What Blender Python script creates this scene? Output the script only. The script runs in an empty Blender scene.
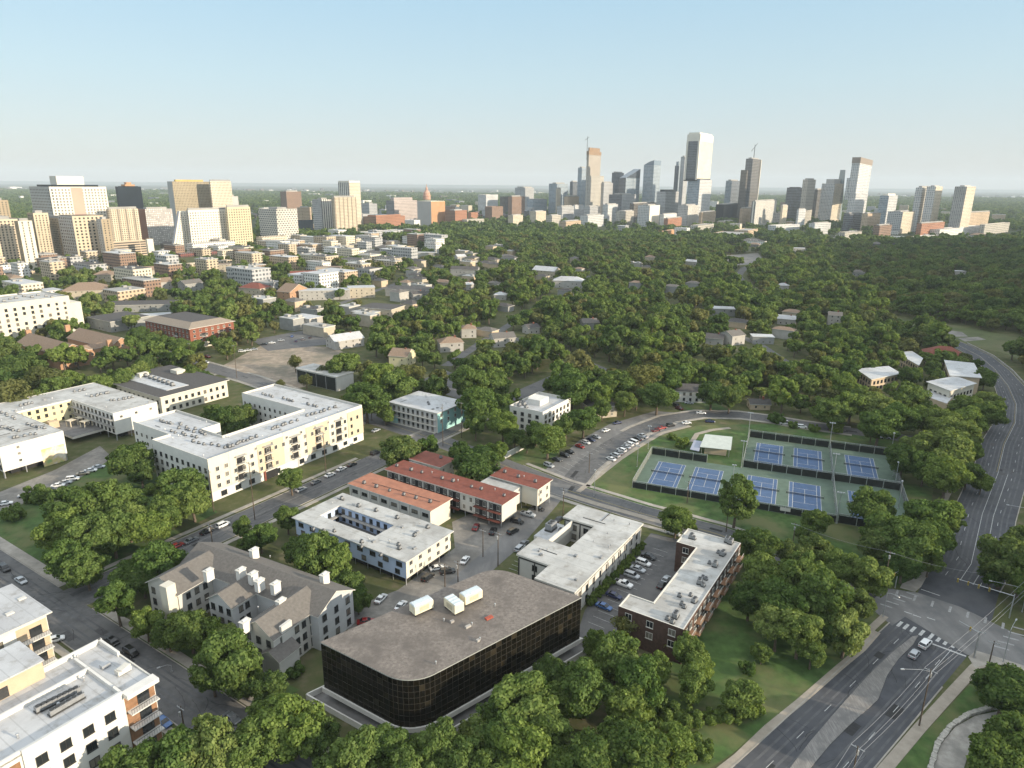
import bpy, math, random
import numpy as np
from mathutils import Vector
from mathutils.geometry import tessellate_polygon
random.seed(11); rng = np.random.default_rng(5)
sc = bpy.context.scene
COL = sc.collection
RAD = math.radians

# ------------------------------------------------------------------ camera
CAM_H = 110.0; FOC = 683.0; PITCH = math.atan(200/683.0); ROLL = RAD(.5)
_fw = np.array([0, math.cos(PITCH), -math.sin(PITCH)]); _u0 = np.array([0, math.sin(PITCH), math.cos(PITCH)]); _r0 = np.array([1., 0, 0])
_rt = _r0*math.cos(ROLL) + _u0*math.sin(ROLL); _up = _u0*math.cos(ROLL) - _r0*math.sin(ROLL)
def G(x, y, z=0.0):
    """where the sight line through a photo point meets the level z"""
    d = _fw*FOC + _rt*(x-512) - _up*(y-384)
    t = (z-CAM_H)/d[2]
    return (d[0]*t, d[1]*t)
def PR(p):
    q = np.array([p[0], p[1], p[2]-CAM_H]); k = q@_fw
    return 512+FOC*(q@_rt)/k, 384-FOC*(q@_up)/k
def PRA(P):
    q = P - np.array([0, 0, CAM_H]); k = q@_fw
    return 512+FOC*(q@_rt)/k, 384-FOC*(q@_up)/k
cd = bpy.data.cameras.new('camera'); cam = bpy.data.objects.new('camera', cd); COL.objects.link(cam)
cam.location = (0, 0, CAM_H)
from mathutils import Matrix
cam.rotation_euler = Matrix(((_rt[0], _up[0], -_fw[0]), (_rt[1], _up[1], -_fw[1]), (_rt[2], _up[2], -_fw[2]))).to_euler()
cd.sensor_width = 36; cd.lens = 36*FOC/1024; cd.clip_start = 1; cd.clip_end = 80000
sc.camera = cam
TA = RAD(57.0); AX = (math.cos(TA), math.sin(TA)); BX = (math.sin(TA), -math.cos(TA))   # street grid: away-right, near-right

# ------------------------------------------------------------------ mesh building
class MB:
    def __init__(s): s.v = []; s.f = []; s.m = []; s.uv = []; s.hasuv = False; s.smooth = False
    def add(s, pts, faces, m=0, uvs=None):
        b = len(s.v); s.v.extend(pts)
        for k, f in enumerate(faces):
            s.f.append([b+i for i in f]); s.m.append(m)
            if uvs: s.hasuv = True; s.uv.append(uvs[k])
            else: s.uv.append(None)
    def quad(s, a, b, c, d, m=0, uv=None): s.add([a, b, c, d], [(0, 1, 2, 3)], m, [uv] if uv else None)
    def box(s, c, size, rz=0, m=0, top=1.0, bottom=True):
        x, y, z = [k/2 for k in size]; ca, sa = math.cos(rz), math.sin(rz); P = []
        for zz, f in ((-z, 1), (z, top)):
            for xx, yy in ((-x, -y), (x, -y), (x, y), (-x, y)):
                P.append((c[0]+xx*f*ca-yy*f*sa, c[1]+xx*f*sa+yy*f*ca, c[2]+zz))
        F = [(4, 5, 6, 7), (0, 1, 5, 4), (1, 2, 6, 5), (2, 3, 7, 6), (3, 0, 4, 7)]
        if bottom: F.append((3, 2, 1, 0))
        s.add(P, F, m)
    def tube(s, a, b, r0, r1=None, n=6, m=0, caps=True):
        r1 = r0 if r1 is None else r1
        a = Vector(a); b = Vector(b); d = (b-a).normalized()
        u = d.orthogonal().normalized(); w = d.cross(u)
        P = []
        for c, r in ((a, r0), (b, r1)):
            for k in range(n):
                t = 2*math.pi*k/n; P.append(tuple(c+u*(r*math.cos(t))+w*(r*math.sin(t))))
        F = [(k, (k+1) % n, n+(k+1) % n, n+k) for k in range(n)]
        if caps: F += [tuple(range(n-1, -1, -1)), tuple(range(n, 2*n))]
        s.add(P, F, m)
    def prism(s, poly, z0, z1, m=0, mtop=None, bottom=False):
        n = len(poly)
        for i in range(n):
            p, q = poly[i], poly[(i+1) % n]; L = math.hypot(q[0]-p[0], q[1]-p[1])
            s.quad((p[0], p[1], z0), (q[0], q[1], z0), (q[0], q[1], z1), (p[0], p[1], z1), m, [(0, z0), (L, z0), (L, z1), (0, z1)])
        s.cap([poly], z1, m if mtop is None else mtop)
        if bottom: s.cap([poly], z0, m, True)
    def cap(s, loops, z, m=0, flip=False):
        pts = [p for l in loops for p in l]
        tri = tessellate_polygon([[Vector((p[0], p[1], 0)) for p in l] for l in loops])
        F = []
        for t in tri:
            a, b, c = [pts[i] for i in t]
            cr = (b[0]-a[0])*(c[1]-a[1])-(b[1]-a[1])*(c[0]-a[0])
            t = tuple(t)
            if (cr < 0) != flip: t = t[::-1]
            F.append(t)
        s.add([(p[0], p[1], z) for p in pts], F, m)
    def mesh(s, name, mats, off=(0, 0, 0)):
        me = bpy.data.meshes.new(name)
        V = np.array(s.v, dtype=float).reshape(-1, 3) - np.array(off)
        me.from_pydata(V.tolist(), [], s.f)
        for m in mats: me.materials.append(m)
        me.polygons.foreach_set('material_index', s.m)
        if s.smooth: me.polygons.foreach_set('use_smooth', [True]*len(s.f))
        if s.hasuv:
            ul = me.uv_layers.new(name='UVMap'); arr = []
            for f, u in zip(s.f, s.uv):
                arr.extend(u if u else [(0, 0)]*len(f))
            ul.data.foreach_set('uv', np.array(arr, dtype=np.float32).ravel())
        me.update(); return me
def tag(o, label=None, cat=None, group=None, kind=None):
    if label: o['label'] = label
    if cat: o['category'] = cat
    if group: o['group'] = group
    if kind: o['kind'] = kind
    return o
def link(name, me, parent=None, loc=(0, 0, 0), rz=0, scale=None):
    o = bpy.data.objects.new(name, me); COL.objects.link(o); o.location = loc; o.rotation_euler = (0, 0, rz)
    if scale is not None: o.scale = (scale,)*3 if not hasattr(scale, '__len__') else scale
    if parent is not None: o.parent = parent
    return o
def thing(name, label, cat, loc, rz=0, group=None):
    return tag(link(name, None, None, loc, rz), label, cat, group)
ORD = ['leftmost', 'second from left', 'third from left', 'fourth from left', 'fifth from left', 'sixth from left', 'seventh from left', 'eighth from left',
       'ninth from left', 'tenth from left', 'eleventh from left', 'twelfth from left', 'thirteenth from left', 'fourteenth from left', 'fifteenth from left', 'sixteenth from left']
def uniq(items):
    """items: (object, look, where, left-right key): label every one so that it points to one thing"""
    d = {}
    for it in items: d.setdefault((it[1], it[2]), []).append(it)
    for (look, where), L in d.items():
        L.sort(key=lambda t: t[3])
        for k, it in enumerate(L):
            it[0]['label'] = f'{look} {where}' if len(L) == 1 else f'{look}, {ORD[k] if k < 16 else ORD[len(L)-1-k].replace("left", "right")} {where}'

# ------------------------------------------------------------------ materials
def newmat(name):
    m = bpy.data.materials.new(name); m.use_nodes = True
    nt = m.node_tree; b = nt.nodes['Principled BSDF']
    return m, nt, b
def nd(nt, t, **kw):
    n = nt.nodes.new(t)
    for k, v in kw.items():
        if k.startswith('i_'): n.inputs[int(k[2:])].default_value = v
        else: setattr(n, k, v)
    return n
def mth(nt, op, a, b=None):
    n = nt.nodes.new('ShaderNodeMath'); n.operation = op
    for i, x in enumerate((a, b)):
        if x is None: continue
        if isinstance(x, (int, float)): n.inputs[i].default_value = x
        else: nt.links.new(x, n.inputs[i])
    return n.outputs[0]
def mixc(nt, f, a, b, bl='MIX'):
    n = nt.nodes.new('ShaderNodeMix'); n.data_type = 'RGBA'; n.blend_type = bl
    for i, x in ((0, f), (6, a), (7, b)):
        if isinstance(x, (int, float)): n.inputs[i].default_value = x
        elif isinstance(x, tuple): n.inputs[i].default_value = (*x[:3], 1)
        else: nt.links.new(x, n.inputs[i])
    return n.outputs[2]
def noise(nt, scale, detail=4, stretch=None, rough=.6):
    g = nd(nt, 'ShaderNodeNewGeometry'); src = g.outputs['Position']
    if stretch:
        mp = nd(nt, 'ShaderNodeMapping'); mp.inputs['Scale'].default_value = stretch; mp.inputs['Rotation'].default_value = (0, 0, -TA)
        nt.links.new(src, mp.inputs[0]); src = mp.outputs[0]
    n = nd(nt, 'ShaderNodeTexNoise'); n.inputs['Scale'].default_value = scale; n.inputs['Detail'].default_value = detail; n.inputs['Roughness'].default_value = rough
    nt.links.new(src, n.inputs['Vector']); return n.outputs['Fac']
def ramp(nt, f, stops):
    r = nd(nt, 'ShaderNodeValToRGB'); e = r.color_ramp.elements
    while len(e) < len(stops): e.new(.5)
    for k, (p, c) in enumerate(stops):
        e[k].position = p; e[k].color = (*c, 1) if len(c) == 3 else c
    nt.links.new(f, r.inputs[0]); return r.outputs[0]
MATS = {}
def mat(name, col, rough=.85, var=.15, scale=.35, metal=0., spec=.3, col2=None, stretch=None, scale2=None, bump=0, seam=0):
    if name in MATS: return MATS[name]
    m, nt, b = newmat(name)
    lo = tuple(c*(1-var) for c in col); hi = tuple(min(1, c*(1+var)) for c in col)
    f = noise(nt, scale, 5, stretch)
    c = ramp(nt, f, [(.3, lo), (.7, hi)])
    if col2:
        f2 = noise(nt, scale2 or scale*.25, 5)
        mk = ramp(nt, f2, [(.47, (0, 0, 0)), (.62, (1, 1, 1))])
        c = mixc(nt, mk, c, col2)
    nt.links.new(c, b.inputs['Base Color'])
    b.inputs['Roughness'].default_value = rough; b.inputs['Metallic'].default_value = metal; b.inputs['Specular IOR Level'].default_value = spec
    if seam:                                               # lap seams of the roofing sheets
        g = nd(nt, 'ShaderNodeNewGeometry'); mp = nd(nt, 'ShaderNodeMapping'); mp.inputs['Rotation'].default_value = (0, 0, -TA); nt.links.new(g.outputs['Position'], mp.inputs[0])
        sx = nd(nt, 'ShaderNodeSeparateXYZ'); nt.links.new(mp.outputs[0], sx.inputs[0]); ln = mth(nt, 'LESS_THAN', mth(nt, 'FRACT', mth(nt, 'DIVIDE', sx.outputs[0], seam)), .07)
        st = ramp(nt, noise(nt, .35, 6, None, .7), [(.52, (1, 1, 1)), (.72, (.66, .63, .58))]); c = mixc(nt, 1.0, mixc(nt, mth(nt, 'MULTIPLY', ln, .35), c, (.25, .25, .25)), st, 'MULTIPLY'); nt.links.new(c, b.inputs['Base Color'])
    if bump:
        bn = nd(nt, 'ShaderNodeBump'); bn.inputs['Strength'].default_value = bump; bn.inputs['Distance'].default_value = .2
        nt.links.new(noise(nt, scale*6, 4), bn.inputs['Height']); nt.links.new(bn.outputs[0], b.inputs['Normal'])
    MATS[name] = m; return m
def paintmat():
    m, nt, b = newmat('car_paint')
    oi = nd(nt, 'ShaderNodeObjectInfo'); nt.links.new(oi.outputs['Color'], b.inputs['Base Color'])
    b.inputs['Roughness'].default_value = .28; b.inputs['Coat Weight'].default_value = .5; b.inputs['Metallic'].default_value = .15
    return m
def glassmat(name='window_glass', base=(.022, .026, .03), curtain=(.30, .27, .22), share=.72, rough=.12):
    m, nt, b = newmat(name)
    g = nd(nt, 'ShaderNodeNewGeometry')
    r = ramp(nt, g.outputs['Random Per Island'], [(share, (0, 0, 0)), (share+.02, (1, 1, 1))])
    oi = nd(nt, 'ShaderNodeObjectInfo')
    r2 = ramp(nt, oi.outputs['Random'], [(share, (0, 0, 0)), (share+.02, (.6, .6, .6))])
    k = mth(nt, 'MAXIMUM', mth(nt, 'MULTIPLY', r, .5), r2)
    nt.links.new(mixc(nt, k, base, curtain), b.inputs['Base Color'])
    b.inputs['Roughness'].default_value = rough; b.inputs['Specular IOR Level'].default_value = .6
    return m
def facade(name, wall, glass, fl=3.6, cw=3.2, wf=.6, hf=.6, vstripe=None, rough=.25, gspec=.6, var=.5, stagger=False):
    """window grid of a far facade, in metres along the wall (u) and up (v)"""
    if name in MATS: return MATS[name]
    m, nt, b = newmat(name)
    uv = nd(nt, 'ShaderNodeUVMap'); sp = nd(nt, 'ShaderNodeSeparateXYZ'); nt.links.new(uv.outputs[0], sp.inputs[0])
    U = mth(nt, 'DIVIDE', sp.outputs[0], cw); V = mth(nt, 'DIVIDE', sp.outputs[1], fl)
    if stagger: U = mth(nt, 'ADD', U, mth(nt, 'MULTIPLY', mth(nt, 'FLOOR', V), .5))
    fu = mth(nt, 'FRACT', U); fv = mth(nt, 'FRACT', V)
    k = mth(nt, 'MULTIPLY', mth(nt, 'LESS_THAN', fu, wf), mth(nt, 'LESS_THAN', fv, hf))
    cmb = nd(nt, 'ShaderNodeCombineXYZ'); nt.links.new(mth(nt, 'FLOOR', U), cmb.inputs[0]); nt.links.new(mth(nt, 'FLOOR', V), cmb.inputs[1])
    wn = nd(nt, 'ShaderNodeTexWhiteNoise'); nt.links.new(cmb.outputs[0], wn.inputs['Vector'])
    gl = ramp(nt, wn.outputs['Value'], [(0, tuple(c*(1-var) for c in glass)), (1, tuple(min(1, c*(1+var)) for c in glass))])
    wl = ramp(nt, noise(nt, .02, 4), [(.3, tuple(c*.88 for c in wall)), (.7, tuple(min(1, c*1.1) for c in wall))])
    if vstripe:
        ks = mth(nt, 'LESS_THAN', mth(nt, 'FRACT', mth(nt, 'DIVIDE', sp.outputs[0], vstripe[0])), vstripe[1])
        wl = mixc(nt, ks, wl, vstripe[2]); k = mth(nt, 'MULTIPLY', k, mth(nt, 'SUBTRACT', 1, ks)) if len(vstripe) > 3 else k
    nt.links.new(mixc(nt, k, wl, gl), b.inputs['Base Color'])
    nt.links.new(mth(nt, 'SUBTRACT', .85, mth(nt, 'MULTIPLY', k, .85-rough)), b.inputs['Roughness'])
    b.inputs['Specular IOR Level'].default_value = gspec
    MATS[name] = m; return m
def foliage(name, a, bcol, dry=None):
    m = bpy.data.materials.new(name); m.use_nodes = True; nt = m.node_tree
    for n in list(nt.nodes):
        if n.type != 'OUTPUT_MATERIAL': nt.nodes.remove(n)
    out = [n for n in nt.nodes if n.type == 'OUTPUT_MATERIAL'][0]
    oi = nd(nt, 'ShaderNodeObjectInfo')
    f = noise(nt, .45, 3)
    g = nd(nt, 'ShaderNodeNewGeometry')
    f = mth(nt, 'ADD', mth(nt, 'MULTIPLY', f, .6), mth(nt, 'MULTIPLY', g.outputs['Random Per Island'], .4))
    c = ramp(nt, f, [(.3, a), (.7, bcol)])
    tint = ramp(nt, oi.outputs['Random'], [(0, (.66, .80, .68)), (.3, (.88, .95, .85)), (.58, (1.0, 1.05, .9)), (.8, (1.16, 1.2, .9)), (.93, (1.12, 1.1, 1.0)), (1, (1.4, 1.3, 1.25))])
    c = mixc(nt, 1.0, c, tint, 'MULTIPLY')
    df = nd(nt, 'ShaderNodeBsdfDiffuse'); tr = nd(nt, 'ShaderNodeBsdfTranslucent'); mx = nd(nt, 'ShaderNodeMixShader'); mx.inputs[0].default_value = .32
    nt.links.new(c, df.inputs[0]); nt.links.new(mixc(nt, 1.0, c, (1.25, 1.2, .55), 'MULTIPLY'), tr.inputs[0])
    nt.links.new(df.outputs[0], mx.inputs[1]); nt.links.new(tr.outputs[0], mx.inputs[2]); nt.links.new(mx.outputs[0], out.inputs[0])
    return m
M_PAINT = paintmat(); M_GLASS = glassmat(); M_FOL = foliage('foliage', (.084, .126, .038), (.198, .250, .088)); M_FOLD = foliage('foliage_dark', (.064, .102, .036), (.145, .190, .068))
M_FOLP = foliage('foliage_pale', (.11, .115, .05), (.19, .19, .085))
M_BARK = mat('bark', (.13, .10, .075), .95, .3, 2)
M_WHITE = mat('white_paint', (.66, .64, .60), .7, .06, .5)
M_CREAM = mat('cream_stucco', (.62, .58, .49), .9, .06, .25)
M_CREAM2 = mat('tan_stucco', (.57, .48, .355), .9, .06, .25)
M_OFFW = mat('offwhite_siding', (.55, .53, .49), .85, .06, .4)
M_GREYW = mat('grey_siding', (.50, .50, .50), .85, .06, .4)
M_MEMB = mat('white_roof_membrane', (.50, .505, .51), .6, .10, .12, col2=(.42, .42, .425), stretch=(1, .25, 1), scale2=.05, seam=3.0)
M_MEMB2 = mat('weathered_white_roof', (.47, .465, .445), .75, .16, .15, col2=(.35, .34, .32), scale2=.09, seam=3.6)
M_TARP = mat('grey_gravel_roof', (.20, .175, .155), .95, .34, 1.6, col2=(.14, .123, .11), scale2=.12, bump=.4)
M_SHING = mat('grey_shingles', (.145, .134, .123), .95, .18, 1.5)
M_SHINGT = mat('tan_shingles', (.27, .225, .18), .95, .16, 1.5)
M_SHINGD = mat('dark_shingles', (.085, .08, .078), .95, .2, 1.2)
M_SHINGB = mat('brown_shingles', (.25, .18, .13), .95, .18, 1.2)
M_RED = mat('red_roof', (.20, .066, .046), .8, .2, .8)
M_ORANGE = mat('orange_roof', (.37, .165, .105), .8, .16, .5)
M_BRICK = mat('red_brick', (.24, .09, .058), .9, .22, 1.4)
M_DBRICK = mat('dark_brick', (.092, .055, .042), .9, .25, 1.4)
M_ORBRICK = mat('orange_brick', (.42, .25, .155), .9, .14, .5)
M_BLUEW = mat('blue_paint', (.48, .57, .74), .85, .06, .5)
M_TEAL = mat('teal_paint', (.32, .56, .55), .85, .06, .5)
M_YELL = mat('yellow_paint', (.62, .56, .36), .85, .08, .3)
M_CONC = mat('concrete', (.42, .40, .37), .9, .16, .4, col2=(.33, .31, .29), scale2=.12)
M_CONCD = mat('dark_concrete', (.17, .165, .16), .9, .2, .5)
M_TAN = mat('tan_render', (.52, .41, .29), .9, .1, .4)
M_DARK = mat('recess_shade_black', (.022, .022, .024), .8, .2, 1)  # near-black: paints in shade of openings and undercrofts; plain black on fittings
M_WIRE = mat('wire_metal', (.30, .30, .31), .5, .1, 2)
M_AC = mat('ac_metal', (.27, .275, .28), .6, .15, 2, .3, .4)
M_METAL = mat('galvanised_metal', (.45, .46, .47), .45, .15, 2, .6, .5)
M_DMETAL = mat('dark_metal', (.06, .06, .06), .5, .2, 2, .4, .5)
M_WOOD = mat('timber_pole', (.10, .075, .055), .95, .3, 3)
M_TRIM = mat('pale_trim', (.60, .575, .52), .8, .06, .5)
M_CEDAR = mat('cedar_panel', (.27, .15, .085), .8, .2, 1)
M_ASPH = mat('asphalt', (.118, .117, .118), .9, .24, .5, col2=(.150, .147, .143), scale2=.06)
M_ASPHN = mat('new_asphalt', (.070, .073, .082), .85, .2, .3, col2=(.088, .090, .097), scale2=.05)
M_ASPHO = mat('worn_asphalt', (.19, .185, .18), .92, .22, .3, col2=(.14, .14, .14), scale2=.1, stretch=(1, .2, 1))
M_LOT = mat('gravel_lot', (.23, .215, .195), .95, .22, .6, col2=(.16, .152, .14), scale2=.1)
M_SIDE = mat('sidewalk_concrete', (.36, .33, .29), .92, .14, .5, col2=(.27, .25, .22), scale2=.15)
M_PATH = mat('path_concrete', (.33, .29, .24), .92, .14, .5)
M_GRASS = mat('grass', (.062, .112, .031), .98, .36, .35, col2=(.125, .135, .056), scale2=.06)
M_GRASSB = mat('meadow_grass', (.085, .105, .04), .98, .25, .1, col2=(.12, .12, .06), scale2=.02)
M_DIRT = mat('bare_dirt', (.30, .245, .19), .98, .3, .25, col2=(.19, .17, .13), scale2=.06)
M_YARD = mat('ground_litter', (.13, .12, .07), .98, .35, .25, col2=(.075, .095, .035), scale2=.07)
M_LINE = mat('white_line', (.46, .46, .45), .8, .3, 1.5)
M_LINEY = mat('yellow_line', (.36, .29, .12), .8, .25, 1.5)
M_LINEW = mat('worn_line', (.30, .30, .295), .85, .3, 1.2)
M_COURTG = mat('court_green', (.105, .150, .115), .85, .16, .3)
M_COURTB = mat('court_blue', (.074, .124, .225), .8, .14, .4)
M_TYRE = mat('tyre_rubber', (.02, .02, .02), .9, .1, 3)
M_LAMP = mat('light_lens', (.7, .7, .68), .2, .05, 3)
M_TAIL = mat('tail_lens', (.35, .02, .02), .3, .05, 3)

# ------------------------------------------------------------------ plane geometry
def area(p): return .5*sum(p[i][0]*p[(i+1) % len(p)][1]-p[(i+1) % len(p)][0]*p[i][1] for i in range(len(p)))
def ccw(p): return list(p) if area(p) > 0 else list(p)[::-1]
def snap(p, th=TA):
    """square a corner list up to the street grid"""
    c, s = math.cos(th), math.sin(th); q = [[x*c+y*s, -x*s+y*c] for x, y in p]; n = len(q)
    for ax in (0, 1):                               # edges along axis ax share the other coordinate
        o = 1-ax
        for i in range(n):
            j = (i+1) % n; d = [abs(q[j][0]-q[i][0]), abs(q[j][1]-q[i][1])]
            if d[ax] > d[o]:
                m = (q[i][o]+q[j][o])/2; q[i][o] = q[j][o] = m
    return [(x*c-y*s, x*s+y*c) for x, y in q]
def offset(p, d):
    p = ccw(p); n = len(p); out = []
    for i in range(n):
        a, b, c = p[i-1], p[i], p[(i+1) % n]
        e1 = np.array(b)-np.array(a); e2 = np.array(c)-np.array(b)
        e1 = e1/(np.linalg.norm(e1)+1e-9); e2 = e2/(np.linalg.norm(e2)+1e-9)
        n1 = np.array([e1[1], -e1[0]]); n2 = np.array([e2[1], -e2[0]]); k = 1+n1@n2
        m = (n1+n2)/max(k, .3); out.append((b[0]+m[0]*d, b[1]+m[1]*d))
    return out
def inpoly(P, poly):
    x, y = P[:, 0], P[:, 1]; r = np.zeros(len(P), bool); n = len(poly)
    for i in range(n):
        x0, y0 = poly[i]; x1, y1 = poly[(i+1) % n]
        if y0 == y1: continue
        k = ((y0 > y) != (y1 > y)) & (x < (x1-x0)*(y-y0)/(y1-y0)+x0); r ^= k
    return r
def dseg(P, a, b):
    a = np.array(a); b = np.array(b); d = b-a; t = np.clip(((P-a)@d)/(d@d+1e-9), 0, 1)
    return np.linalg.norm(P-(a+t[:, None]*d), axis=1)
def along(poly, step):
    """points every step metres along a polyline"""
    out = []; rest = 0
    for a, b in zip(poly[:-1], poly[1:]):
        L = math.hypot(b[0]-a[0], b[1]-a[1]); t = rest
        while t < L:
            out.append((a[0]+(b[0]-a[0])*t/L, a[1]+(b[1]-a[1])*t/L, math.atan2(b[1]-a[1], b[0]-a[0]))); t += step
        rest = t-L
    return out
def side(poly, d):
    """polyline moved d metres to its right"""
    out = []; n = len(poly)
    for i in range(n):
        a = poly[max(0, i-1)]; b = poly[min(n-1, i+1)]; L = math.hypot(b[0]-a[0], b[1]-a[1])
        out.append((poly[i][0]+(b[1]-a[1])/L*d, poly[i][1]-(b[0]-a[0])/L*d))
    return out
def strip(mb, left, right, z, m=0):
    for i in range(len(left)-1):
        mb.quad((*right[i], z), (*right[i+1], z), (*left[i+1], z), (*left[i], z), m)
FOOT = []     # footprints trees keep out of: (polygon, margin)
KEEP = []     # photo rectangles that nearer filler trees must not cover: (x0, y0, x1, y1, distance)
ROADS = []    # (polyline, clearance)
# ------------------------------------------------------------------ buildings
_WIN = {}
def winmesh(w, h, frame='white'):
    """one window: four frame bars and a pane, facing +y outwards of the wall plane at y=0"""
    k = (round(w, 2), round(h, 2), frame)
    if k in _WIN: return _WIN[k]
    fm = {'white': M_TRIM, 'dark': M_DMETAL, 'none': None}[frame]
    mb = MB(); d = .03; fw = .09
    mb.quad((w/2, d, 0), (-w/2, d, 0), (-w/2, d, h), (w/2, d, h), 0)
    if fm:
        for x0, x1, z0, z1 in ((-w/2-fw, -w/2, -fw, h+fw), (w/2, w/2+fw, -fw, h+fw), (-w/2, w/2, h, h+fw), (-w/2, w/2, -fw, 0), (-.03, .03, 0, h)):
            mb.box(((x0+x1)/2, .06, (z0+z1)/2), (x1-x0, .1, z1-z0), 0, 1)
        mb.box((0, .12, -fw-.04), (w+.3, .2, .08), 0, 1)
    _WIN[k] = mb.mesh('window', [M_GLASS]+([fm] if fm else [])); return _WIN[k]
def acmesh():
    mb = MB(); mb.box((0, 0, .12), (1.3, 1.3, .24), 0, 1); mb.box((0, 0, .7), (1.05, 1.05, .9), 0, 0); mb.tube((0, 0, 1.15), (0, 0, 1.27), .42, .42, 10, 1)
    mb.tube((.75, .2, .1), (.75, .2, .9), .05, .05, 5, 1)
    return mb.mesh('ac_unit', [M_AC, M_DMETAL])
ME_AC = acmesh()
def bigac():
    mb = MB(); mb.box((0, 0, .2), (2.6, 1.7, .4), 0, 1); mb.box((0, 0, 1.05), (2.4, 1.5, 1.3), 0, 0); mb.tube((-.5, 0, 1.7), (-.5, 0, 1.85), .5, .5, 10, 1); mb.tube((.6, 0, 1.7), (.6, 0, 1.85), .5, .5, 10, 1)
    return mb.mesh('ac_unit', [M_AC, M_DMETAL])
ME_AC2 = bigac()
def ventmesh():
    mb = MB(); mb.tube((0, 0, 0), (0, 0, .6), .14, .14, 6, 0); mb.tube((0, 0, .6), (0, 0, .75), .24, .2, 6, 0); return mb.mesh('roof_vent', [M_METAL])
ME_VENT = ventmesh()
class Bld:
    def __init__(s, name, label, cat, poly, h, wall=None, roof=None, z0=0., parapet=.5, over=None, holes=(), group=None, keep=True, slab=.35, walls=True):
        s.poly = ccw(poly); s.h = h; s.z0 = z0; s.wins = []; s.holes = [ccw(x)[::-1] for x in holes]
        c = np.mean(np.array(s.poly), axis=0); s.c = (float(c[0]), float(c[1]), 0.)
        s.root = thing(name, label, cat, s.c, 0, group); s.dist = c[1]
        FOOT.append((s.poly, 1.5))
        if wall is not None and walls:
            mb = MB(); top = h+(parapet if over is None else -.01)
            for lp in [s.poly]+s.holes:
                n = len(lp)
                for i in range(n):
                    p, q = lp[i], lp[(i+1) % n]; L = math.hypot(q[0]-p[0], q[1]-p[1])
                    mb.quad((*p, z0), (*q, z0), (*q, top), (*p, top), 0, [(0, z0), (L, z0), (L, top), (0, top)])
            if over is None and parapet > 0:
                for lp in [s.poly]+s.holes:
                    inn = offset(lp, -.3) if lp is s.poly else offset(lp[::-1], .3)[::-1]
                    n = len(lp)
                    for i in range(n):
                        p, q, pi, qi = lp[i], lp[(i+1) % n], inn[i], inn[(i+1) % n]
                        mb.quad((*p, top), (*q, top), (*qi, top), (*pi, top), 1)
                        mb.quad((*qi, h-.2), (*pi, h-.2), (*pi, top), (*qi, top), 1)
            if z0 > .5: mb.cap([s.poly]+s.holes, z0, 1, True)
            s.part('wall', mb, [wall, M_TRIM])
        if roof is not None:
            mb = MB()
            if over is None:
                mb.cap([offset(s.poly, -.15)]+[offset(x[::-1], .15)[::-1] for x in s.holes], h)
            else:
                op = offset(s.poly, over); hs = [offset(x[::-1], -over*.6)[::-1] for x in s.holes]
                for lp in [op]+hs:
                    n = len(lp)
                    for i in range(n):
                        p, q = lp[i], lp[(i+1) % n]; mb.quad((*p, h), (*q, h), (*q, h+slab), (*p, h+slab), 1)
                mb.cap([op]+hs, h+slab, 0); mb.cap([op]+hs, h, 1, True)
            s.rz = h+(slab if over is not None else 0)
            s.part('roof', mb, [roof, M_TRIM])
        if keep:
            P = [PR((*p, z)) for p in s.poly for z in (z0, h)]; xs = [p[0] for p in P]; ys = [p[1] for p in P]
            dmin = min(p[1] for p in s.poly)
            KEEP.append((min(xs), min(ys), max(xs), max(ys)*.6+min(ys)*.4, dmin+8))
    def part(s, name, mb, mats, parent=None, label=None):
        o = link(name, mb.mesh(name, mats, s.c), parent or s.root)
        if label: o['label'] = label
        return o
    def place(s, name, me, x, y, z, rz=0, scale=None):
        return link(name, me, s.root, (x-s.c[0], y-s.c[1], z-s.c[2]), rz, scale)
    def edges(s, loop=None):
        lp = s.poly if loop is None else s.holes[loop]
        for i in range(len(lp)):
            p, q = lp[i], lp[(i+1) % len(lp)]; L = math.hypot(q[0]-p[0], q[1]-p[1])
            yield i, p, q, L, ((q[1]-p[1])/L, -(q[0]-p[0])/L)
    def win(s, p, q, n, zs, w=1.3, h=1.5, frame='white', m0=0., m1=0., skip=0.):
        L = math.hypot(q[0]-p[0], q[1]-p[1]); dx, dy = (q[0]-p[0])/L, (q[1]-p[1])/L
        ang = math.atan2(dy, dx)+math.pi
        for k in range(n):
            t = m0+(L-m0-m1)*(k+.5)/n
            for z in zs:
                if skip and random.random() < skip: continue
                s.wins.append((p[0]+dx*t, p[1]+dy*t, z, ang, w, h, frame))
    def auto(s, spacing, zs, w=1.3, h=1.5, frame='white', minlen=4, dirn=None, loops=(None,), m=1.0, skip=0.):
        for lp in loops:
            for i, p, q, L, nm in s.edges(lp):
                mx, my = (p[0]+q[0])/2, (p[1]+q[1])/2
                if L < minlen or nm[0]*(0-mx)+nm[1]*(0-my) < -.12*math.hypot(mx, my): continue
                if dirn is not None and nm[0]*math.cos(RAD(dirn))+nm[1]*math.sin(RAD(dirn)) < .7: continue
                s.win(p, q, max(1, int((L-2*m)/spacing)), zs, w, h, frame, m, m, skip)
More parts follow.
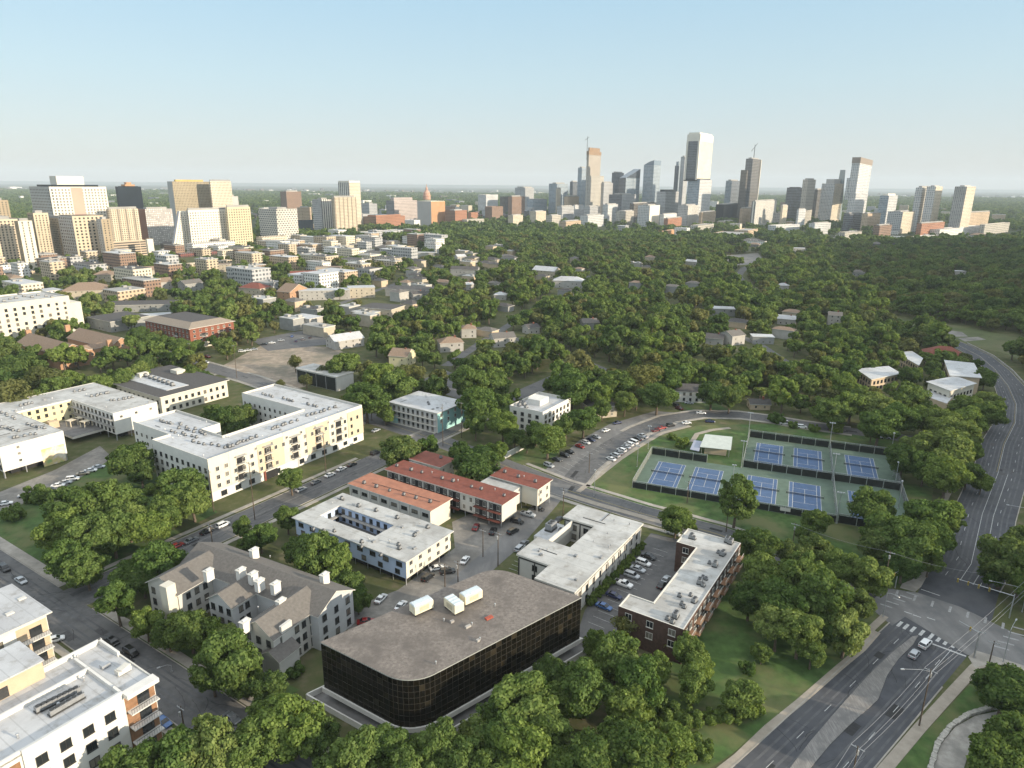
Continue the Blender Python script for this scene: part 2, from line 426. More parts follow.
    def done(s, cap=100):
        s.wins.sort(key=lambda t: math.hypot(t[0], t[1]))
        for x, y, z, a, w, h, fr in s.wins[:cap]: s.place('window', winmesh(w, h, fr), x, y, z, a)
        rest = s.wins[cap:]
        if rest:
            mb = MB()
            for x, y, z, a, w, h, fr in rest:
                ca, sa = math.cos(a), math.sin(a); ox, oy = -sa*.03, ca*.03
                mb.quad((x+ca*w/2+ox, y+sa*w/2+oy, z), (x-ca*w/2+ox, y-sa*w/2+oy, z), (x-ca*w/2+ox, y-sa*w/2+oy, z+h), (x+ca*w/2+ox, y+sa*w/2+oy, z+h))
            tag(s.part('window', mb, [M_GLASS]), kind='stuff')
        return s
    def acs(s, pts, z=None, me=None, px=True, jit=0):
        z = s.rz if z is None else z
        for p in pts:
            x, y = G(p[0], p[1], z+.5) if px else p
            s.place('ac_unit', me or ME_AC, x+random.uniform(-jit, jit), y+random.uniform(-jit, jit), z, TA+random.uniform(-.15, .15), random.uniform(.7, .9))
    def clutter(s, n, z=None):
        """vents, curbs and pipes on the flat roof"""
        A = np.array(s.poly); lo, hi = A.min(0), A.max(0); z = s.rz if z is None else z; inn = offset(s.poly, -1.2)
        for _ in range(n*8):
            q = rng.uniform(lo, hi)
            if n <= 0: break
            if not inpoly(q[None], inn)[0] or any(inpoly(q[None], offset(h_[::-1], 1.2))[0] for h_ in s.holes): continue
            n -= 1; t = rng.random()
            if t < .6: s.place('roof_vent', ME_VENT, q[0], q[1], z, 0, rng.uniform(.7, 1.3))
            elif t < .85: s.boxp('roof_curb', (q[0], q[1], z+.25), (rng.uniform(.6, 1.4), rng.uniform(.5, 1.), .5), TA, M_AC)
            else: s.boxp('roof_pipe', (q[0], q[1], z+.12), (rng.uniform(3, 8), .14, .14), TA+rng.choice([0, math.pi/2]), M_DMETAL)
    def boxp(s, name, c, size, rz, m, parent=None):
        mb = MB(); mb.box(c, size, rz); return s.part(name, mb, [m], parent)
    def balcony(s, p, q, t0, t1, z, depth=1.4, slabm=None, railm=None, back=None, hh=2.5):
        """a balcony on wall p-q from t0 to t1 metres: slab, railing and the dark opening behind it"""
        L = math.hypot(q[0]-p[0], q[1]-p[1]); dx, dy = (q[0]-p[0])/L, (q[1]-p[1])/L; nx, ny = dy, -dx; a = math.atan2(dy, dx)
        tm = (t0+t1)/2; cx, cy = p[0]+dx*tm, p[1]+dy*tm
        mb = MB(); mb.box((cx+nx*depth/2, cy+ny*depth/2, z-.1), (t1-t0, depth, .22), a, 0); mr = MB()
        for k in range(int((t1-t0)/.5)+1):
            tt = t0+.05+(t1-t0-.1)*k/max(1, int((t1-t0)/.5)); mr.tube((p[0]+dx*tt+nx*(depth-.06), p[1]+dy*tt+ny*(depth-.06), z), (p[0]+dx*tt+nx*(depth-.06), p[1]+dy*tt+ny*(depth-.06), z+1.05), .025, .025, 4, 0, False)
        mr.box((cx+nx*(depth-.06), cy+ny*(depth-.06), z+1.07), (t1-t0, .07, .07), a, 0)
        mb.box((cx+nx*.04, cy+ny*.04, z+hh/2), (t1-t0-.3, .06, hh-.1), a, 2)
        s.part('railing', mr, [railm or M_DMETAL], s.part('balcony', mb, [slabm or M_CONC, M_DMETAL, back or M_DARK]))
def pitched(B, p0, ang, L, W, ze, zr, kind='gable', over=.6, wallm=None, roofm=None, z0=0, gable0=True, hipin=None):
    """a roofed wing: p0 = middle of its front end, running L metres along ang"""
    ca, sa = math.cos(ang), math.sin(ang); na, nb = -sa, ca
    def P(t, u, z): return (p0[0]+ca*t+na*u, p0[1]+sa*t+nb*u, z)
    w = W/2; mb = MB()
    foot = [P(0, -w, 0)[:2], P(L, -w, 0)[:2], P(L, w, 0)[:2], P(0, w, 0)[:2]]
    FOOT.append((foot, 1.5))
    for (t0, u0), (t1, u1) in (((0, -w), (L, -w)), ((L, -w), (L, w)), ((L, w), (0, w)), ((0, w), (0, -w))):
        mb.quad(P(t0, u0, z0), P(t1, u1, z0), P(t1, u1, ze), P(t0, u0, ze), 0)
    if kind == 'gable':
        mb.add([P(0, -w, ze), P(0, w, ze), P(0, 0, zr)], [(0, 2, 1)]); mb.add([P(L, -w, ze), P(L, w, ze), P(L, 0, zr)], [(0, 1, 2)])
    wo = B.part('wall', mb, [wallm])
    mb = MB(); o = over; sl = (zr-ze)/w; zo = ze-o*sl+.12; z1 = zr+.12; th = .22
    if kind == 'gable':
        for sg in (-1, 1):
            a, b, c, d = P(-o, sg*(w+o), zo), P(L+o, sg*(w+o), zo), P(L+o, 0, z1), P(-o, 0, z1)
            if sg > 0: a, b, c, d = b, a, d, c
            mb.quad(a, b, c, d, 0)
            e, f = (a[0], a[1], a[2]-th), (b[0], b[1], b[2]-th); mb.quad(e, f, b, a, 1)
            for t in (-o, L+o):
                q = [P(t, sg*(w+o), zo-th), P(t, 0, z1-th), P(t, 0, z1), P(t, sg*(w+o), zo)]
                if (t < 0) == (sg > 0): q = q[::-1]
                mb.quad(*q, 1)
            q = [P(-o, sg*(w+o), zo-th), P(L+o, sg*(w+o), zo-th), P(L+o, 0, z1-th), P(-o, 0, z1-th)]
            mb.quad(*(q[::-1] if sg < 0 else q), 1)
    else:
        hi = w if hipin is None else hipin
        A = [P(-o, -w-o, zo), P(L+o, -w-o, zo), P(L+o, w+o, zo), P(-o, w+o, zo), P(hi, 0, z1), P(L-hi, 0, z1)]
        mb.add(A, [(0, 1, 5, 4), (1, 2, 5), (2, 3, 4, 5), (3, 0, 4)])
        A2 = [(a[0], a[1], a[2]-th) for a in A[:4]]
        mb.add(A[:4]+A2, [(4, 5, 1, 0), (5, 6, 2, 1), (6, 7, 3, 2), (7, 4, 0, 3), (7, 6, 5, 4)], 1)
    B.part('roof', mb, [roofm, M_TRIM])
    return P, foot
def group_bld(name, label, cat, c, group=None):
    """a building whose wings are added afterwards"""
    B = Bld.__new__(Bld); B.wins = []; B.c = (c[0], c[1], 0.); B.holes = []; B.poly = []; B.rz = 0
    B.root = thing(name, label, cat, B.c, 0, group); return B
def keepbox(x0, y0, x1, y1, d): KEEP.append((x0, y0, x1, y1, d))

# ------------------------------------------------------------------ trees
def ico():
    t = (1+5**.5)/2; V = np.array([(-1, t, 0), (1, t, 0), (-1, -t, 0), (1, -t, 0), (0, -1, t), (0, 1, t), (0, -1, -t), (0, 1, -t), (t, 0, -1), (t, 0, 1), (-t, 0, -1), (-t, 0, 1)], float)
    V /= np.linalg.norm(V[0])
    F = [(0, 11, 5), (0, 5, 1), (0, 1, 7), (0, 7, 10), (0, 10, 11), (1, 5, 9), (5, 11, 4), (11, 10, 2), (10, 7, 6), (7, 1, 8), (3, 9, 4), (3, 4, 2), (3, 2, 6), (3, 6, 8), (3, 8, 9), (4, 9, 5), (2, 4, 11), (6, 2, 10), (8, 6, 7), (9, 8, 1)]
    return V, F
IV, IF = ico()
def crown_arrays(seed, R, Hc, zc, lobes, leaves, leaf, flat=.25, core=.8, lobe_r=(.13, .38)):
    """a crown: foliage lobes spread through an egg of radius R and half height Hc round zc, each covered in leaf sprays"""
    r = np.random.default_rng(seed); V = []; F = []; n = 0; cs = []
    for k in range(lobes):
        for _ in range(40):
            d = r.normal(size=3); d /= np.linalg.norm(d); q = r.uniform(.4, .98)**.7
            lr = R*r.uniform(*lobe_r)
            c = np.array([d[0]*(R-lr*.75)*q*1.08, d[1]*(R-lr*.75)*q*1.08, d[2]*(Hc-lr*.5)*q])
            if c[2] < -Hc*(1-flat)*.8: continue
            if all(np.linalg.norm(c-o[0]) > .52*min(lr, o[1]) for o in cs): break
        cs.append((c, lr))
    tot = sum(l*l for _, l in cs)
    for c, lr in cs:
        cc = c+np.array([0, 0, zc])
        if core:
            jit = 1+r.uniform(-.16, .16, size=(12, 1)); V.append(IV*lr*core*jit*np.array([1, 1, .85])+cc); F.extend([tuple(i+n for i in f) for f in IF]); n += 12
        m = int(leaves*lr*lr/tot)
        d = r.normal(size=(m, 3)); d[:, 2] += .25; d /= np.linalg.norm(d, axis=1)[:, None]
        p = cc+d*lr*r.uniform(.80, 1.13, size=(m, 1))*np.array([1, 1, .88])
        nn = d+r.normal(size=(m, 3))*.42; nn /= np.linalg.norm(nn, axis=1)[:, None]
        u = np.cross(nn, r.normal(size=(m, 3))); u /= np.linalg.norm(u, axis=1)[:, None]; w = np.cross(nn, u)
        s = leaf*r.uniform(.45, 1.5, size=(m, 1)); a = r.uniform(.55, 1., size=(m, 1))
        Q = np.stack([p-u*s-w*s*a*.3, p+w*s*a*-1.0+u*s*.1, p+u*s+w*s*a*.25, p+w*s*a], axis=1).reshape(-1, 3)
        V.append(Q); F.extend([(n+4*i, n+4*i+1, n+4*i+2, n+4*i+3) for i in range(m)]); n += 4*m
    return np.concatenate(V), F, cs
def crown_mesh(name, mat_, **k):
    V, F, cs = crown_arrays(**k); me = bpy.data.meshes.new(name); me.from_pydata(V.tolist(), [], F); me.materials.append(mat_); me.update(); return me, cs
def trunk_mb(cs, zc, r0, seed):
    r = random.Random(seed); mb = MB(); top = (r.uniform(-.3, .3), r.uniform(-.3, .3), zc*.55)
    mb.tube((0, 0, -.3), (top[0]*.5, top[1]*.5, zc*.3), r0*1.25, r0, 7); mb.tube((top[0]*.5, top[1]*.5, zc*.3), top, r0, r0*.8, 7)
    for c, lr in sorted(cs, key=lambda t: -t[1])[:7]:
        mid = (c[0]*.5+r.uniform(-.3, .3), c[1]*.5+r.uniform(-.3, .3), zc*.78+c[2]*.3)
        mb.tube(top, mid, r0*.55, r0*.36, 5, 0, False); mb.tube(mid, (c[0], c[1], c[2]+zc), r0*.36, r0*.12, 5, 0, False)
    return mb
TREES = {}     # kind -> list of (crown mesh, trunk mesh); unit tree: crown radius 5 m, height about 11 m
def make_trees():
    for kind, m, n, leaves, Hc, zc, lob, leaf in (('broad', M_FOL, 5, 11000, 4.4, 6.6, 50, .25), ('dark', M_FOLD, 3, 11000, 4.3, 6.4, 48, .25), ('pale', M_FOLP, 2, 4200, 4.3, 6.8, 34, .24),
                                                ('tall', M_FOL, 2, 9000, 6.0, 8.6, 46, .27), ('bush', M_FOL, 2, 2600, 3.3, 2.9, 18, .42)):
        TREES[kind] = []
        for k in range(n):
            sd = 100*len(TREES)+k
            me, cs = crown_mesh('crown', m, seed=sd, R=5., Hc=Hc, zc=zc, lobes=lob, leaves=leaves, leaf=leaf, core=.72 if kind != 'pale' else .4)
            TREES[kind].append((me, trunk_mb(cs, zc, .30 if kind != 'bush' else .12, sd).mesh('trunk', [M_BARK])))
make_trees()
ZC = {'broad': 6.6, 'dark': 6.4, 'pale': 6.8, 'tall': 8.6, 'bush': 2.9}
TREE_XY = []   # (x, y, radius) of every tree placed by hand
LOOK = {'broad': 'broad green tree', 'dark': 'dark green tree', 'pale': 'thin pale-leaved tree', 'tall': 'tall green tree', 'bush': 'low leafy bush'}
_tree_items = []
def tree(cx, cy, w, kind, where, group='trees of the neighbourhood'):
    """crown centre and crown width as seen in the photo -> a tree standing on the ground there"""
    s = 1.
    for _ in range(4):
        x, y = G(cx, cy, ZC[kind]*s); dep = math.hypot(math.hypot(x, y), CAM_H-ZC[kind]*s); s = (w/2*dep/FOC)/5.0*.95
    i = random.randrange(len(TREES[kind])); crown, trunk = TREES[kind][i]
    nm = 'shrub' if kind == 'bush' else 'tree'
    rz = random.uniform(0, 6.28); sz = s*random.uniform(.92, 1.06) if s < 1.5 else s*.85
    o = thing(nm, None, nm, (x, y, 0), rz, group)
    ax_ = random.uniform(.84, 1.14); link('crown', crown, o, scale=(s*ax_, s*(2-ax_), sz)); link('trunk', trunk, o, scale=(s, s, sz))
    _tree_items.append((o, LOOK[kind], where, cx)); TREE_XY.append((x, y, 5*s)); return o

# ------------------------------------------------------------------ cars
def carparts(kind):
    """x forward. returns meshes: body, windows, wheel, headlight, tail light and their places"""
    L, W, Hh = {'sedan': (4.7, 1.82, 1.45), 'hatch': (4.2, 1.78, 1.5), 'suv': (4.7, 1.9, 1.75), 'pickup': (5.6, 1.98, 1.85), 'van': (5.2, 1.98, 2.0)}[kind]
    hood = {'sedan': .92, 'hatch': .95, 'suv': 1.08, 'pickup': 1.15, 'van': 1.1}[kind]
    body = MB(); w = W/2; l = L/2
    def loft(sec, m=0):
        n = len(sec[0])
        for a, b in zip(sec[:-1], sec[1:]):
            for i in range(n): body.quad(a[i], a[(i+1) % n], b[(i+1) % n], b[i], m)
        body.add(sec[0], [tuple(range(n-1, -1, -1))], m); body.add(sec[-1], [tuple(range(n))], m)
    def sec(x, ww, zl, zt): return [(x, -ww*.9, zl), (x, -ww, zl+.18), (x, -ww, zt-.2), (x, -ww*.88, zt), (x, ww*.88, zt), (x, ww, zt-.2), (x, ww, zl+.18), (x, ww*.9, zl)][::-1]
    rear = {'sedan': hood-.02, 'hatch': hood+.05, 'suv': hood+.05, 'pickup': hood, 'van': hood+.02}[kind]
    loft([sec(-l, w*.86, .42, rear-.12), sec(-l+.14, w*.97, .26, rear), sec(-l*.3, w, .24, hood+.04), sec(l*.35, w, .24, hood), sec(l-.35, w*.95, .26, hood-.14), sec(l-.05, w*.82, .36, hood-.26)])
    x0, x1, t0, t1 = {'sedan': (-l+.75, l-1.15, -l+1.45, l-2.0), 'hatch': (-l+.12, l-1.0, -l+.6, l-1.75), 'suv': (-l+.1, l-1.1, -l+.42, l-1.75), 'pickup': (-.55, l-1.35, -.3, l-2.05), 'van': (-l+.08, l-.65, -l+.2, l-1.35)}[kind]
    tw = w*.74; bw = w*.90
    A = [(x0, -bw, hood), (x1, -bw, hood), (x1, bw, hood), (x0, bw, hood), (t0, -tw, Hh-.05), (t1, -tw, Hh-.05), (t1, tw, Hh-.05), (t0, tw, Hh-.05)]
    win = MB(); win.add(A, [(0, 1, 5, 4), (1, 2, 6, 5), (2, 3, 7, 6), (3, 0, 4, 7)])
    Bt = [(t0-.03, -tw-.03, Hh-.06), (t1+.03, -tw-.03, Hh-.06), (t1+.03, tw+.03, Hh-.06), (t0-.03, tw+.03, Hh-.06)]
    body.add(Bt+[(t0+.15, -tw+.12, Hh), (t1-.15, -tw+.12, Hh), (t1-.15, tw-.12, Hh), (t0+.15, tw-.12, Hh)], [(4, 5, 6, 7), (0, 1, 5, 4), (1, 2, 6, 5), (2, 3, 7, 6), (3, 0, 4, 7)])
    for sg in (-1, 1):                                     # pillars
        for f in (0, .47, 1):
            xb = x0+(x1-x0)*f; xt = t0+(t1-t0)*f; body.tube((xb, sg*(bw+.012), hood-.03), (xt, sg*(tw+.02), Hh-.04), .045, .04, 4, 0, False)
    if kind == 'pickup': body.box((-l+1.15, 0, hood+.01), (1.75, W*.76, .03), 0, 1)
    wh = MB(); wh.tube((0, -.11, 0), (0, .11, 0), .34, .34, 12, 0); rm = MB(); rm.tube((0, -.12, 0), (0, .12, 0), .2, .2, 8, 0)
    hl = MB(); hl.box((0, 0, 0), (.12, .42, .14)); tl = MB(); tl.box((0, 0, 0), (.08, .34, .2))
    return dict(L=L, W=W, l=l, w=w, hood=hood, rear=rear, body=body, win=win, wh=wh, hl=hl, tl=tl, rm=rm)
CARS = {}
M_CGLASS = mat('car_glass', (.02, .024, .028), .08, .1, 1, 0, .7)
for _k in ('sedan', 'hatch', 'suv', 'pickup', 'van'):
    c = carparts(_k)
    c['m'] = dict(body=c['body'].mesh('body', [M_PAINT, M_DARK]), window=c['win'].mesh('window', [M_CGLASS]), wheel=c['wh'].mesh('wheel', [M_TYRE]), rim=c['rm'].mesh('rim', [M_METAL]), headlight=c['hl'].mesh('headlight', [M_LAMP]), tail_light=c['tl'].mesh('tail_light', [M_TAIL]))
    one = MB()                                            # the same car as one mesh, for places where its parts are too small to see
    for src, dm in ((c['body'], {0: 0, 1: 3}), (c['win'], {0: 1})):
        b = len(one.v); one.v += src.v; one.f += [[b+i for i in f] for f in src.f]; one.m += [dm[m] for m in src.m]; one.uv += [None]*len(src.f)
    for sx in (-1, 1):
        for sy in (-1, 1): one.tube((sx*(c['l']-.9), sy*(c['w']-.2), .34), (sx*(c['l']-.9), sy*(c['w']+.01), .34), .34, .34, 10, 2)
    for sy in (-1, 1): one.box((c['l']-.14, sy*c['w']*.58, c['hood']-.36), (.2, .4, .14), 0, 4); one.box((-c['l']+.03, sy*c['w']*.62, c['rear']-.26), (.1, .32, .18), 0, 5)
    c['one'] = one.mesh('car', [M_PAINT, M_CGLASS, M_TYRE, M_DARK, M_LAMP, M_TAIL]); CARS[_k] = c
CC = {'white': (.78, .78, .77), 'silver': (.42, .44, .46), 'grey': (.16, .17, .18), 'black': (.012, .012, .014), 'red': (.28, .02, .02), 'maroon': (.12, .015, .02), 'navy': (.02, .03, .09), 'blue': (.05, .13, .33), 'tan': (.35, .29, .2), 'green': (.03, .1, .06)}
KN = {'sedan': 'sedan', 'hatch': 'hatchback', 'suv': 'SUV', 'pickup': 'pickup truck', 'van': 'van'}
_car_items = []
def car(px, py, ang, kind, colour, where, world=False, parts=None, group='parked cars'):
    x, y = (px, py) if world else G(px, py, .7)
    c = CARS[kind]; near = (math.hypot(x, y) < 245) if parts is None else parts
    ang = RAD(ang)+random.uniform(-.03, .03)
    if near:
        o = thing('parked_car', None, 'car', (x, y, .02), ang, group)
        b = link('body', c['m']['body'], o); b.color = (*CC[colour], 1); link('window', c['m']['window'], o)
        for sx in (-1, 1):
            for sy in (-1, 1): link('rim', c['m']['rim'], link('wheel', c['m']['wheel'], o, (sx*(c['l']-.9), sy*(c['w']-.1), .34)))
        for sy in (-1, 1):
            link('headlight', c['m']['headlight'], o, (c['l']-.12, sy*c['w']*.56, c['hood']-.34)); link('tail_light', c['m']['tail_light'], o, (-c['l']+.02, sy*c['w']*.62, c['rear']-.25))
    else:
        o = link('parked_car', c['one'], None, (x, y, .02), ang); o.color = (*CC[colour], 1); tag(o, None, 'car', group)
    _car_items.append((o, f'{colour} {KN[kind]}', where, PR((x, y, 0))[0])); FOOT.append(([(x-1, y-1), (x+1, y-1), (x+1, y+1), (x-1, y+1)], 2.0)); return o
# ------------------------------------------------------------------ ground, roads, pavements
def sheet(name, m, poly, z, px=True, label=None, cat=None):
    P = [G(*p) for p in poly] if px else poly
    mb = MB(); mb.cap([ccw(P)], z); o = link(name, mb.mesh(name, [m]))
    return tag(o, label, cat, kind='structure')
def groundmat():
    m, nt, b = newmat('ground'); g = nd(nt, 'ShaderNodeNewGeometry')
    near = ramp(nt, noise(nt, .22, 5), [(.3, (.065, .085, .030)), (.55, (.10, .105, .05)), (.75, (.16, .135, .09))])
    far = ramp(nt, noise(nt, .0035, 9, rough=.75), [(.35, (.045, .060, .030)), (.56, (.065, .078, .042)), (.66, (.15, .145, .12)), (.80, (.34, .32, .29))])
    wood = ramp(nt, noise(nt, .0012, 5), [(.40, (0, 0, 0)), (.58, (1, 1, 1))])
    far = mixc(nt, wood, far, (.045, .060, .030))
    ln = nd(nt, 'ShaderNodeVectorMath', operation='LENGTH'); nt.links.new(g.outputs['Position'], ln.inputs[0])
    k = ramp(nt, mth(nt, 'DIVIDE', ln.outputs['Value'], 4000), [(.28, (0, 0, 0)), (.5, (1, 1, 1))])
    nt.links.new(mixc(nt, k, near, far), b.inputs['Base Color']); b.inputs['Roughness'].default_value = .97; b.inputs['Specular IOR Level'].default_value = .1
    return m
_mb = MB(); _R = 60000
_mb.quad((-_R, -_R, 0), (_R, -_R, 0), (_R, _R, 0), (-_R, _R, 0))
tag(link('ground', _mb.mesh('ground', [groundmat()])), 'flat ground under the whole city, running out to the horizon', 'ground', kind='structure')
LOTS = []   # paved or open polygons that filler trees keep off
_LZ = [0]
def lot(name, m, poly, z, clear=True, label=None, cat=None):
    _LZ[0] += 1
    if z < .05: z = .012+.0016*_LZ[0]
    o = sheet(name, m, poly, z, True, label, cat)
    if clear: LOTS.append(ccw([G(*p) for p in poly]))
    return o
lot('lawn', M_GRASS, [(572, 490), (640, 441), (700, 425), (790, 424), (905, 442), (935, 480), (925, 540), (905, 585), (875, 588), (790, 556), (700, 523), (630, 503)], .015, label='mown lawn around the tennis courts', cat='lawn')
lot('lawn', M_GRASS, [(700, 575), (760, 548), (800, 560), (880, 596), (872, 640), (762, 733), (700, 775), (600, 775), (640, 700), (690, 640)], .016, False, label='rough grass slope between the brick apartments and the avenue', cat='lawn')
lot('lawn', M_GRASS, [(1040, 655), (992, 662), (965, 690), (885, 775), (1060, 790), (1100, 700)], .017, False, label='grass beside the curved limestone terrace', cat='lawn')
lot('lawn', M_GRASS, [(-20, 515), (65, 475), (130, 447), (150, 470), (218, 512), (72, 590), (-20, 540)], .018, False, label='shaded grass of the small corner park', cat='lawn')
lot('lawn', M_GRASS, [(120, 628), (150, 612), (215, 650), (300, 690), (262, 712), (190, 672)], .019, False, label='grass verge in front of the grey townhouses', cat='lawn')
lot('lawn', M_GRASS, [(510, 458), (540, 440), (560, 450), (545, 470), (528, 478)], .019, label='small sunlit lawn behind the red roofed apartments', cat='lawn')
lot('lawn', M_GRASS, [(676, 398), (705, 396), (735, 414), (690, 413)], .019, label='front lawn of the white two storey house', cat='lawn')
lot('meadow', M_GRASSB, [(868, 317), (900, 318), (960, 326), (1040, 342), (1040, 366), (1000, 352), (955, 343), (905, 331)], .02, label='open meadow in the wooded creek valley', cat='meadow')
lot('gravel', M_LOT, [(920, 330), (935, 328.5), (962, 332), (968, 336.5), (945, 337)], .04, label='pale gravel court in the meadow, larger one', cat='gravel')
lot('gravel', M_LOT, [(958, 338), (978, 336.8), (986, 339.5), (965, 341.5)], .04, label='pale gravel court in the meadow, smaller one', cat='gravel')
lot('parking_lot', M_LOT, [(452, 522), (490, 505), (527, 512), (540, 510), (505, 550), (462, 592), (420, 622), (350, 648), (345, 610), (398, 590), (455, 548)], .025, label='gravelly parking yard between the blue building and the red roofs', cat='parking lot')
lot('parking_lot', M_ASPH, [(575, 640), (585, 610), (651, 533), (700, 545), (625, 655)], .025, label='striped asphalt lot between the grey roofed offices and the brick apartments', cat='parking lot')
lot('vacant_lot', M_DIRT, [(222, 366), (262, 345), (335, 347), (368, 368), (300, 388), (245, 384)], .03, label='bare dirt lot cleared behind a fence', cat='vacant lot')
lot('parking_lot', M_LOT, [(-20, 500), (55, 470), (100, 446), (113, 458), (60, 490), (-20, 520)], .03, label='pale parking strip beside the mural apartments', cat='parking lot')
lot('parking_lot', M_ASPH, [(415, 383), (445, 370), (500, 392), (472, 408), (455, 398)], .03, label='dark asphalt lot behind the teal building', cat='parking lot')
lot('parking_lot', M_ASPHO, [(577, 481), (545, 470), (580, 440), (610, 424), (655, 411), (690, 414), (690, 424), (640, 444), (612, 463)], .03, label='parking bays along the curving street above the courts', cat='parking lot')
lot('parking_lot', M_ASPH, [(252, 340), (310, 329), (338, 334), (334, 344), (268, 351)], .03, label='asphalt lot beyond the vacant lot', cat='parking lot')
lot('parking_lot', M_LOT, [(718, 256), (758, 253), (766, 263), (728, 266)], .03, label='distant parking lot by the creek road', cat='parking lot')
def road(name, m, pts, width, z, px=True, walks=(), label=None, kerbs=True):
    P = [G(*p) for p in pts] if px else pts
    mb = MB(); strip(mb, side(P, -width/2), side(P, width/2), z)
    tag(link(name, mb.mesh(name, [m])), label, 'road', kind='structure'); ROADS.append((P, width/2+3))
    L = np.cumsum([0]+[math.hypot(b[0]-a[0], b[1]-a[1]) for a, b in zip(P[:-1], P[1:])])
    def sub(t0, t1):
        out = []
        for t in [t0]+[l for l in L if t0 < l < t1]+[t1]:
            i = min(len(P)-2, max(0, int(np.searchsorted(L, t, 'right'))-1)); f = (t-L[i])/(L[i+1]-L[i]); out.append((P[i][0]+(P[i+1][0]-P[i][0])*f, P[i][1]+(P[i+1][1]-P[i][1])*f))
        return out
    for sg, t0, t1, gap, w in walks:
        Q = sub(max(0, t0), min(L[-1], t1))
        mb = MB(); a, b = side(Q, sg*(width/2)), side(Q, sg*(width/2+.25))
        if sg > 0: a, b = a, b
        else: a, b = b, a
        def raised(lo, hi, z1):
            strip(mb, lo, hi, z1)
            for E2, fl in ((lo, 0), (hi, 1)):
                for i in range(len(E2)-1):
                    q = [(*E2[i], 0), (*E2[i+1], 0), (*E2[i+1], z1), (*E2[i], z1)]; mb.quad(*(q if fl else q[::-1]))
        raised(a, b, .15)
        c, d = side(Q, sg*(width/2+.25+gap)), side(Q, sg*(width/2+.25+gap+w))
        raised(*((c, d) if sg > 0 else (d, c)), .13)
        tag(link('pavement', mb.mesh('pavement', [M_SIDE])), 'concrete pavement with kerb along the street', 'pavement', kind='structure')
    return P, sub, L[-1]
_A0 = (-122.4-20*AX[0], 158.4-20*AX[1])
STA, subA, _ = road('street', M_ASPH, [(_A0[0]+AX[0]*t, _A0[1]+AX[1]*t) for t in (0, 60, 140, 230, 330)], 12.5, .045, False, [(1, 29, 140, .8, 1.8), (-1, 30, 140, 1.2, 1.8), (1, 156, 250, .6, 1.6), (-1, 156, 215, .6, 1.6)], 'asphalt side street climbing past the cream apartments')
STB, subB, _ = road('street', M_ASPH, [(108, 339), (155, 352), (250, 379), (300, 396), (370, 418), (440, 441), (500, 464), (560, 488), (640, 513), (717, 534), (800, 565), (885, 600), (905, 607)], 11.5, .052, True, [(1, 160, 285, .3, 1.6), (-1, 160, 262, .3, 1.6), (1, 360, 500, 1.0, 1.8), (-1, 372, 500, 1.2, 1.8), (1, 10, 150, .5, 1.6), (-1, 10, 150, .5, 1.6)], 'cross street running from the brick block down to the avenue')
_C0 = (-122.4-90*BX[0], 158.4-90*BX[1])
STC, subC, _ = road('street', M_ASPH, [(_C0[0]+BX[0]*t, _C0[1]+BX[1]*t) for t in (0, 90, 150, 215)], 11, .059, False, [(-1, 0, 81, .1, 3.2), (-1, 99, 215, .3, 2.4), (1, 60, 215, .8, 1.8)], 'street in front of the grey townhouses')
STD, subD, _ = road('street', M_ASPH, [(567, 490), (585, 468), (612, 446), (640, 430), (668, 419), (700, 414), (740, 415), (770, 419), (800, 424), (850, 431), (918, 440), (965, 448)], 10, .066, True, [(1, 6, 190, .2, 1.6), (-1, 70, 190, .2, 1.4)], 'curving street above the tennis courts')
road('street', M_ASPH, [(768, 262), (744, 268), (738, 276), (746, 287), (757, 298)], 9, .05, True, (), 'winding creek road in the distant valley')
for _pts, _l in (([(446, 366), (478, 345), (520, 318), (560, 296), (600, 280)], 'narrow tree lined lane climbing the wooded hill'), ([(455, 322), (520, 340), (585, 362), (640, 385), (668, 404)], 'narrow lane crossing the wooded hill'), ([(560, 268), (630, 290), (700, 318), (760, 345), (800, 372)], 'upper lane winding over the wooded hill'), ([(300, 318), (350, 300), (400, 282), (440, 268)], 'side street between the long flats and the halls'), ([(60, 300), (140, 284), (220, 268), (290, 256)], 'street below the student towers')): road('street', M_ASPH, _pts, 7, .043, True, (), _l)
STE, subE, _ = road('street', M_ASPHO, [(562, 484), (545, 505), (512, 541), (480, 568), (455, 592), (425, 613), (380, 630)], 8, .073, True, [], 'narrow worn alley between the parking yards')
# the avenue: left kerb as surveyed, 17.5 m wide
LL = [(10, 82), (34, 99.5), (54, 116.2), (87.9, 144.8), (100, 155), (115.6, 169.5), (125.2, 181.1), (134, 189.9), (159.5, 223.4), (190, 260), (214.5, 291.6), (240, 320.5), (262, 350), (282, 384), (300, 421), (313, 455), (320, 492), (321, 530), (316, 580)]
WW = [17.7]*11+[17, 16, 15, 14, 13.5, 13, 13, 13]
LR = [side(LL, w)[i] for i, w in enumerate(WW)]
LC = [((a[0]+b[0])/2, (a[1]+b[1])/2) for a, b in zip(LL, LR)]
_mb = MB(); strip(_mb, LL, LR, .04)
tag(link('avenue', _mb.mesh('avenue', [M_ASPHN])), 'broad dark avenue curving away beside the creek valley', 'road', kind='structure'); ROADS.append((LC, 11.5))
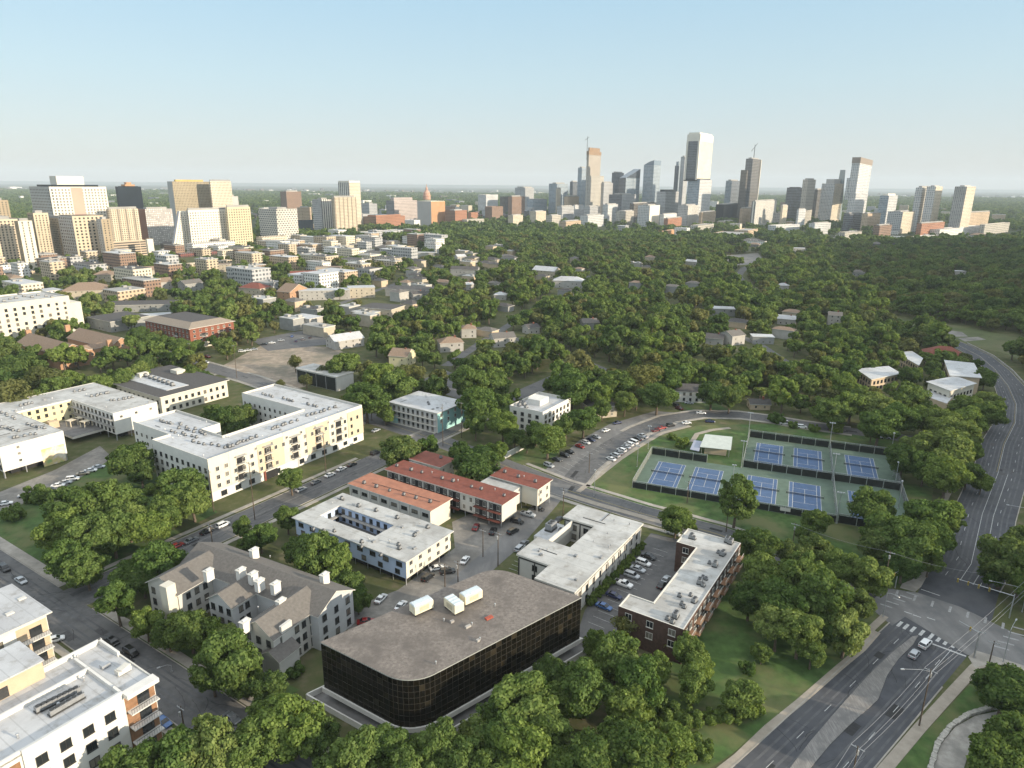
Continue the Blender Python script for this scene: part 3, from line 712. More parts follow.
# worn intersection surface, with the cross street continuing on the far side
lot('intersection', M_ASPHO, [(868, 606), (884, 588), (918, 593), (960, 607), (995, 624), (1060, 655), (1060, 690), (1000, 665), (967, 655), (930, 632), (905, 617), (892, 626)], .085, label='pale worn intersection surface with the avenue', cat='road')
def ribbon(mb, pts, w, z, px=True, m=0):
    P = [G(*p) for p in pts] if px else pts
    strip(mb, side(P, -w/2), side(P, w/2), z, m)
def dashes(mb, P, w, z, on, gap, m=0):
    for x, y, a in along(P, on+gap):
        ca, sa = math.cos(a), math.sin(a); mb.box((x+ca*on/2, y+sa*on/2, z), (on, w, .004), a, m, 1, False)
mk = MB()
up_c = [p for p in LC[6:]]
ribbon(mk, side(up_c, -.6), .14, .062, False); dashes(mk, side(up_c, -4.4), .14, .062, 3, 9); dashes(mk, side(up_c, 4.2), .14, .062, 3, 9); ribbon(mk, side(up_c, 2.6)[:4], .13, .062, False)
ribbon(mk, side(up_c, -.6-.5)[3:], .12, .0625, False, 1)
lo_l = LL[0:5]; dashes(mk, side(lo_l, 4.2), .13, .062, 3, 9); lo_r = LR[0:5]; dashes(mk, side(lo_r, -3.8), .13, .062, 3, 9); ribbon(mk, side(LR[3:5], -3.4), .14, .063, False)
for q in [(898.8+.9, 624.2), (906.0, 626.8), (913.0, 629.5), (921.8, 633), (931, 636.5), (938.8, 639.2), (946, 642.3), (954.3, 645.2), (962, 648.6)]:
    c = G(*q); mk.box((c[0], c[1], .063), (3.0, .75, .004), RAD(41), 0, 1, False)
ribbon(mk, [(931, 643.5), (966, 656.5)], .55, .064)
for a, b in (((921, 589.5), (940, 596)),): ribbon(mk, [a, b], .3, .094)
for k in range(7):                                     # worn crossing bars on the far approach
    f = k/6; c = G(897+f*106, 593+f*33); mk.box((c[0], c[1], .094), (3.2, .6, .004), RAD(52), 2, 1, False)
for k in range(5): c = G(886+k*6.6, 606+k*-2.9); mk.box((c[0], c[1], .094), (3.0, .6, .004), RAD(-38), 2, 1, False)
for k in range(5): c = G(1001+k*5, 648-k*4.7); mk.box((c[0], c[1], .094), (3.4, .6, .004), RAD(-30), 2, 1, False)
for q in ((908, 613), (917, 616.4), (931, 619)): c = G(*q); mk.box((c[0], c[1], .094), (1.9, .35, .004), RAD(-38), 0, 1, False)
ribbon(mk, side(subB(290, 500), .1), .14, .068, False, 1); ribbon(mk, side(subB(290, 500), -.15), .1, .0685, False, 1)
ribbon(mk, side(subB(165, 282), 0), .14, .068, False, 2); ribbon(mk, side(subA(30, 140), 0), .12, .068, False, 2)
# parking bay lines in the lots
def bays(p0, p1, n, ln, ang):
    a, b = G(*p0), G(*p1)
    for k in range(n+1):
        f = k/n; x, y = a[0]+(b[0]-a[0])*f, a[1]+(b[1]-a[1])*f; mk.box((x+math.cos(ang)*ln/2, y+math.sin(ang)*ln/2, .08), (ln, .11, .004), ang, 0, 1, False)
bays((653, 548), (588, 622), 15, 4.8, RAD(-35)); bays((606, 468), (650, 436), 15, 4.6, RAD(125)); bays((556, 470), (600, 443), 9, 4.6, RAD(-50)); bays((520, 554), (506, 572), 5, 4.6, RAD(-33))
# tar sealed cracks and patches in the asphalt
def cracks(P, w, z, n, sd):
    r = random.Random(sd); A = along(P, 1.0)
    for _ in range(n):
        i = r.randrange(len(A)); x, y, a = A[i]; o = r.uniform(-w/2+.6, w/2-.6); x, y = x-math.sin(a)*o, y+math.cos(a)*o; d = a+r.choice((0, 0, math.pi/2, .5)); pts = [(x, y)]
        for _k in range(r.randrange(3, 9)): d += r.uniform(-.35, .35); x, y = x+math.cos(d)*1.1, y+math.sin(d)*1.1; pts.append((x, y))
        ribbon(mk, pts, r.uniform(.06, .14), z, False, 3)
    for _ in range(n//6):
        x, y, a = A[r.randrange(len(A))]; o = r.uniform(-w/2+1.4, w/2-1.4); mk.box((x-math.sin(a)*o, y+math.cos(a)*o, z-.003-r.random()*.002), (r.uniform(2, 7), r.uniform(.9, 2.2), .003), a, r.choice((3, 4)), 1, False)
cracks(LC[:5], 15, .0565, 70, 1); cracks(LC[6:14], 14, .0565, 60, 2); cracks(STA[:4], 10, .0565, 60, 3); cracks(STC, 11, .0705, 60, 4); cracks(STB, 9, .0635, 60, 5); cracks(STD, 8, .077, 40, 6)
for P_, offs in ((LC[:5], (-7, -5.4, -3.6, -2, 3.2, 4.8, 6.4, 7.8)), (LC[6:15], (-7, -5.5, -3.4, -1.9, 1.1, 2.6, 5.2, 6.7)), (STB[8:], (-2.6, -1.2, 1.2, 2.6)), (STA[:4], (-2.6, -1.2, 1.2, 2.6)), (STC, (-2.6, -1.2, 1.2, 2.6))):
    z_ = {id(STC): .0665, id(STA): .0515}.get(id(P_), .0515 if P_ is not STC else .0665)
    if len(P_) and P_[0] == STB[8]: z_ = .0585
    for o_ in offs: ribbon(mk, side(P_, o_), .5, z_, False, 5)
tag(link('road_markings', mk.mesh('road_markings', [M_LINE, M_LINEY, M_LINEW, mat('tar', (.035, .035, .036), .8, .2, 1), mat('asphalt_patch', (.085, .084, .086), .9, .2, 1), mat('wheel_track', (.098, .099, .104), .75, .3, .25)])), 'painted lane lines, crossing bars and bay lines on the roads', 'markings', kind='structure')
# traffic island, kerbs and paths of the avenue
def slab(name, m, pts, z, label, cat, px=True):
    P = ccw([G(*p) for p in pts] if px else pts); mb = MB(); mb.prism(P, 0, z, 0)
    return tag(link(name, mb.mesh(name, [m])), label, cat, kind='structure')
slab('traffic_island', mat('island_brick', (.215, .205, .195), .95, .3, 1.2, col2=(.165, .16, .155), scale2=.3, stretch=(3, .4, 1)), [(918, 636), (913, 645), (898, 660), (887, 676), (878, 700), (850, 725), (830, 745), (805, 775), (785, 775), (810, 742), (840, 707), (868, 676), (893, 652), (912, 637)], .2, 'long narrow paved island in the middle of the avenue', 'traffic island')
def kerb(pts, sg, z=.15, w=.3, m=M_SIDE):
    mb = MB(); a, b = pts, side(pts, sg*w)
    if sg < 0: a, b = b, a
    strip(mb, a, b, z)
    for i in range(len(a)-1):
        mb.quad((*a[i+1], 0), (*a[i], 0), (*a[i], z), (*a[i+1], z)); mb.quad((*b[i], 0), (*b[i+1], 0), (*b[i+1], z), (*b[i], z))
    tag(link('kerb', mb.mesh('kerb', [m])), 'pale concrete kerb along the avenue', 'kerb', kind='structure')
kerb(LL[0:5], -1); kerb(LL[6:], -1); kerb(LR[0:4], 1); kerb(LR[6:], 1)
def path(pts, w, z, label, m=M_PATH, px=True, name='path'):
    P = [G(*p) for p in pts] if px else pts; mb = MB(); a, b = side(P, -w/2), side(P, w/2); strip(mb, a, b, z)
    for i in range(len(P)-1):
        mb.quad((*a[i+1], 0), (*a[i], 0), (*a[i], z), (*a[i+1], z)); mb.quad((*b[i], 0), (*b[i+1], 0), (*b[i+1], z), (*b[i], z))
    tag(link(name, mb.mesh(name, [m])), label, 'path', kind='structure'); ROADS.append((P, w/2+1.0))
path([(877, 632), (862, 649), (840, 667), (800, 702), (768, 728), (738, 757), (715, 775)], 1.7, .10, 'concrete footpath below the grass slope along the avenue')
path([(990, 657), (975, 668), (950, 695), (920, 728), (880, 775)], 2.3, .12, 'concrete footpath on the creek side of the avenue')
path([(885, 616), (872, 628), (868, 634)], 1.8, .11, 'short concrete ramp by the crossing')
path([(578, 492), (620, 459), (640, 446), (662, 433), (690, 426)], 2.0, .11, 'concrete path along the lawn to the tennis courts')
path([(692, 442), (697, 434), (712, 430), (730, 428)], 2.2, .10, 'curved path to the tennis shelter')
path([(565, 494), (600, 505), (660, 522), (718, 540)], 2.6, .115, 'bare worn path along the lawn edge')
path([(972, 448), (960, 470), (945, 500), (940, 520)], 1.8, .10, 'footpath beneath the oaks beside the avenue')
slab('pavement', M_SIDE, [(900, 588), (915, 592), (921, 587), (929, 573), (933, 563), (925, 567), (912, 580), (902, 584)], .13, 'concrete corner apron at the crossing by the oaks', 'pavement')
slab('pavement', M_SIDE, [(968, 657), (976, 651), (990, 655), (1030, 668), (1030, 674), (990, 664), (975, 668)], .13, 'concrete corner at the crossing by the terrace lawn', 'pavement')
# limestone terrace, bottom right
slab('terrace', mat('limestone', (.34, .32, .29), .95, .22, .6, col2=(.24, .23, .21), scale2=.2), [(932, 770), (941, 745), (955, 728), (975, 717), (1000, 712), (1030, 712), (1030, 722), (1005, 722), (985, 731), (970, 748), (962, 775)], .35, 'curved limestone terrace under the trees', 'terrace')
_P = [G(*p) for p in [(930, 770), (937, 746), (950, 728), (968, 716), (990, 709), (1015, 708)]]
_w = thing('retaining_wall', 'low rough limestone retaining wall curving around the terrace', 'wall', (*_P[2], 0))
_mb = MB()
for _x, _y, _a in along(_P, .85):
    _mb.box((_x, _y, .35+random.uniform(-.06, .1)), (.8+random.uniform(-.1, .1), .9+random.uniform(-.15, .2), .9), _a+random.uniform(-.15, .15), 0)
link('stonework', _mb.mesh('stonework', [mat('rough_limestone', (.40, .38, .34), .95, .3, 1.5)], (*_P[2], 0)), _w)
# ------------------------------------------------------------------ tennis courts
CE = RAD(-22.2); CX = (math.cos(CE), math.sin(CE)); CY = (-math.sin(CE), math.cos(CE)); CO = (61.9, 250.2)
def T(x, y, z=None):
    p = (CO[0]+CX[0]*x+CY[0]*y, CO[1]+CX[1]*x+CY[1]*y)
    return p if z is None else (*p, z)
sheet('court_surround', M_COURTG, [T(-10, -18), T(84, -18), T(84, 57), T(27, 57), T(27, 18.5), T(-10, 18.5)], .035, False, 'grey green hard court surround', 'court')
_mb = MB(); _lm = MB()
COURTS = [(0, 0), (14.9, 0), (35.2, 0), (50.5, 0), (71, 0), (36.3, 39), (51.7, 39), (71.8, 39)]
NETM = bpy.data.materials.new('net_mesh'); NETM.use_nodes = True; _nt = NETM.node_tree; _b = _nt.nodes['Principled BSDF']; _b.inputs['Base Color'].default_value = (.02, .02, .025, 1); _b.inputs['Alpha'].default_value = .32
LINKM = bpy.data.materials.new('chain_link'); LINKM.use_nodes = True; _b = LINKM.node_tree.nodes['Principled BSDF']; _b.inputs['Base Color'].default_value = (.30, .31, .30, 1); _b.inputs['Alpha'].default_value = .38; _b.inputs['Roughness'].default_value = .6
M_SCREEN = mat('windscreen_fabric', (.020, .024, .022), .9, .25, .8)
_net = MB(); _net.box((0, 0, .5), (12.8, .02, .86), 0, 0); _net.box((0, 0, .95), (12.8, .06, .09), 0, 1); _net.box((0, 0, .5), (.06, .05, .9), 0, 1)
ME_NET = _net.mesh('net', [NETM, M_LINE]); _p = MB(); _p.tube((0, 0, 0), (0, 0, 1.1), .06, .06, 6); ME_POST = _p.mesh('post', [M_DMETAL])
for _i, (cx, cy) in enumerate(COURTS):
    _q = MB(); _q.cap([ccw([T(cx-5.6, cy-12), T(cx+5.6, cy-12), T(cx+5.6, cy+12), T(cx-5.6, cy+12)])], .048)
    def _line(x0, y0, x1, y1):
        a, b = T(cx+x0, cy+y0), T(cx+x1, cy+y1); ribbon(_q, [a, b], .16, .058 if x0 == x1 else .062, False, 1)
    for x in (-5.48, -4.11, 4.11, 5.48): _line(x, -11.88, x, 11.88)
    for y in (-11.88, 11.88): _line(-5.55, y, 5.55, y)
    for y in (-6.4, 6.4): _line(-4.11, y, 4.11, y)
    _line(0, -6.4, 0, 6.4)
    tag(link('tennis_court', _q.mesh('tennis_court', [M_COURTB, M_LINE])), 'blue tennis court with white lines', 'tennis court', kind='structure')
    n = thing('tennis_net', ['net of the near row court at the far left corner', 'net of the second near row court from the left', 'net of the near row court behind the tall tree', 'net of the near row court left of the light pole', 'net of the near row court by the oaks', 'net of the back row court nearest the shelter', 'net of the middle court in the back row', 'net of the back row court nearest the avenue'][_i], 'tennis net', T(cx, cy, .04), CE, 'tennis nets')
    link('net', ME_NET, n)
    for sx in (-6.4, 6.4): link('post', ME_POST, n, (sx, 0, 0))
LOTS.append(ccw([T(-12, -20), T(86, -20), T(86, 59), T(-12, 59)]))
_fp = MB(); _fp.tube((0, 0, 0), (0, 0, 3.7), .07, .07, 6); ME_FPOST = _fp.mesh('post', [M_METAL])
def fence(label, a, b, h=3.6, screen=True, step=5.5, group='fences of the tennis courts', lo=.1, mats=None):
    L = math.hypot(b[0]-a[0], b[1]-a[1]); ang = math.atan2(b[1]-a[1], b[0]-a[0]); f = thing('tennis_fence', label, 'fence', (*a, 0), ang, group); n = max(1, round(L/step))
    for k in range(n+1): link('post', ME_FPOST, f, (L*k/n, 0, 0), scale=(1, 1, h/3.6))
    mb = MB(); mb.box((L/2, .03, h/2), (L, .02, h-.1)); link('chain_link', mb.mesh('chain_link', [LINKM]), f)
    if screen:
        for k in range(n):
            mb = MB(); mb.box((L*(k+.5)/n, -.07, lo+(h*.78-lo)/2+.1), (L/n-.35, .04, h*.78-lo)); link('windscreen', mb.mesh('windscreen', [M_SCREEN]), f)
    mb = MB(); mb.tube((0, 0, h), (L, 0, h), .05, .05, 5); link('top_rail', mb.mesh('top_rail', [M_METAL]), f)
fence('long chain link fence with low dark screens on the lawn side of the front courts', T(-10, -18), T(60.3, -18), 3.0)
fence('chain link fence at the pale left end of the courts', T(-10, -17.8), T(-10, 18), 3.4, False)
fence('dark screened fence behind the two left courts', T(-9.8, 18.4), T(13, 18.4), 3.6)
fence('dark screened fence between the front and back rows', T(27.2, 19.6), T(60.2, 19.6), 3.6)
fence('dark screened fence between the two rightmost courts', T(60.8, 19.6), T(83.8, 19.6), 3.6)
fence('chain link fence running up the middle from the tall light pole', T(60.5, -18), T(60.5, 57), 3.6, False)
fence('chain link side fence facing the avenue', T(84, -17.8), T(84, 57), 3.6, True, 6)
fence('chain link side fence beside the shelter', T(27, 19.8), T(27, 57), 3.6, False)
fence('dark screened back fence facing the curving street', T(27.2, 57.1), T(60.2, 57.1), 3.6)
fence('short dark screened back fence beyond the light pole', T(60.8, 57.1), T(83.8, 57.1), 3.6)
fence('dark screened front fence under the oaks', T(60.8, -18), T(83.8, -18), 3.6)
# white court banners hung on the front fence
for _x, _l in ((44, 'white blank banner on the court fence, left one of the pair'), (53, 'white blank banner on the court fence, right one of the pair')):
    o = link('banner', (lambda b: (b.box((0, 0, 0), (3.4, .05, 1.3)), b)[1])(MB()).mesh('banner', [M_WHITE]), None, T(_x, -18.16, 1.75), CE); tag(o, _l, 'banner', 'banners on the court fence')
# shelter
B = group_bld('tennis_shelter', 'open sided tennis shelter with pale green metal roof', 'shelter', G(712, 462))
_a = [G(*p, 3.6) for p in ((701, 446.5), (706, 434.5), (731.5, 437), (730, 449.5))]
_mb = MB(); _mb.prism(ccw(offset(_a, .4)), 3.4, 3.62, 0, None, True); B.part('roof', _mb, [mat('pale_green_roof', (.50, .53, .48), .6, .08, .5)])
_mb = MB(); _a2 = [G(*p, 3.0) for p in ((690, 449), (694, 440), (702, 441), (699, 451))]; _mb.prism(ccw(_a2), 2.7, 2.95, 0, None, True); B.part('porch_roof', _mb, [mat('blue_grey_roof', (.33, .35, .42), .7, .1, .5)])
for p in offset(_a, -.3): B.place('post', ME_FPOST, *p, 0, 0, (1.6, 1.6, .93))
_mb = MB(); _mb.prism(ccw(offset(_a, -1.4)), 0, 2.6, 0); B.part('block_wall', _mb, [M_TAN])
FOOT.append((_a, 2)); keepbox(685, 430, 737, 462, 265)
# ------------------------------------------------------------------ poles, lamps, signals, wires
def hpx(base, top):
    x, y = G(*base); lo, hi = 0, 60
    for _ in range(40):
        m = (lo+hi)/2
        if PR((x, y, m))[1] > top[1]: lo = m
        else: hi = m
    return x, y, (lo+hi)/2
TOPS = {}
def upole(base, top, label, arm=TA+math.pi/2, trans=True, key=None, r=.17):
    x, y, h = hpx(base, top); o = thing('utility_pole', label, 'utility pole', (x, y, 0), arm, 'wooden utility poles')
    mb = MB(); mb.tube((0, 0, 0), (0, 0, h), r, r*.65, 7); link('pole', mb.mesh('pole', [M_WOOD]), o)
    mb = MB(); mb.box((0, .12, h-.5), (2.4, .12, .14))
    for k in (-1.1, -.4, .4, 1.1): mb.tube((k, .12, h-.43), (k, .12, h-.18), .06, .05, 5)
    link('cross_arm', mb.mesh('cross_arm', [M_METAL]), o)
    if trans: mb = MB(); mb.tube((0, .42, h-2.2), (0, .42, h-1.2), .26, .26, 9); mb.tube((0, .42, h-1.2), (0, .42, h-1.1), .26, .1, 9); link('transformer', mb.mesh('transformer', [M_METAL]), o)
    TOPS[key or label] = [(x+math.cos(arm)*k-math.sin(arm)*.12, y+math.sin(arm)*k+math.cos(arm)*.12, h-.2) for k in (-1.1, .4, 1.1)]; return x, y, h
def lpole(base, top, label, heads=2, ang=0, name='light_pole', r=.11, panel=0):
    x, y, h = hpx(base, top); o = thing(name, label, 'light pole', (x, y, 0), ang, 'floodlight poles of the courts')
    mb = MB(); mb.tube((0, 0, 0), (0, 0, h), r, r*.7, 8); mb.tube((0, 0, 0), (0, 0, .3), r*2, r*2, 8); link('pole', mb.mesh('pole', [M_METAL]), o)
    mb = MB(); mb.box((0, 0, h-.1), (.5+.9*(heads-1), .1, .1)); link('cross_arm', mb.mesh('cross_arm', [M_METAL]), o)
    for k in range(heads):
        mb = MB(); xx = (k-(heads-1)/2)*.9; mb.box((xx, .15, h-.05), (.75, .6, .3), 0, 0, .8); hd = link('lamp_head', mb.mesh('lamp_head', [M_METAL]), o); mb = MB(); mb.box((xx, .15, h-.215), (.6, .5, .03)); link('lens', mb.mesh('lens', [M_LAMP]), hd)
def slamp(base, top, label, tip=None, tipz=None, ang=0, reach=2.5):
    x, y, h = hpx(base, top)
    if tip: tx, ty = G(*tip, h); ang = math.atan2(ty-y, tx-x); reach = math.hypot(tx-x, ty-y)
    o = thing('street_lamp', label, 'street lamp', (x, y, 0), ang, 'street lamps')
    mb = MB(); mb.tube((0, 0, 0), (0, 0, h-.6), .12, .08, 8); mb.tube((0, 0, 0), (0, 0, .35), .2, .2, 8); link('pole', mb.mesh('pole', [M_METAL]), o)
    mb = MB(); mb.tube((0, 0, h-.65), (reach*.35, 0, h-.15), .06, .05, 6); mb.tube((reach*.35, 0, h-.15), (reach, 0, h), .05, .045, 6); link('arm', mb.mesh('arm', [M_METAL]), o)
    mb = MB(); mb.box((reach+.3, 0, h), (.8, .34, .18), 0, 0, .8); hd = link('lamp_head', mb.mesh('lamp_head', [M_METAL]), o); mb = MB(); mb.box((reach+.3, 0, h-.1), (.6, .25, .03)); link('lens', mb.mesh('lens', [M_LAMP]), hd)
upole((372, 421), (372, 387), 'tall utility pole in front of the trees by the black fronted shed')
upole((443, 446), (443, 404), 'utility pole at the front corner of the teal building')
upole((461.5, 438), (461.5, 402), 'utility pole at the teal end wall of the teal building', trans=False)
upole((326, 472), (326, 432), 'utility pole on the verge before the cream apartments')
upole((255, 520), (255, 462), 'utility pole by the red gateway of the cream apartments', trans=False)
upole((214, 512), (212, 470), 'utility pole at the left end of the cream apartments', trans=False)
upole((213, 548), (211, 524), 'utility pole with a pale box beside the townhouses')
upole((483, 557), (483, 529), 'dark utility pole standing at the edge of the gravel yard', trans=False)
upole((498, 566), (498, 532), 'utility pole with pale transformer beside the alley')
upole((445, 587), (445, 564), 'bare dark pole behind the glass office building', trans=False)
upole((458, 582), (458, 561), 'short pole with yellow box behind the glass office building')
upole((563, 516), (563, 488), 'utility pole at the corner of the grey roofed offices')
upole((589, 473), (589, 452), 'thin dark pole between the parking bays', trans=False)
upole((726, 532), (726, 503), 'utility pole with cross arms beside the tall tree on the lawn')
upole((687, 503), (687, 481), 'short pole on the lawn in front of the courts', trans=False)
upole((792, 549), (793, 523), 'utility pole above the treetops below the courts', key='p1')
upole((883, 592), (887, 551), 'utility pole behind the traffic signals beside the oaks', key='p2')
upole((184, 728), (184, 706), 'pole with two pale boxes by the street behind the white apartments')
upole((237, 378), (237, 345), 'utility pole beside the red brick block', trans=False)
upole((191, 362), (188, 343), 'pole on the corner by the hip roofed brick block', trans=False)
upole((919, 726), (930, 669), 'tall utility pole carrying the wires over the avenue', RAD(-45), key='q1')
upole((848, 800), (844, 746), 'utility pole with transformer at the bottom edge by the avenue', RAD(-45), key='q0')
upole((989, 664), (990, 641), 'stubby brown pole at the terrace lawn corner', trans=False, key='s')
upole((974, 657), (978, 630), 'dark signal cabinet pole at the avenue corner', trans=False, key='s2')
for _x, _y, _l in ((60.5, -18.6, 'court light pole on the middle fence, nearest the lawn'), (60.5, 18.8, 'court light pole on the middle fence, at the crossing of the screens'), (60.5, 57.6, 'court light pole on the middle fence, nearest the curving street'), (26.6, 18.9, 'court light pole at the front corner by the shelter'), (26.6, 57.6, 'court light pole at the back corner by the shelter')):
    _p = T(_x, _y, 0); _h = PR((_p[0], _p[1], 11.5)); lpole(PR(_p), (PR(_p)[0], _h[1]), _l, 3, CE, r=.14)
lpole((732, 487), (732, 465), 'court light pole between the front courts', 2, CE)
lpole((648, 449), (648, 426), 'double headed light pole at the parking bays', 2, CE)
lpole((637, 467), (637, 446), 'court light pole outside the left corner of the courts', 2, CE)
lpole((893, 476), (893, 447), 'farthest of the three court lights along the avenue side fence', 1, CE+1.5)
lpole((894, 489), (896, 462), 'middle of the three court lights along the avenue side fence', 1, CE+1.5)
lpole((898, 508), (900, 481), 'nearest of the three court lights along the avenue side fence', 1, CE+1.5)
lpole((889, 464), (889, 433), 'slim light pole at the back corner of the courts', 1, CE)
lpole((594, 496), (594, 470), 'light pole at the corner of the cross street and the parking bays', 1, CE)
slamp((919.5, 724), (905, 669), 'street lamp arm reaching over the avenue from the wire pole', (904, 669))
slamp((883, 617), (887, 591), 'white street lamp mast at the near left corner of the crossing', (897, 596))
slamp((1022, 612), (1018, 588), 'street lamp reaching over the avenue beside the dark bushy trees', (992, 581))
slamp((1045, 540), (1040, 512), 'street lamp reaching in from the right edge over the avenue', (1009, 505))
slamp((172, 672), (150, 663), 'street lamp reaching over the street by the black cars', (160, 667))
slamp((1003, 662), (1009, 627), 'white slanting mast at the terrace corner of the crossing', (1016, 620))
def signal(base, top, tip, label, n=4):
    x, y, h = hpx(base, top); tx, ty = G(*tip, h); ang = math.atan2(ty-y, tx-x); L = math.hypot(tx-x, ty-y)
    o = thing('traffic_signal', label, 'traffic signal', (x, y, 0), ang, 'traffic signals of the crossing')
    mb = MB(); mb.tube((0, 0, 0), (0, 0, h+.5), .16, .12, 8); link('pole', mb.mesh('pole', [M_METAL]), o)
    mb = MB(); mb.tube((0, 0, h), (L, 0, h+.1), .12, .06, 7); link('arm', mb.mesh('arm', [M_METAL]), o)
    for k in range(n):
        t = L*(.42+.56*k/max(1, n-1)); mb = MB(); mb.box((t, .12, h-.25), (.38, .25, 1.1), 0, 0)
        for j in (-.33, 0, .33): mb.tube((t, .24, h-.25+j), (t, .34, h-.25+j), .11, .11, 7, 1)
        link('signal_head', mb.mesh('signal_head', [mat('signal_yellow', (.45, .33, .06), .5, .05, 2), M_DARK]), o)
signal((1009, 618), (1012, 596), (957, 579), 'traffic signal arm spanning the far side of the avenue', 4)
signal((895, 588), (897, 571), (889, 578), 'small traffic signal post on the corner apron beside the oaks', 1)
signal((974, 658), (976, 633), (959, 621), 'traffic signal arm over the near right crossing', 1)
def wire(a, b, sag, label, r=.028):
    a, b = np.array(a), np.array(b); n = 14; mb = MB(); P = []
    for k in range(n+1):
        f = k/n; p = a+(b-a)*f; p[2] -= sag*4*f*(1-f); P.append(p)
    for p, q in zip(P[:-1], P[1:]): mb.tube(p, q, r, r, 4, 0, False)
    return tag(link('power_line', mb.mesh('power_line', [M_WIRE])), label, 'wire', 'power lines')
_q1 = TOPS['q1']; _q0 = TOPS['q0']; _dir = np.array([G(1040, 577, 9.)[i]-_q1[1][i] for i in (0, 1)])
for k, nm in enumerate(('upper', 'middle', 'lower')):
    wire(_q0[k], _q1[k], .9, f'{nm} power line between the two avenue poles')
    far = (_q1[k][0]+_dir[0]*1.25, _q1[k][1]+_dir[1]*1.25, 9.6); wire(_q1[k], far, 1.2, f'{nm} power line from the tall avenue pole over the crossing')
    back = (_q0[k][0]-30, _q0[k][1]-29, 10); wire(_q0[k], back, .6, f'{nm} power line leaving the bottom edge from the transformer pole')
wire(TOPS['p1'][1], TOPS['p2'][1], 1.0, 'power line strung above the trees below the courts'); wire(TOPS['p2'][1], (_q1[1][0]+40, _q1[1][1]+45, 9.5), .8, 'power line crossing the avenue from the oaks')
# stretch of guard rail along the creek side of the curve
_P = LR[11:17]; o = thing('guard_rail', 'pale guard rail on the outside of the avenue bend', 'guard rail', (*_P[0], 0)); _mb = MB(); _Q = side(_P, 1.2)
for (x0, y0), (x1, y1) in zip(_Q[:-1], _Q[1:]):
    L = math.hypot(x1-x0, y1-y0); _mb.box(((x0+x1)/2, (y0+y1)/2, .55), (L, .3, 1.0), math.atan2(y1-y0, x1-x0))
link('rail', _mb.mesh('rail', [M_CONC], (*_P[0], 0)), o)
# ------------------------------------------------------------------ near buildings
def GP(pts, h, do_snap=True):
    p = [G(*q, h) for q in pts]; return snap(p) if do_snap else p
def lerp(a, b, f): return (a[0]+(b[0]-a[0])*f, a[1]+(b[1]-a[1])*f)
# dark glass office
h = 14.5; L_ = G(321, 643, h); R_ = G(581, 598, h); u1 = (math.cos(RAD(-32)), math.sin(RAD(-32))); u2 = (math.cos(RAD(40)), math.sin(RAD(40)))
_d = np.array(R_)-np.array(L_); _s = np.linalg.solve(np.array([[u1[0], u2[0]], [u1[1], u2[1]]]), _d)
F_ = (L_[0]+u1[0]*_s[0], L_[1]+u1[1]*_s[0]); B_ = (L_[0]+u2[0]*_s[1], L_[1]+u2[1]*_s[1])
def fillet(a, b, c, r, n=9):
    a, b, c = map(np.array, (a, b, c)); d1 = (a-b)/np.linalg.norm(a-b); d2 = (c-b)/np.linalg.norm(c-b); th = math.acos(d1@d2); t = r/math.tan(th/2)
    p, q = b+d1*t, b+d2*t; o = b+(d1+d2)/np.linalg.norm(d1+d2)*r/math.sin(th/2); out = []
    a0 = math.atan2(*(p-o)[::-1]); a1 = math.atan2(*(q-o)[::-1]); da = (a1-a0+math.pi) % (2*math.pi)-math.pi
    return [tuple(o+r*np.array([math.cos(a0+da*k/n), math.sin(a0+da*k/n)])) for k in range(n+1)]
gp = [L_]+fillet(L_, F_, R_, 8)+[R_]+fillet(R_, B_, L_, 7); gp = ccw(gp)
B = Bld('office_building', 'black glass office building with rounded corners and grey gravel roof', 'office building', gp, h, None, None)
g_in = offset(gp, -.0); mull = MB(); glz = MB(); zs = [3.0, 4.4, 5.8, 7.3, 8.75, 10.2, 11.65, 13.1, 14.5]
n = len(gp); per = []
for i in range(n):
    p, q = gp[i], gp[(i+1) % n]; L = math.hypot(q[0]-p[0], q[1]-p[1]); k = max(1, round(L/1.45))
    for j in range(k): per.append((lerp(p, q, j/k), lerp(p, q, (j+1)/k)))
for p, q in per:
    d = (q[0]-p[0], q[1]-p[1]); L = math.hypot(*d); nx, ny = d[1]/L, -d[0]/L; a = math.atan2(d[1], d[0])
    for z0, z1 in zip(zs[:-1], zs[1:]):
        t = [random.gauss(0, .012) for _ in range(4)]
        glz.quad((p[0]+nx*t[0], p[1]+ny*t[0], z0), (q[0]+nx*t[1], q[1]+ny*t[1], z0), (q[0]+nx*t[2], q[1]+ny*t[2], z1), (p[0]+nx*t[3], p[1]+ny*t[3], z1))
    mull.box((p[0]+nx*.03, p[1]+ny*.03, 8.75), (.06, .06, 11.5), a)
    for z in zs[1:-1:1]: mull.box(((p[0]+q[0])/2+nx*.05, (p[1]+q[1])/2+ny*.05, z), (L, .05, .05), a)
m_, nt_, b_ = newmat('bronze_glass'); g_ = nd(nt_, 'ShaderNodeNewGeometry'); nt_.links.new(ramp(nt_, g_.outputs['Random Per Island'], [(0, (.004, .004, .003)), (.88, (.008, .007, .005)), (.92, (.02, .017, .011)), (1, (.034, .028, .018))]), b_.inputs['Base Color']); b_.inputs['Roughness'].default_value = .07; b_.inputs['Specular IOR Level'].default_value = .22; b_.inputs['Specular Tint'].default_value = (1, .86, .6, 1)
B.part('glazing', glz, [m_]); B.part('mullion_grid', mull, [mat('bronze_metal', (.052, .047, .036), .6, .1, 1, .2)])
mb = MB(); mb.prism(offset(gp, .12), 14.5, 14.72, 0, 1, True); B.part('roof', mb, [mat('grey_coping', (.33, .34, .32), .7, .1, 1), M_TARP])
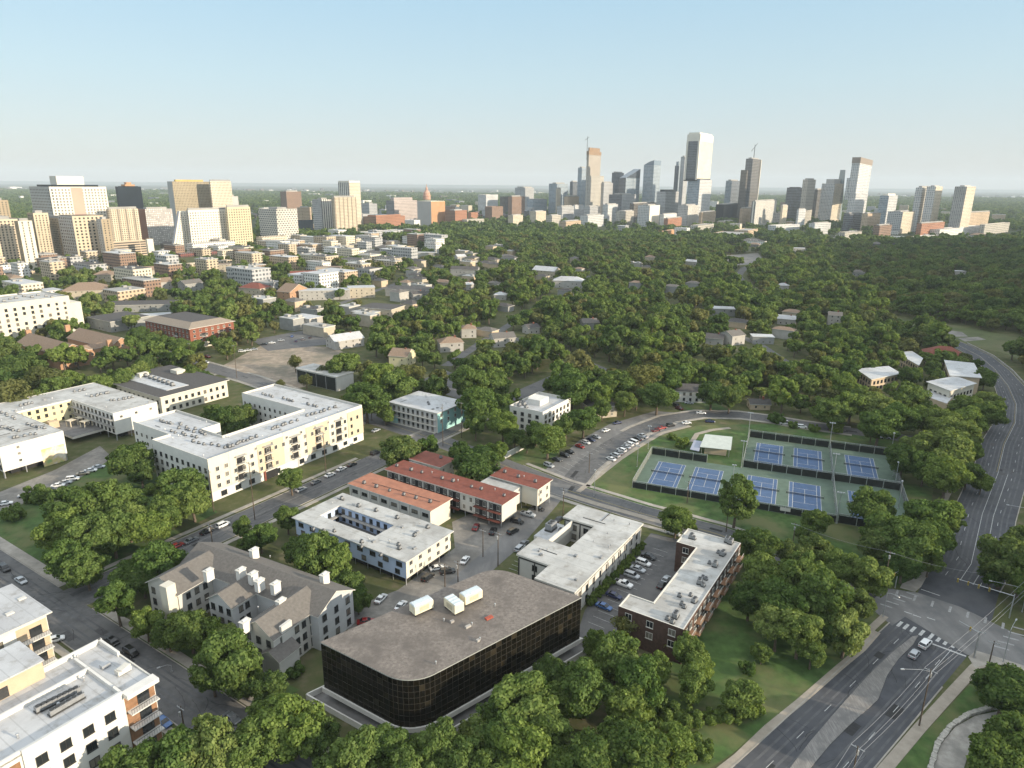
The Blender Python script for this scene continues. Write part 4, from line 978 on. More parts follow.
mb = MB(); o1 = offset(gp, .35); mb.prism(o1, 1.9, 3.02, 0, None, True); B.part('ledge', mb, [M_WHITE])
mb = MB(); mb.prism(offset(gp, 2.3), 0, .12, 0); B.part('garage_apron', mb, [M_CONCD])
mb = MB(); mb.prism(offset(gp, -1.8), .13, 1.9, 0); B.part('recessed_ground_floor', mb, [M_CONCD])
mb = MB(); q = offset(gp, 2.4)
for i in range(n):
    a, b = q[i], q[(i+1) % n]; L = math.hypot(b[0]-a[0], b[1]-a[1]); mb.box(((a[0]+b[0])/2, (a[1]+b[1])/2, .75), (L+.05, .3, 1.5), math.atan2(b[1]-a[1], b[0]-a[0]))
B.part('garage_wall', mb, [M_WHITE])
def rtu(c, L, W, H, ang, curved):
    mb = MB(); ca, sa = math.cos(ang), math.sin(ang)
    for sx in (-1, 1):
        for sy in (-1, 1): mb.box((c[0]+ca*sx*L*.42-sa*sy*W*.4, c[1]+sa*sx*L*.42+ca*sy*W*.4, h+.45), (.3, .3, .7), ang, 2)
    mb.box((c[0], c[1], h+.75+H/2), (L, W, H), ang, 0)
    mb.box((c[0], c[1], h+.8+H), (L-.05, W*.9, .16), ang, 1)
    if curved: mb.box((c[0], c[1], h+.95+H), (L*.96, W*.6, .14), ang, 1)
    for k in range(4): t = -L*.4+L*.26*k; mb.box((c[0]+ca*t, c[1]+sa*t, h+.9+H), (.12, W*.92, .14), ang, 1)
    for sg in (-1, 1): mb.box((c[0]-sa*sg*(W/2+.02), c[1]+ca*sg*(W/2+.02), h+.75+H*.5), (L*.5, .06, H*.6), ang, 3)
    B.part('rooftop_unit', mb, [mat('cream_metal', (.72, .66, .50), .5, .1, 1), mat('pale_metal_top', (.60, .66, .68), .4, .1, 1), M_DMETAL, mat('louvre', (.5, .45, .33), .6, .1, 1)])
ra = RAD(40)
rtu(G(421.5, 608, h+1), 5.0, 2.5, 2.0, ra, True); rtu(G(454, 607, h+1), 4.4, 2.6, 2.1, RAD(-50)+math.pi/2*0, False); rtu(G(471, 598, h+1), 5.0, 2.5, 2.0, ra, True)
B.boxp('hatch', (*G(489, 618, h+.3), h+.4), (1.9, .9, .35), ra, mat('red_hatch', (.36, .09, .06), .8, .1, 1))
for p in ((444, 622), (472, 626), (480, 641), (436, 665), (495, 607)): B.place('roof_vent', ME_VENT, *G(*p, h), h+.2)
for p, s_ in (((452, 622), .9), ((468, 627), 1.4), ((478, 641), .7)): B.boxp('curb_box', (*G(*p, h+.3), h+.45), (s_, .6, .5), ra, M_CONC)
# blue courtyard apartments on stilts
h = 8.0; P = GP([(298.5, 515.5), (340, 494), (457.5, 531), (398.5, 566.5)], h); Hh = GP([(317.4, 517.4), (337.3, 505.7), (398, 524.9), (376.4, 537.3)], h)
B = Bld('apartment_building', 'pale blue courtyard apartments with flat white roof beside the red roofs', 'apartment building', offset(P, -.8), h, M_BLUEW, M_MEMB2, 2.3, over=.8, holes=[Hh], slab=.25)
blue = B
for i, p, q, L, nm in B.edges():
    if nm[0]*BX[0]+nm[1]*BX[1] > .9:                      # sunlit end wall, painted cream
        mb = MB(); o = .025; mb.quad(*[(a[0]+nm[0]*o, a[1]+nm[1]*o, z) for a, z in ((p, 2.32), (q, 2.32), (q, 7.95), (p, 7.95))]); B.part('end_wall', mb, [M_CREAM])
        B.win(p, q, 5, [3.2, 5.9], 1.2, 1.2)
    elif nm[0]*AX[0]+nm[1]*AX[1] < -.9: B.win(p, q, 9, [5.7], 2.0, 1.2, 'dark'); B.win(p, q, 7, [3.1], 1.6, 1.3, 'dark')
for i, p, q, L, nm in B.edges(0):
    if nm[0]*p[0]+nm[1]*p[1] < 0: B.win(p, q, max(2, int(L/3)), [2.9, 5.6], 1.2, 1.4, 'dark')
    c = lerp(p, q, .5); mb = MB(); mb.box((c[0]+nm[0]*.7, c[1]+nm[1]*.7, 5.1), (L-.2, 1.4, .2), math.atan2(q[1]-p[1], q[0]-p[0]), 0); mb.box((c[0]+nm[0]*1.35, c[1]+nm[1]*1.35, 6.1), (L-.2, .06, .08), math.atan2(q[1]-p[1], q[0]-p[0]), 1); B.part('walkway', mb, [M_CONC, M_DMETAL])
mb = MB(); mb.prism(offset(P, -2.2), 0, 2.3, 0); mb.cap([Hh], 2.32, 1); B.part('undercroft_shade', mb, [M_DARK, M_CONCD])  # near-black block fills the open space below as painted shade
for i, p, q, L, nm in B.edges():
    for k in range(int(L/5)+1): c = lerp(p, q, k/(int(L/5)+.001)*.98+.01); B.place('stilt', ME_FPOST, c[0]-nm[0]*.4, c[1]-nm[1]*.4, 0, 0, (1.6, 1.6, .64))
mb = MB(); c = G(333, 511, 6); mb.box((c[0], c[1], 5.2), (1.4, .8, 5.4), TA); B.part('stair_panel', mb, [mat('red_panel', (.42, .05, .04), .8, .1, 1)])
B.acs([(342, 498), (359, 505), (375, 510), (397, 516.5), (427, 526), (414, 535), (398, 544), (399, 547), (361, 541), (361, 546), (381, 554), (313, 529), (324, 531), (334, 530)], jit=.3); B.clutter(14); B.done()
# orange red apartments, single bar
h = 7.2; P = GP([(347, 485), (368, 474), (455.5, 498.2), (431, 511.3)], h)
B = Bld('apartment_building', 'two storey white apartment bar under one rusty orange roof, nearest the blue building', 'apartment building', offset(P, -.7), h, M_OFFW, M_ORANGE, over=.7, slab=.3)
for i, p, q, L, nm in B.edges():
    if nm[0]*AX[0]+nm[1]*AX[1] < -.9:
        B.win(p, q, 8, [1.2, 4.5], 2.4, 1.1, 'dark')
        for k in range(9): c = lerp(p, q, (k+.02)/8.05); B.boxp('pilaster', (c[0]+nm[0]*.15, c[1]+nm[1]*.15, 3.6), (.5, .3, 7.1), math.atan2(q[1]-p[1], q[0]-p[0]), M_TRIM)
    if nm[0]*BX[0]+nm[1]*BX[1] > .9:
        mb = MB(); mb.quad(*[(a[0]+nm[0]*.02, a[1]+nm[1]*.02, z) for a, z in ((p, .1), (q, .1), (q, 7.15), (p, 7.15))]); B.part('end_wall', mb, [M_CREAM])
B.acs([(364, 482), (376, 486), (389, 490), (403.5, 494), (416, 497), (429.5, 501)], jit=.2)
mb = MB()
for f in (.12, .9):
    pass
_r0, _r1 = G(372, 483, h+.4), G(440, 502, h+.4); mb.tube((*_r0, h+.5), (*_r1, h+.5), .08, .08, 5); B.part('conduit', mb, [M_DMETAL]); B.done()
# long red roofed courtyard apartments: front bar, back bars, white connectors
h = 9.0; P = GP([(382.7, 471.2), (400, 461.5), (522.3, 492.7), (504.8, 504.5)], h)
B = Bld('apartment_building', 'long dark red roofed apartments with two white flat connectors and galleries', 'apartment building', offset(P, -.8), h, M_OFFW, M_RED, 2.4, over=.8, slab=.3)
red = B; fm = MB()
for i, p, q, L, nm in B.edges():
    a = math.atan2(q[1]-p[1], q[0]-p[0])
    if nm[0]*AX[0]+nm[1]*AX[1] < -.9:
        for k in range(9):
            if k == 6: continue
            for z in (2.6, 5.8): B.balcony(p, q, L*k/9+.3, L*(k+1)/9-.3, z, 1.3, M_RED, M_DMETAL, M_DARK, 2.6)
        B.win(p, q, 18, [3.2, 6.4], 1.0, 1.6)
    if nm[0]*BX[0]+nm[1]*BX[1] > .9:
        mb = MB(); mb.quad(*[(c[0]+nm[0]*.02, c[1]+nm[1]*.02, z) for c, z in ((p, 2.42), (q, 2.42), (q, 8.95), (p, 8.95))]); B.part('end_wall', mb, [M_CREAM])
    for k in range(int(L/5)+1): c = lerp(p, q, k/(int(L/5)+.001)*.98+.01); B.place('stilt', ME_FPOST, c[0]-nm[0]*.4, c[1]-nm[1]*.4, 0, 0, (1.6, 1.6, .67))
mb = MB(); mb.prism(offset(P, -3.5), 0, 2.4, 0); B.part('undercroft_shade', mb, [M_DARK])
def wing(pts, z, roofm, wallm, z0=2.4, over=.7, endw=True, label=None):
    Q = offset(GP(pts, z), -over); FOOT.append((Q, 1.5)); mb = MB(); n = len(Q)
    for i in range(n):
        p, q = Q[i], Q[(i+1) % n]; mb.quad((*p, z0), (*q, z0), (*q, z), (*p, z), 0)
    mb.cap([Q], z0, 0, True); B.part('wall', mb, [wallm])
    mb = MB(); mb.prism(offset(Q, over), z, z+.3, 1, 0, True); B.part('roof', mb, [roofm, M_TRIM])
    for i in range(n):
        p, q = Q[i], Q[(i+1) % n]; L = math.hypot(q[0]-p[0], q[1]-p[1])
        for k in range(int(L/5)+1): c = lerp(p, q, k/(int(L/5)+.001)*.96+.02); B.place('stilt', ME_FPOST, *c, 0, 0, (1.6, 1.6, .67))
        nm = ((q[1]-p[1])/L, -(q[0]-p[0])/L)
        if nm[0]*BX[0]+nm[1]*BX[1] > .9 and endw: B.win(p, q, 2, [3.4, 6.4], 1.0, 1.3)
    return Q
wing([(491, 475), (507.5, 466.5), (550.7, 481), (537, 491.8)], h, M_RED, M_CREAM); wing([(413, 459), (424, 450.5), (454, 459.5), (440, 470)], h, M_RED, M_CREAM)
wing([(478, 482.6), (497, 474), (526.5, 484.5), (512, 492.5)], h-.9, M_MEMB2, M_OFFW, 2.4, .1, False); wing([(404, 465), (419, 456), (437, 460.8), (423, 469.5)], h-.9, M_MEMB2, M_OFFW, 2.4, .1, False)
B.acs([(396, 465), (412, 469), (422, 471.5), (442.5, 477.5), (453, 480.5), (472, 486), (481.5, 488.5), (504, 494.5), (505, 471), (518, 476), (536, 480.5), (440, 457)], jit=.3)
for p in ((458, 482), (432, 474), (495, 491), (524, 478)): B.place('roof_vent', ME_VENT, *G(*p, h), h+.3)
B.done()
# cream four storey apartments
h = 15.5; P = GP([(132.7, 423.3), (177, 411.5), (217.8, 424.6), (206, 431), (222, 438.6), (302.8, 410.6), (244.4, 395.4), (269.8, 385.2), (365.5, 406.5), (209, 460), (148, 442.4), (170, 436.5)], h)
B = Bld('apartment_building', 'four storey cream apartments with white roof and leafy rear court', 'apartment building', P, h, M_WHITE, M_MEMB, parapet=.9)
cream = B
for i, p, q, L, nm in B.edges():
    a = math.atan2(q[1]-p[1], q[0]-p[0]); fr = nm[0]*BX[0]+nm[1]*BX[1] > .9; lf = nm[0]*AX[0]+nm[1]*AX[1] < -.9
    if fr and L > 40:
        mb = MB(); mt = [M_CREAM, M_CREAM2]
        bays_ = [(0, .11, 0), (.11, .27, 0), (.27, .43, 1), (.43, .58, 0), (.58, .74, 1), (.74, .88, 0), (.88, 1, 1)]
        for f0, f1, k in bays_:
            d = .25 if k else .12; c = lerp(p, q, (f0+f1)/2); z1 = h+.92 if not k else h-.4
            mb.box((c[0]+nm[0]*d/2, c[1]+nm[1]*d/2, (3.6+z1)/2), (L*(f1-f0)-.06, d, z1-3.6), a, k)
        B.part('facade_bay', mb, [M_CREAM, M_CREAM2])
        pp = (p[0]+nm[0]*.24, p[1]+nm[1]*.24); qq = (q[0]+nm[0]*.24, q[1]+nm[1]*.24)
        B.win(pp, qq, 20, [4.6, 7.8, 11.0], 1.15, 1.5, 'white', 1.5, 1.5, .12); B.win((p[0], p[1]), (q[0], q[1]), 12, [1.0], 2.2, 1.7, 'dark', 2, 2, .1); B.win(pp, qq, 10, [13.6], .8, .9, 'white', 2, 2, .3)
        for f in (.17, .33, .5, .66, .81):
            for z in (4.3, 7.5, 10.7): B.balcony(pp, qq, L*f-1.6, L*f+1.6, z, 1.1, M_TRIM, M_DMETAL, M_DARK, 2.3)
            c = lerp(pp, qq, f); B.boxp('awning', (c[0]+nm[0]*.7, c[1]+nm[1]*.7, 13.8), (4.2, 1.5, .15), a, M_METAL)
        c = lerp(p, q, .34); B.boxp('garage_opening', (c[0]+nm[0]*.04, c[1]+nm[1]*.04, 1.6), (6, .1, 3.1), a, M_DARK)
        c = lerp(p, q, .30); B.boxp('red_gate_post', (c[0]+nm[0]*.3, c[1]+nm[1]*.3, 1.9), (.7, .5, 3.8), a, M_RED)
    elif L > 5 and (fr or lf): B.win(p, q, max(1, int(L/3.4)), [1.4, 4.6, 7.8, 11.0], 1.2, 1.5, 'dark')
pts = []
for a0, a1, k in (((226, 447), (256, 436), 11), ((272, 428), (296, 420), 9), ((308, 415), (336, 406), 11), ((172, 430), (196, 437), 6), ((180, 427), (205, 434), 6), ((192, 441), (226, 446), 6), ((160, 420), (170, 423), 4), ((180, 424), (200, 431), 4), ((264, 393), (272, 396), 4), ((284, 398), (293, 401), 4), ((306, 403), (316, 406), 4)):
    pts += [lerp(a0, a1, j/max(1, k-1)) for j in range(k)]
B.acs(pts, jit=.6); B.clutter(26)
B.done()
# white mural apartments at the left
h = 12.5; P = GP([(82, 381), (160, 401), (117, 413), (68.7, 400.5), (16.4, 412), (63, 431.7), (9.4, 445), (-70, 424)], h)
B = Bld('apartment_building', 'white courtyard apartments with faded mural and raised deck', 'apartment building', P, h, M_WHITE, M_MEMB2, 2.8, parapet=.15)
mb = MB(); mb.prism(offset(P, -3.5), 0, 2.8, 0); B.part('undercroft_shade', mb, [M_DARK])
for i, p, q, L, nm in B.edges():
    a = math.atan2(q[1]-p[1], q[0]-p[0]); front = nm[0]*BX[0]+nm[1]*BX[1] > .9; left = nm[0]*AX[0]+nm[1]*AX[1] < -.9
    for k in range(int(L/6)+1): c = lerp(p, q, k/(int(L/6)+.001)*.97+.015); B.place('stilt', ME_FPOST, c[0]-nm[0]*.3, c[1]-nm[1]*.3, 0, 0, (3, 3, .78))
    mid = lerp(p, q, .5)
    if front and abs(PR((*mid, 9))[0]-38) < 12 and PR((*mid, 9))[1] > 428:                          # end wall with the mural
        mb = MB(); o = .03; c0 = lerp(p, q, .60)
        mb.quad(*[(c[0]+nm[0]*o, c[1]+nm[1]*o, z) for c, z in ((c0, .05), (lerp(p, q, .97), .05), (lerp(p, q, .97), 7.4), (c0, 7.4))])
        mm, nt, bb = newmat('faded_mural'); f = noise(nt, .22, 5); nt.links.new(ramp(nt, f, [(.34, (.30, .42, .18)), (.43, (.62, .52, .22)), (.52, (.62, .52, .40)), (.6, (.70, .66, .56)), (.72, (.45, .38, .28))]), bb.inputs['Base Color']); bb.inputs['Roughness'].default_value = .9
        B.part('mural', mb, [mm]); B.win(p, lerp(p, q, .55), 1, [5.2, 8.0, 10.6], .9, .9)
    elif front and 30 < PR((*mid, 9))[0] < 60 or (front and PR((*mid, 9))[1] < 425 and PR((*mid, 9))[0] < 100):   # sunlit yellow court wall
        mb = MB(); mb.quad(*[(c[0]+nm[0]*.02, c[1]+nm[1]*.02, z) for c, z in ((p, 3), (q, 3), (q, 12), (p, 12))]); B.part('court_wall', mb, [M_YELL]); B.win(p, q, 7, [4, 7.2, 10], 1.1, 1.4, 'dark')
    elif left: B.win(p, q, max(2, int(L/3)), [3.6, 6.8, 9.9], 1.3, 1.5, 'dark')
    elif front: B.win(p, q, 3, [9.8], 1.0, 1.0)
    if left and L > 15:
        for z in (6.2, 9.4): mb = MB(); c = mid; mb.box((c[0]+nm[0]*.7, c[1]+nm[1]*.7, z), (L-1, 1.4, .2), a, 0); mb.box((c[0]+nm[0]*1.35, c[1]+nm[1]*1.35, z+1), (L-1, .06, .08), a, 1); B.part('walkway', mb, [M_CONC, M_DMETAL])
dk = ccw(GP([(48, 421), (74, 411.5), (106, 424.5), (68, 443)], 3.2)); mb = MB(); mb.prism(dk, 2.4, 3.4, 1, 0, True); B.part('deck', mb, [M_CONCD, M_TRIM])
for px_, py_ in ((72, 421), (79, 419), (86, 422)):
    c = G(px_, py_, 5.5); mb = MB(); mb.box((c[0], c[1], 6.1), (4.2, 3.2, .18), TA+.2)
    for sx in (-1.8, 1.8):
        for sy in (-1.3, 1.3): mb.box((c[0]+sx*math.cos(TA+.2)-sy*math.sin(TA+.2), c[1]+sx*math.sin(TA+.2)+sy*math.cos(TA+.2), 4.7), (.35, .35, 2.6), TA+.2)
    B.part('canopy', mb, [mat('canopy_cloth', (.62, .55, .42), .9, .1, .5)])
c = G(53, 425, 4.5); B.boxp('stair_box', (c[0], c[1], 4.9), (4, 3, 3), TA, M_TAN)
pts = [(random.uniform(60, 110), 0) for _ in range(0)]
for a0, a1, k in (((75, 391), (84, 389), 4), ((92, 396), (108, 392), 6), ((112, 400), (132, 397), 7), ((20, 405), (34, 402), 5), ((2, 412), (14, 418), 5), ((-2, 426), (20, 430), 6), ((28, 424), (44, 428), 5), ((12, 437), (36, 433), 5)): pts += [lerp(a0, a1, j/max(1, k-1)) for j in range(k)]
B.acs(pts, jit=.7); B.clutter(24); B.done()
# dark roofed two level building behind it
h = 9.0; P = GP([(104, 381), (163, 366), (240, 380), (154, 397)], h)
B = Bld('apartment_building', 'dark brown roofed low building with a white roof deck of fans', 'building', offset(P, -1), h, M_CREAM, M_SHINGD, over=1.0)
B.auto(4, [1.2, 5.2], 1.5, 1.6, 'dark', dirn=237); B.auto(3.2, [1.2, 5.2], 1.3, 1.6, 'dark', dirn=-33)
Q = ccw(GP([(131, 377.5), (152, 372), (183, 387), (160, 392)], h+.4)); mb = MB(); mb.prism(Q, h+.3, h+.62, 0); B.part('roof_deck', mb, [M_MEMB])
for f in range(7): c = G(146+f*4.4, 376+f*1.5, h+1); B.place('ac_unit', ME_AC, c[0], c[1], h+.62, TA, 1.5)
B.boxp('stair_box', (*G(143, 375.5, h+1), h+1.4), (5, 3, 2.4), TA, M_CREAM); B.boxp('stair_box', (*G(178, 371.5, h+1), h+1.2), (5, 6, 2.0), TA, M_CREAM); B.done()
# orange brick courtyard block with gables
B = group_bld('apartment_building', 'orange brick courtyard block with brown gabled wings', 'apartment building', G(80, 372)); ba = TA+math.pi/2
for px_, L in (((72, 344), 55), ((121, 337.5), 52)):
    p = G(*px_, 14.5); P, foot = pitched(B, p, ba, L, 17, 9.5, 14.5, 'gable', .5, M_ORBRICK, M_SHINGB); B.win(foot[3], foot[0], 3, [1.5, 5, 8.6], 1.1, 1.5)
    B.win(foot[0], foot[1], 8, [1.5, 5], 1.2, 1.5)
p0, p1 = G(72, 344, 14.5), G(121, 337.5, 14.5); c = (p0[0]+math.cos(ba)*6, p0[1]+math.sin(ba)*6); d = math.hypot(p1[0]-p0[0], p1[1]-p0[1])
P, foot = pitched(B, c, TA, d, 9, 9.0, 11.0, 'gable', .3, M_ORBRICK, M_SHINGB); B.win(foot[0], foot[1], 6, [1.5, 5], 1.1, 1.5)
for q in ((28, 331), (67, 326), (109, 341)): B.boxp('chimney', (*G(*q, 15), 13.5), (3, 2, 4.5), TA, M_ORBRICK)
B.done(); keepbox(10, 330, 140, 372, p0[1]-15)
# big cream hotel slab
h = 27; c0 = np.array(G(69, 297, h)); P = [tuple(c0), tuple(c0-np.array(AX)*110), tuple(c0-np.array(AX)*110-np.array(BX)*42), tuple(c0-np.array(BX)*42)]
B = Bld('hotel', 'broad cream slab of a hotel at the left edge with small square windows', 'hotel', P, h, M_CREAM, M_MEMB2, parapet=1.0)
B.auto(5.2, [4, 7.6, 11.2, 14.8, 18.4, 22], 1.6, 1.9, 'dark', dirn=-33, skip=.12); B.acs([(10, 299), (16, 298), (24, 296), (32, 297), (38, 295), (46, 296), (52, 297), (20, 294), (4, 301)], None, ME_AC2)
P2 = offset([tuple(c0+np.array(AX)*.0-np.array(BX)*3), tuple(c0+np.array(AX)*9-np.array(BX)*3), tuple(c0+np.array(AX)*9-np.array(BX)*30), tuple(c0-np.array(BX)*30)], -.05)
mb = MB(); mb.prism(ccw(P2), 0, 22, 0); B.part('side_wing', mb, [M_CREAM]); B.done()
# red brick block with flat topped hip roof
h = 14; P = GP([(142.5, 321), (191, 329.5), (236, 321), (187, 313)], h)
B = Bld('apartment_building', 'red brick block with grey hip roof at the street corner', 'apartment building', offset(P, -1), h, M_BRICK, M_SHINGT, over=1.0, slab=.3)
inn = offset(P, -7); mb = MB(); n = len(P); P_ = ccw(P)
for i in range(n): mb.quad((*P_[i], h+.3), (*P_[(i+1) % n], h+.3), (*inn[(i+1) % n], h+3.2), (*inn[i], h+3.2), 0)
mb.cap([inn], h+3.0, 1); B.part('hip_roof', mb, [M_SHINGT, M_SHINGD])
B.auto(4.2, [4.6, 7.8, 11.0], 1.5, 1.7, 'white', dirn=-33); B.auto(4.2, [4.6, 7.8, 11.0], 1.5, 1.7, 'white', dirn=237)
for i, p, q, L, nm in B.edges():
    if nm[0]*p[0]+nm[1]*p[1] < 0:
        c = lerp(p, q, .5); B.boxp('base_course', (c[0]+nm[0]*.1, c[1]+nm[1]*.1, 1.9), (L+.1, .22, 3.8), math.atan2(q[1]-p[1], q[0]-p[0]), M_CREAM)
        for f in (.3, .7): B.balcony(p, q, L*f-2, L*f+2, 7.4, 1.3, M_TRIM, M_TRIM, M_DARK)
B.done()
# long shed with a black front at the cleared lot
h = 8; P = GP([(297, 369), (331, 367), (353, 372.5), (338.5, 377.5)], h, False); P = snap([G(297, 369, h), G(338.5, 377.5, h), G(353, 372, h), G(311, 364, h)])
B = Bld('shed', 'flat white roofed shed with a black open front beside the dirt lot', 'shed', P, h, M_WHITE, M_MEMB2, over=.4)
for i, p, q, L, nm in B.edges():
    if nm[0]*AX[0]+nm[1]*AX[1] < -.9:
        mb = MB(); mb.quad(*[(c[0]+nm[0]*.05, c[1]+nm[1]*.05, z) for c, z in ((lerp(p, q, .01), .1), (lerp(p, q, .98), .1), (lerp(p, q, .98), 7.4), (lerp(p, q, .01), 7.4))]); B.part('dark_front', mb, [M_SCREEN])
        for k in range(5): c = lerp(p, q, k/4*.96+.02); B.boxp('post', (c[0]+nm[0]*.25, c[1]+nm[1]*.25, 3.9), (.3, .3, 7.8), TA, M_METAL)
# teal ended building
h = 9.5; P = GP([(393.5, 402.5), (416, 390.5), (460.5, 401), (441, 416.5)], h)
B = Bld('apartment_building', 'white three storey walk up with a teal end wall and open galleries', 'apartment building', offset(P, -.6), h, M_OFFW, M_MEMB, over=.6)
for i, p, q, L, nm in B.edges():
    a = math.atan2(q[1]-p[1], q[0]-p[0])
    if nm[0]*AX[0]+nm[1]*AX[1] < -.9:
        for z in (.3, 3.4, 6.5): B.balcony(p, q, .6, L-.6, z, 1.4, M_TRIM, M_TRIM, M_GREYW, 2.5); B.wins += [(p[0]+(q[0]-p[0])*f+nm[0]*.08, p[1]+(q[1]-p[1])*f+nm[1]*.08, z+.2, math.atan2(q[1]-p[1], q[0]-p[0])+math.pi, 1.1, 1.9, 'dark') for f in (.1, .2, .3, .4, .5, .6, .7, .8, .9)]
    if nm[0]*BX[0]+nm[1]*BX[1] > .9:
        mb = MB(); mb.quad(*[(c[0]+nm[0]*.03, c[1]+nm[1]*.03, z) for c, z in ((p, .1), (q, .1), (q, 9.4), (p, 9.4))]); B.part('end_wall', mb, [M_TEAL]); pp = (p[0]+nm[0]*.04, p[1]+nm[1]*.04); qq = (q[0]+nm[0]*.04, q[1]+nm[1]*.04); B.win(pp, qq, 4, [4.3, 7.2], 1.2, 1.5)
B.acs([(428, 402), (429, 403.5)]); B.clutter(6); B.done()
P = GP([(385, 412), (392, 408), (404, 412), (396, 417)], 4)
B = Bld('small_house', 'little pale green hut at the foot of the teal building', 'hut', P, 4, M_TEAL, M_MEMB2, over=.4)
# white stepped building with parapets
h = 10; P = GP([(512.7, 404.4), (544, 392.7), (568.4, 401.5), (537, 417)], h)
B = Bld('apartment_building', 'white stepped building with parapets and roof plant by the curving street', 'building', P, h, M_WHITE, M_MEMB, parapet=1.1)
B.auto(3.2, [1.4, 4.6, 7.4], 1.5, 1.5, 'dark'); B.acs([(521, 402), (524, 404), (519, 405), (530, 399), (536, 402), (546, 399), (526, 407)], None, ME_AC2)
P2 = ccw(GP([(549, 413), (560, 408), (569, 412), (556, 419)], 5)); mb = MB(); mb.prism(P2, 0, 5, 0, 1); B.part('side_wing', mb, [M_CREAM, M_MEMB]); B.boxp('stair_box', (*G(538, 400, h+1.5), h+1.4), (8, 7, 2.8), TA, M_WHITE); B.done()
_w = thing('garden_wall', 'low white garden wall beside the small sunlit lawn', 'wall', (*G(515, 449), 0)); _mb = MB(); _a, _b = G(504, 459), G(527, 447)
_mb.box(((_a[0]+_b[0])/2, (_a[1]+_b[1])/2, 1.2), (math.hypot(_b[0]-_a[0], _b[1]-_a[1]), .35, 2.4), math.atan2(_b[1]-_a[1], _b[0]-_a[0])); link('wall_panel', _mb.mesh('wall_panel', [M_WHITE], (*G(515, 449), 0)), _w)
# grey roofed U shaped offices
h = 7.5; P = GP([(578, 506), (644, 525), (574, 594), (534.5, 580), (549.5, 566), (514.5, 556), (537, 540), (570.8, 547.5), (594.5, 528), (563, 518)], h)
B = Bld('office_building', 'low white walled offices with a pale grey U shaped roof', 'office building', offset(P, -.5), h, M_OFFW, M_MEMB2, over=.5, slab=.55)
for i, p, q, L, nm in B.edges():
    if nm[0]*p[0]+nm[1]*p[1] < 0 and L > 4:
        a = math.atan2(q[1]-p[1], q[0]-p[0]); c = lerp(p, q, .5); B.boxp('dark_fascia', (c[0]+nm[0]*.06, c[1]+nm[1]*.06, 7.1), (L-.1, .1, .75), a, M_DMETAL)
        for k in range(int(L/4)+1): c = lerp(p, q, k/(int(L/4)+.001)*.98+.01); B.boxp('pilaster', (c[0]+nm[0]*.08, c[1]+nm[1]*.08, 3.3), (.35, .2, 6.6), a, M_DMETAL if nm[0]*AX[0]+nm[1]*AX[1] < -.9 else M_TRIM)
B.auto(4, [1.2, 4.3], 1.5, 1.6, 'dark', m=1.5)
P2 = ccw(GP([(534.5, 534), (551, 521), (574, 526), (552, 541)], 5)); mb = MB(); mb.prism(P2, 0, 4.6, 0, 1); B.part('low_wing', mb, [M_OFFW, M_MEMB]); FOOT.append((P2, 1.5))
c = G(551, 527, 5.5); B.place('ac_unit', ME_AC2, c[0], c[1], 4.6, TA, 1.5); B.place('ac_unit', ME_AC, c[0]+3, c[1]-2, 4.6, TA, 1.3)
B.boxp('screen_wall', (*G(561, 533, 6.5), 6.0), (15, .4, 3.2), TA, M_TRIM)
B.clutter(16)
B.done()
# brick apartments with white roof
h = 9.5; P = GP([(687, 531), (743, 542), (683, 630), (618, 607), (629, 595), (652, 602), (697, 549), (676, 542)], h)
B = Bld('apartment_building', 'dark brown brick apartments with long white roof and rows of roof fans', 'apartment building', P, h, M_DBRICK, M_MEMB2, parapet=.25)
for i, p, q, L, nm in B.edges():
    fr = nm[0]*BX[0]+nm[1]*BX[1] > .9
    if fr and L > 25:
        B.win(p, q, 14, [.8, 3.9, 7.0], 1.4, 1.7)
        for k in range(7):
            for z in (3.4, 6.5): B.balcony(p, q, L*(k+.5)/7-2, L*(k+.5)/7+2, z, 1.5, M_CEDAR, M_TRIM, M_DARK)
    elif L > 4 and nm[0]*p[0]+nm[1]*p[1] < 0: B.win(p, q, max(1, int(L/5)), [3.9, 7.0], 1.6, 1.6)
for q in ((691, 536), (694, 537.5), (728, 540), (731, 542), (719, 551), (723, 553), (710, 561.5), (715, 564), (703, 576), (707, 578), (699, 582), (703, 584.5), (690, 593.5), (679.5, 594.5), (694.5, 599.5), (681, 603), (685, 606), (668, 618), (672, 620.5), (676, 616)): B.acs([q], None, ME_AC2 if random.random() < .4 else ME_AC, jit=.3)
B.done()
